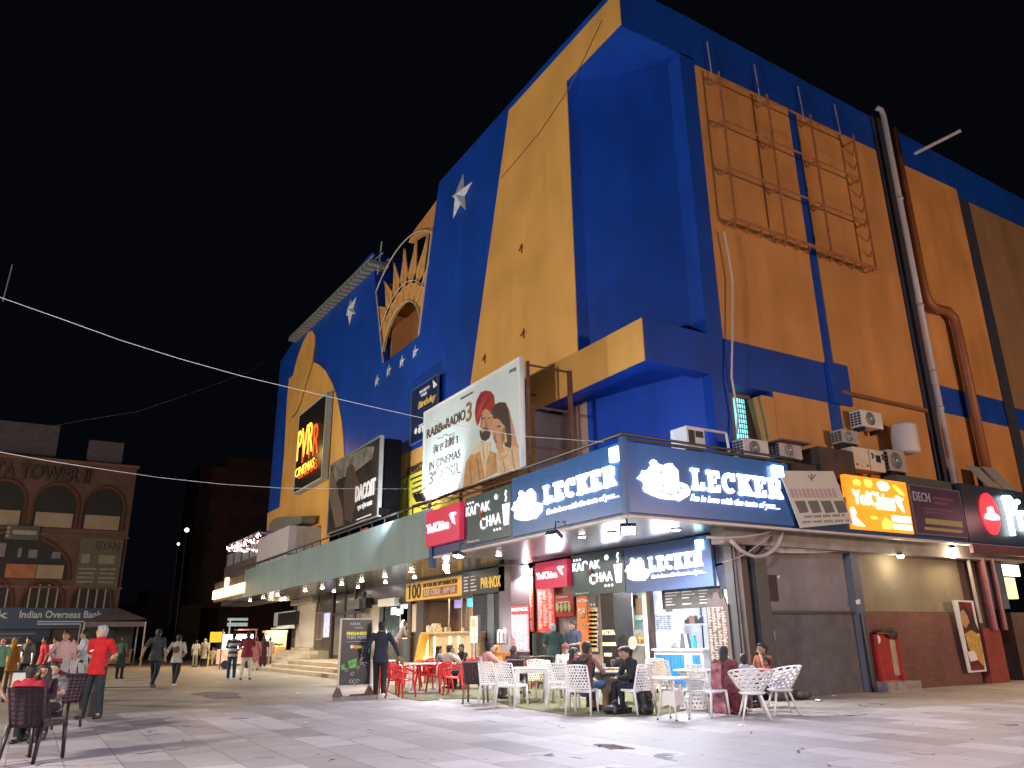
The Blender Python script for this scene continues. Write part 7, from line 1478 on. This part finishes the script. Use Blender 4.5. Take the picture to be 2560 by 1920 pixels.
person('person in an orange top standing behind the steel table',hp(188,1702,1.5),240,1.58,'stand',C_('orange',(.45,.13,.06)),C_('tan',(.28,.22,.15)),'short',0,near=False)
person('small dark haired child between the striped man and the man in white',hp(190,1728,1),30,1.22,'stand',C_('sand',(.32,.27,.18)),C_('tan',(.28,.22,.15)),'short',1,near=False)
person('man in a plain red t shirt standing farther back at the left',hp(115,1722,1.5),200,1.60,'stand',C_('red2',(.52,.02,.02)),NV,'short',1,'short',('down','down'),head=-20,near=False)
person('woman wrapped in an ochre head scarf at the left edge',hp(37,1722,1.45),60,1.58,'stand',C_('ochre',(.38,.18,.03)),C_('ochre',(.38,.18,.03)),'scarf',0,'long',('down','down'),hc=C_('ochre',(.38,.18,.03)),near=False,fat=1.1,long=.3)
person('person in a pink cap and green top at the left edge of the picture',hp(8,1728,1.4),100,1.55,'stand',C_('mint',(.13,.28,.20)),BK,'cap',0,hc=C_('pinkcap',(.60,.20,.20)),near=False)
person('boy in a red shirt seen from behind over the nearest dark chair',hp(78,1862),65,1.5,'sit',C_('crimson',(.36,.012,.03)),NV,'short',1,'short',('fwd','fwd'),lean=6)
person('girl with dark wavy hair turning towards the camera beside the boy in red',hp(118,1850),250,1.5,'sit',C_('darkwine',(.05,.02,.03)),BK,'wavy',0,'long',('table','face'),head=10,lean=4)
person('standing person in a dark navy t shirt cut off by the left edge',hp(-62,1935),50,1.58,'stand',C_('navytee',(.012,.012,.035)),C_('dusk',(.10,.06,.06)),'short',0,'short',('down','out'))
person('woman in a dark printed top seated behind the dark chair, facing the camera',hp(146,1836),245,1.52,'sit',C_('darkprint',(.20,.17,.18),var=.7),BK,'bun',2,'short',('table','lap'),lean=6)
person('man in a grey shirt standing right of the ochre scarf woman',hp(72,1716,1.5),250,1.62,'stand',C_('midgrey',(.16,.15,.15)),BK,'short',0,'short',('down','fwd'),near=False)
person('person in a pale lilac top standing behind the heavy striped man',hp(140,1708,1.5),235,1.60,'stand',C_('lilac',(.30,.26,.34)),NV,'short',1,'short',('fwd','down'),near=False)
# --- walkers
person('man in a dark grey green t shirt and dark jeans walking away across the square',g(380,1722),62,1.80,'walk',C_('greygreen',(.030,.042,.042)),C_('bluejean',(.014,.024,.038)),'short',0,'short',('out','down'),C_('shoe_taupe',(.18,.14,.12)),fat=1.1)
t,k=person('person in a pale sweatshirt with a brown back print walking away',g(434,1719),62,1.62,'walk',C_('palegrey',(.40,.37,.33)),BK,'short',0,'long',('out','lap'),SHW)
b=B(); b.prism([k['T'](u,-.115,w) for u,w in [(-.09,1.30),(.06,1.34),(.10,1.22),(.06,1.12),(-.08,1.12)]],(0,-.015,0)); b.build('back_print',C_('brownprint',(.16,.05,.03)),t,world=False)
person('boy in a white shirt far away, left of the lit food cart',g(485,1668),60,1.48,'stand',C_('offwhite',(.55,.52,.46)),C_('tan',(.28,.22,.15)),'short',0,near=False)
person('woman in a long spotted cream tunic and scarf in the far distance',g(507,1667),60,1.55,'stand',C_('creamspot',(.45,.40,.31),var=.5),BK,'scarf',0,'long',hc=C_('creamspot',(.45,.4,.31)),long=.4,near=False)
person('person in cream seated in the far distance by the yellow board',g(530,1664),240,1.5,'sit',C_('cream',(.48,.42,.32)),C_('cream',(.48,.42,.32)),'short',0,near=False)
person('dark figure standing under the yellow board far away',g(545,1662),60,1.5,'stand',BK,BK,'short',1,near=False)
person('youth in blue jeans and banded dark jacket left of the maroon shirt man',g(576,1700),75,1.72,'stand',C_('charcoal',(.025,.028,.032),((.4,.4,.42),1.6)),C_('jeans',(.016,.065,.13)),'short',0,'long',('fwd','lap'),SHW)
person('man in a maroon shirt and wide cream trousers seen from behind',g(612,1700),70,1.74,'wide',C_('maroon2',(.16,.012,.022)),C_('creamtrs',(.52,.47,.40)),'short',0,'short',('lap','fwd'),SHB,fat=1.15)
person('woman in a pink and maroon dress with pale scarf behind the maroon shirt man',g(636,1676),70,1.58,'stand',C_('rose',(.30,.09,.10),var=.5),C_('palepink',(.45,.34,.30)),'bun',0,'long',long=.4,near=False)
person('woman in a very long dark maroon kurta standing right of the maroon shirt man',g(655,1674),75,1.62,'stand',C_('darkmaroon',(.045,.008,.012)),C_('darkmaroon',(.045,.008,.012)),'long',0,'short',long=.62,near=False)
person('person in grey with a white sleeve next to the woman in the dark kurta',g(670,1668),70,1.60,'stand',C_('greywhite',(.38,.36,.33)),C_('greytrs',(.12,.11,.10)),'short',0,'long',long=.3,near=False)
person('man in a black cap and dark clothes with white soled shoes walking past the standee',g(948,1748),68,1.80,'walk',C_('inkblue',(.010,.014,.026)),C_('inkblack',(.008,.009,.013)),'cap',0,'long',('out','out'),SHW,hc=BK,fat=.98)
# --- in front of the ticket counter
person('woman with very long dark hair in a striped top at the far white table',hp(1096,1722),-10,1.62,'sit',C_('stripe_dark',(.03,.025,.025),((.55,.52,.46),11)),BK,'long',0,'long',('table','table'))
person('man in a beige shirt seen from behind raising a hand to his face',hp(1117,1727),10,1.68,'sit',C_('beige',(.50,.45,.38)),BK,'short',1,'long',('table','face'),lean=8)
person('young man in a black t shirt sitting facing left at the far white table',hp(1158,1720),190,1.70,'sit',BK,NV,'short',0,'short',('table','table'),lean=6)
t,k=person('seated man in a pink shirt with a pale back bag, hand at ear',hp(1208,1750),-10,1.80,'sit',C_('pink',(.58,.27,.23)),C_('dusk2',(.06,.04,.04)),'short',0,'short',('face','wide'),lean=14,hc=C_('hairblue',(.012,.015,.03)),fat=1.12)
b=B(); b.obox(k['T'](0,-.16,1.20),(.13,0,0),(0,.05,0),(0,0,.17)); b.build('back_bag',C_('bagpink',(.45,.24,.22),var=.4),t,world=False,mods=[('BEVEL',{'width':.03,'segments':3})])
person('person in a dark plum jacket seen from behind beside the steamer',hp(1277,1738),20,1.62,'sit',C_('plumjacket',(.035,.018,.022)),BK,'bun',1,'long',('table','table'),lean=10,fat=1.1)
person('customer in a grey t shirt leaning on the ticket counter',V((12.55,29.9,.46)),-15,1.68,'stand',C_('greytee',(.24,.21,.20)),C_('brownpants',(.10,.06,.05)),'short',0,'short',('table','table'),lean=24)
person('staff member in a cream shirt behind the ticket counter',V((14.55,27.2,.3)),185,1.68,'stand',C_('creamshirt',(.55,.45,.30)),BK,'short',0,'short',('fwd','fwd'),near=False,hc=None)
person('white haired man in a dark green shirt standing at the momo counter',hp(1383,1722,1.6),62,1.75,'stand',C_('bottlegreen',(.022,.050,.042)),BK,'short',0,'short',('lap','down'),SHB,hc=HG,fat=1.15)
person('stall worker in a blue grey shirt standing beside the orange banner',hp(1433,1733,1.6),200,1.78,'stand',C_('slateblue',(.035,.045,.075)),C_('palejean',(.45,.42,.42)),'short',1,'short',('fwd','down'),head=-20)
person('bearded man in a brown pink turban and pale shirt facing the camera',hp(1413,1742),240,1.66,'sit',C_('palerose',(.60,.50,.47)),C_('tan',(.28,.22,.15)),'turban',0,'short',('table','down'),hc=C_('turban',(.15,.055,.055)))
b=B(); 
person('woman with long dark hair in a red top seated at the pale table',hp(1432,1772),-10,1.60,'sit',C_('redtop',(.30,.015,.03)),C_('wine',(.07,.01,.02)),'long',0,'short',('table','lap'))
t,k=person('tanned young man with a black backpack, brown vest and blue shorts seated from behind',hp(1458,1784),15,1.78,'sit',C_('brownvest',(.12,.045,.035)),C_('denim',(.09,.15,.26)),'short',1,'none',('table','table'),SHB,lean=8,shorts=True)
b=B(); b.obox(k['T'](-.02,-.17,1.20),(.14,0,0),(0,.065,0),(0,0,.18)); b.build('backpack',BK,t,world=False,mods=[('BEVEL',{'width':.045,'segments':3})])
b=B()
for sg in(-1,1): b.tube([k['T'](sg*.10,-.12,1.36),k['T'](sg*.12,0,1.47),k['T'](sg*.12,.12,1.34),k['T'](sg*.14,.06,1.1)],.02,6)
b.build('straps',BK,t,world=False)
person('person in black leaning over the round wicker table, facing left',hp(1588,1782),165,1.68,'sit',C_('black2',(.010,.011,.014)),C_('blackblue',(.010,.012,.022)),'bun',0,'long',('table','table'),SHB,lean=16,nod=10)
person('person with light brown hair looking down behind the round wicker table',hp(1564,1760),195,1.62,'sit',C_('greyblack',(.04,.036,.036)),BK,'short',2,'long',('table','table'),hc=mat('hair_brown',(.10,.065,.045),.6,.3,40),nod=22,lean=10)
t,k=person('woman in a maroon and pink sari with long dark hair seated at the pedestal table',hp(1806,1788),25,1.62,'sit',C_('sari',(.16,.045,.055),var=.5),None,'long',1,'short',('table','lap'),skirt=C_('sari2',(.22,.05,.08),var=.6),lean=4)
b=B(); 
vs=[];n=8
for i in range(9):
    u=i/8
    for j in range(5): w=(j/4-.5); vs.append(V((-.10+w*(.20+.05*u)+.02*math.sin(j*2.2+u*6),-.16-.06*math.sin(u*3)-.02*math.cos(j*2.5),1.36-.47-u*.86)))
b.add(vs,[(i*5+j,i*5+j+1,(i+1)*5+j+1,(i+1)*5+j) for i in range(8) for j in range(4)]); b.build('sari_drape',C_('sari3',(.36,.14,.16),var=.6),t,True,mods=[('SOLIDIFY',{'thickness':.012}),('SUBSURF',{'levels':1,'render_levels':1})],world=False)
person('boy in a white t shirt with dark sleeves sitting with his back to the camera',hp(1858,1784,1.0),55,1.42,'sit',C_('whitetee',(.58,.57,.60)),C_('greyjog',(.20,.18,.20)),'short',1,'short',('lap','lap'),SHW)
person('woman in an orange brown kurta raising a hand near the grey wall',hp(1905,1766),175,1.66,'sit',C_('rust',(.26,.07,.035)),C_('rust2',(.12,.03,.03)),'bun',0,'short',('face','lap'))
person('small child in a red top in front of the woman in orange brown',hp(1915,1776,.95),150,1.15,'sit',C_('redtop2',(.45,.02,.02)),NV,'bun',0,'short',('fwd','fwd'),z=.12)
# lamp masts out of view; the plaza lights stand apart from them
for x,y,h,l in [(-9.4,-3,9.6,'tall grey lamp mast standing behind the viewer'),(-7.4,26,8.6,'tall grey lamp mast at the far left of the square')]:
    t=thing('lamp_mast',(x,y,0),l,'lamp mast'); b=B(); b.tube([(x,y,0),(x,y,h)],[.09,.05],10); b.build('mast',STL,t)
# drop helper meshes nobody uses
for k_,o in PROTO.items():
    if k_ not in used:
        for ch in list(o.children_recursive): bpy.data.objects.remove(ch)
        bpy.data.objects.remove(o)
S.cycles.max_bounces=6; S.cycles.sample_clamp_indirect=4
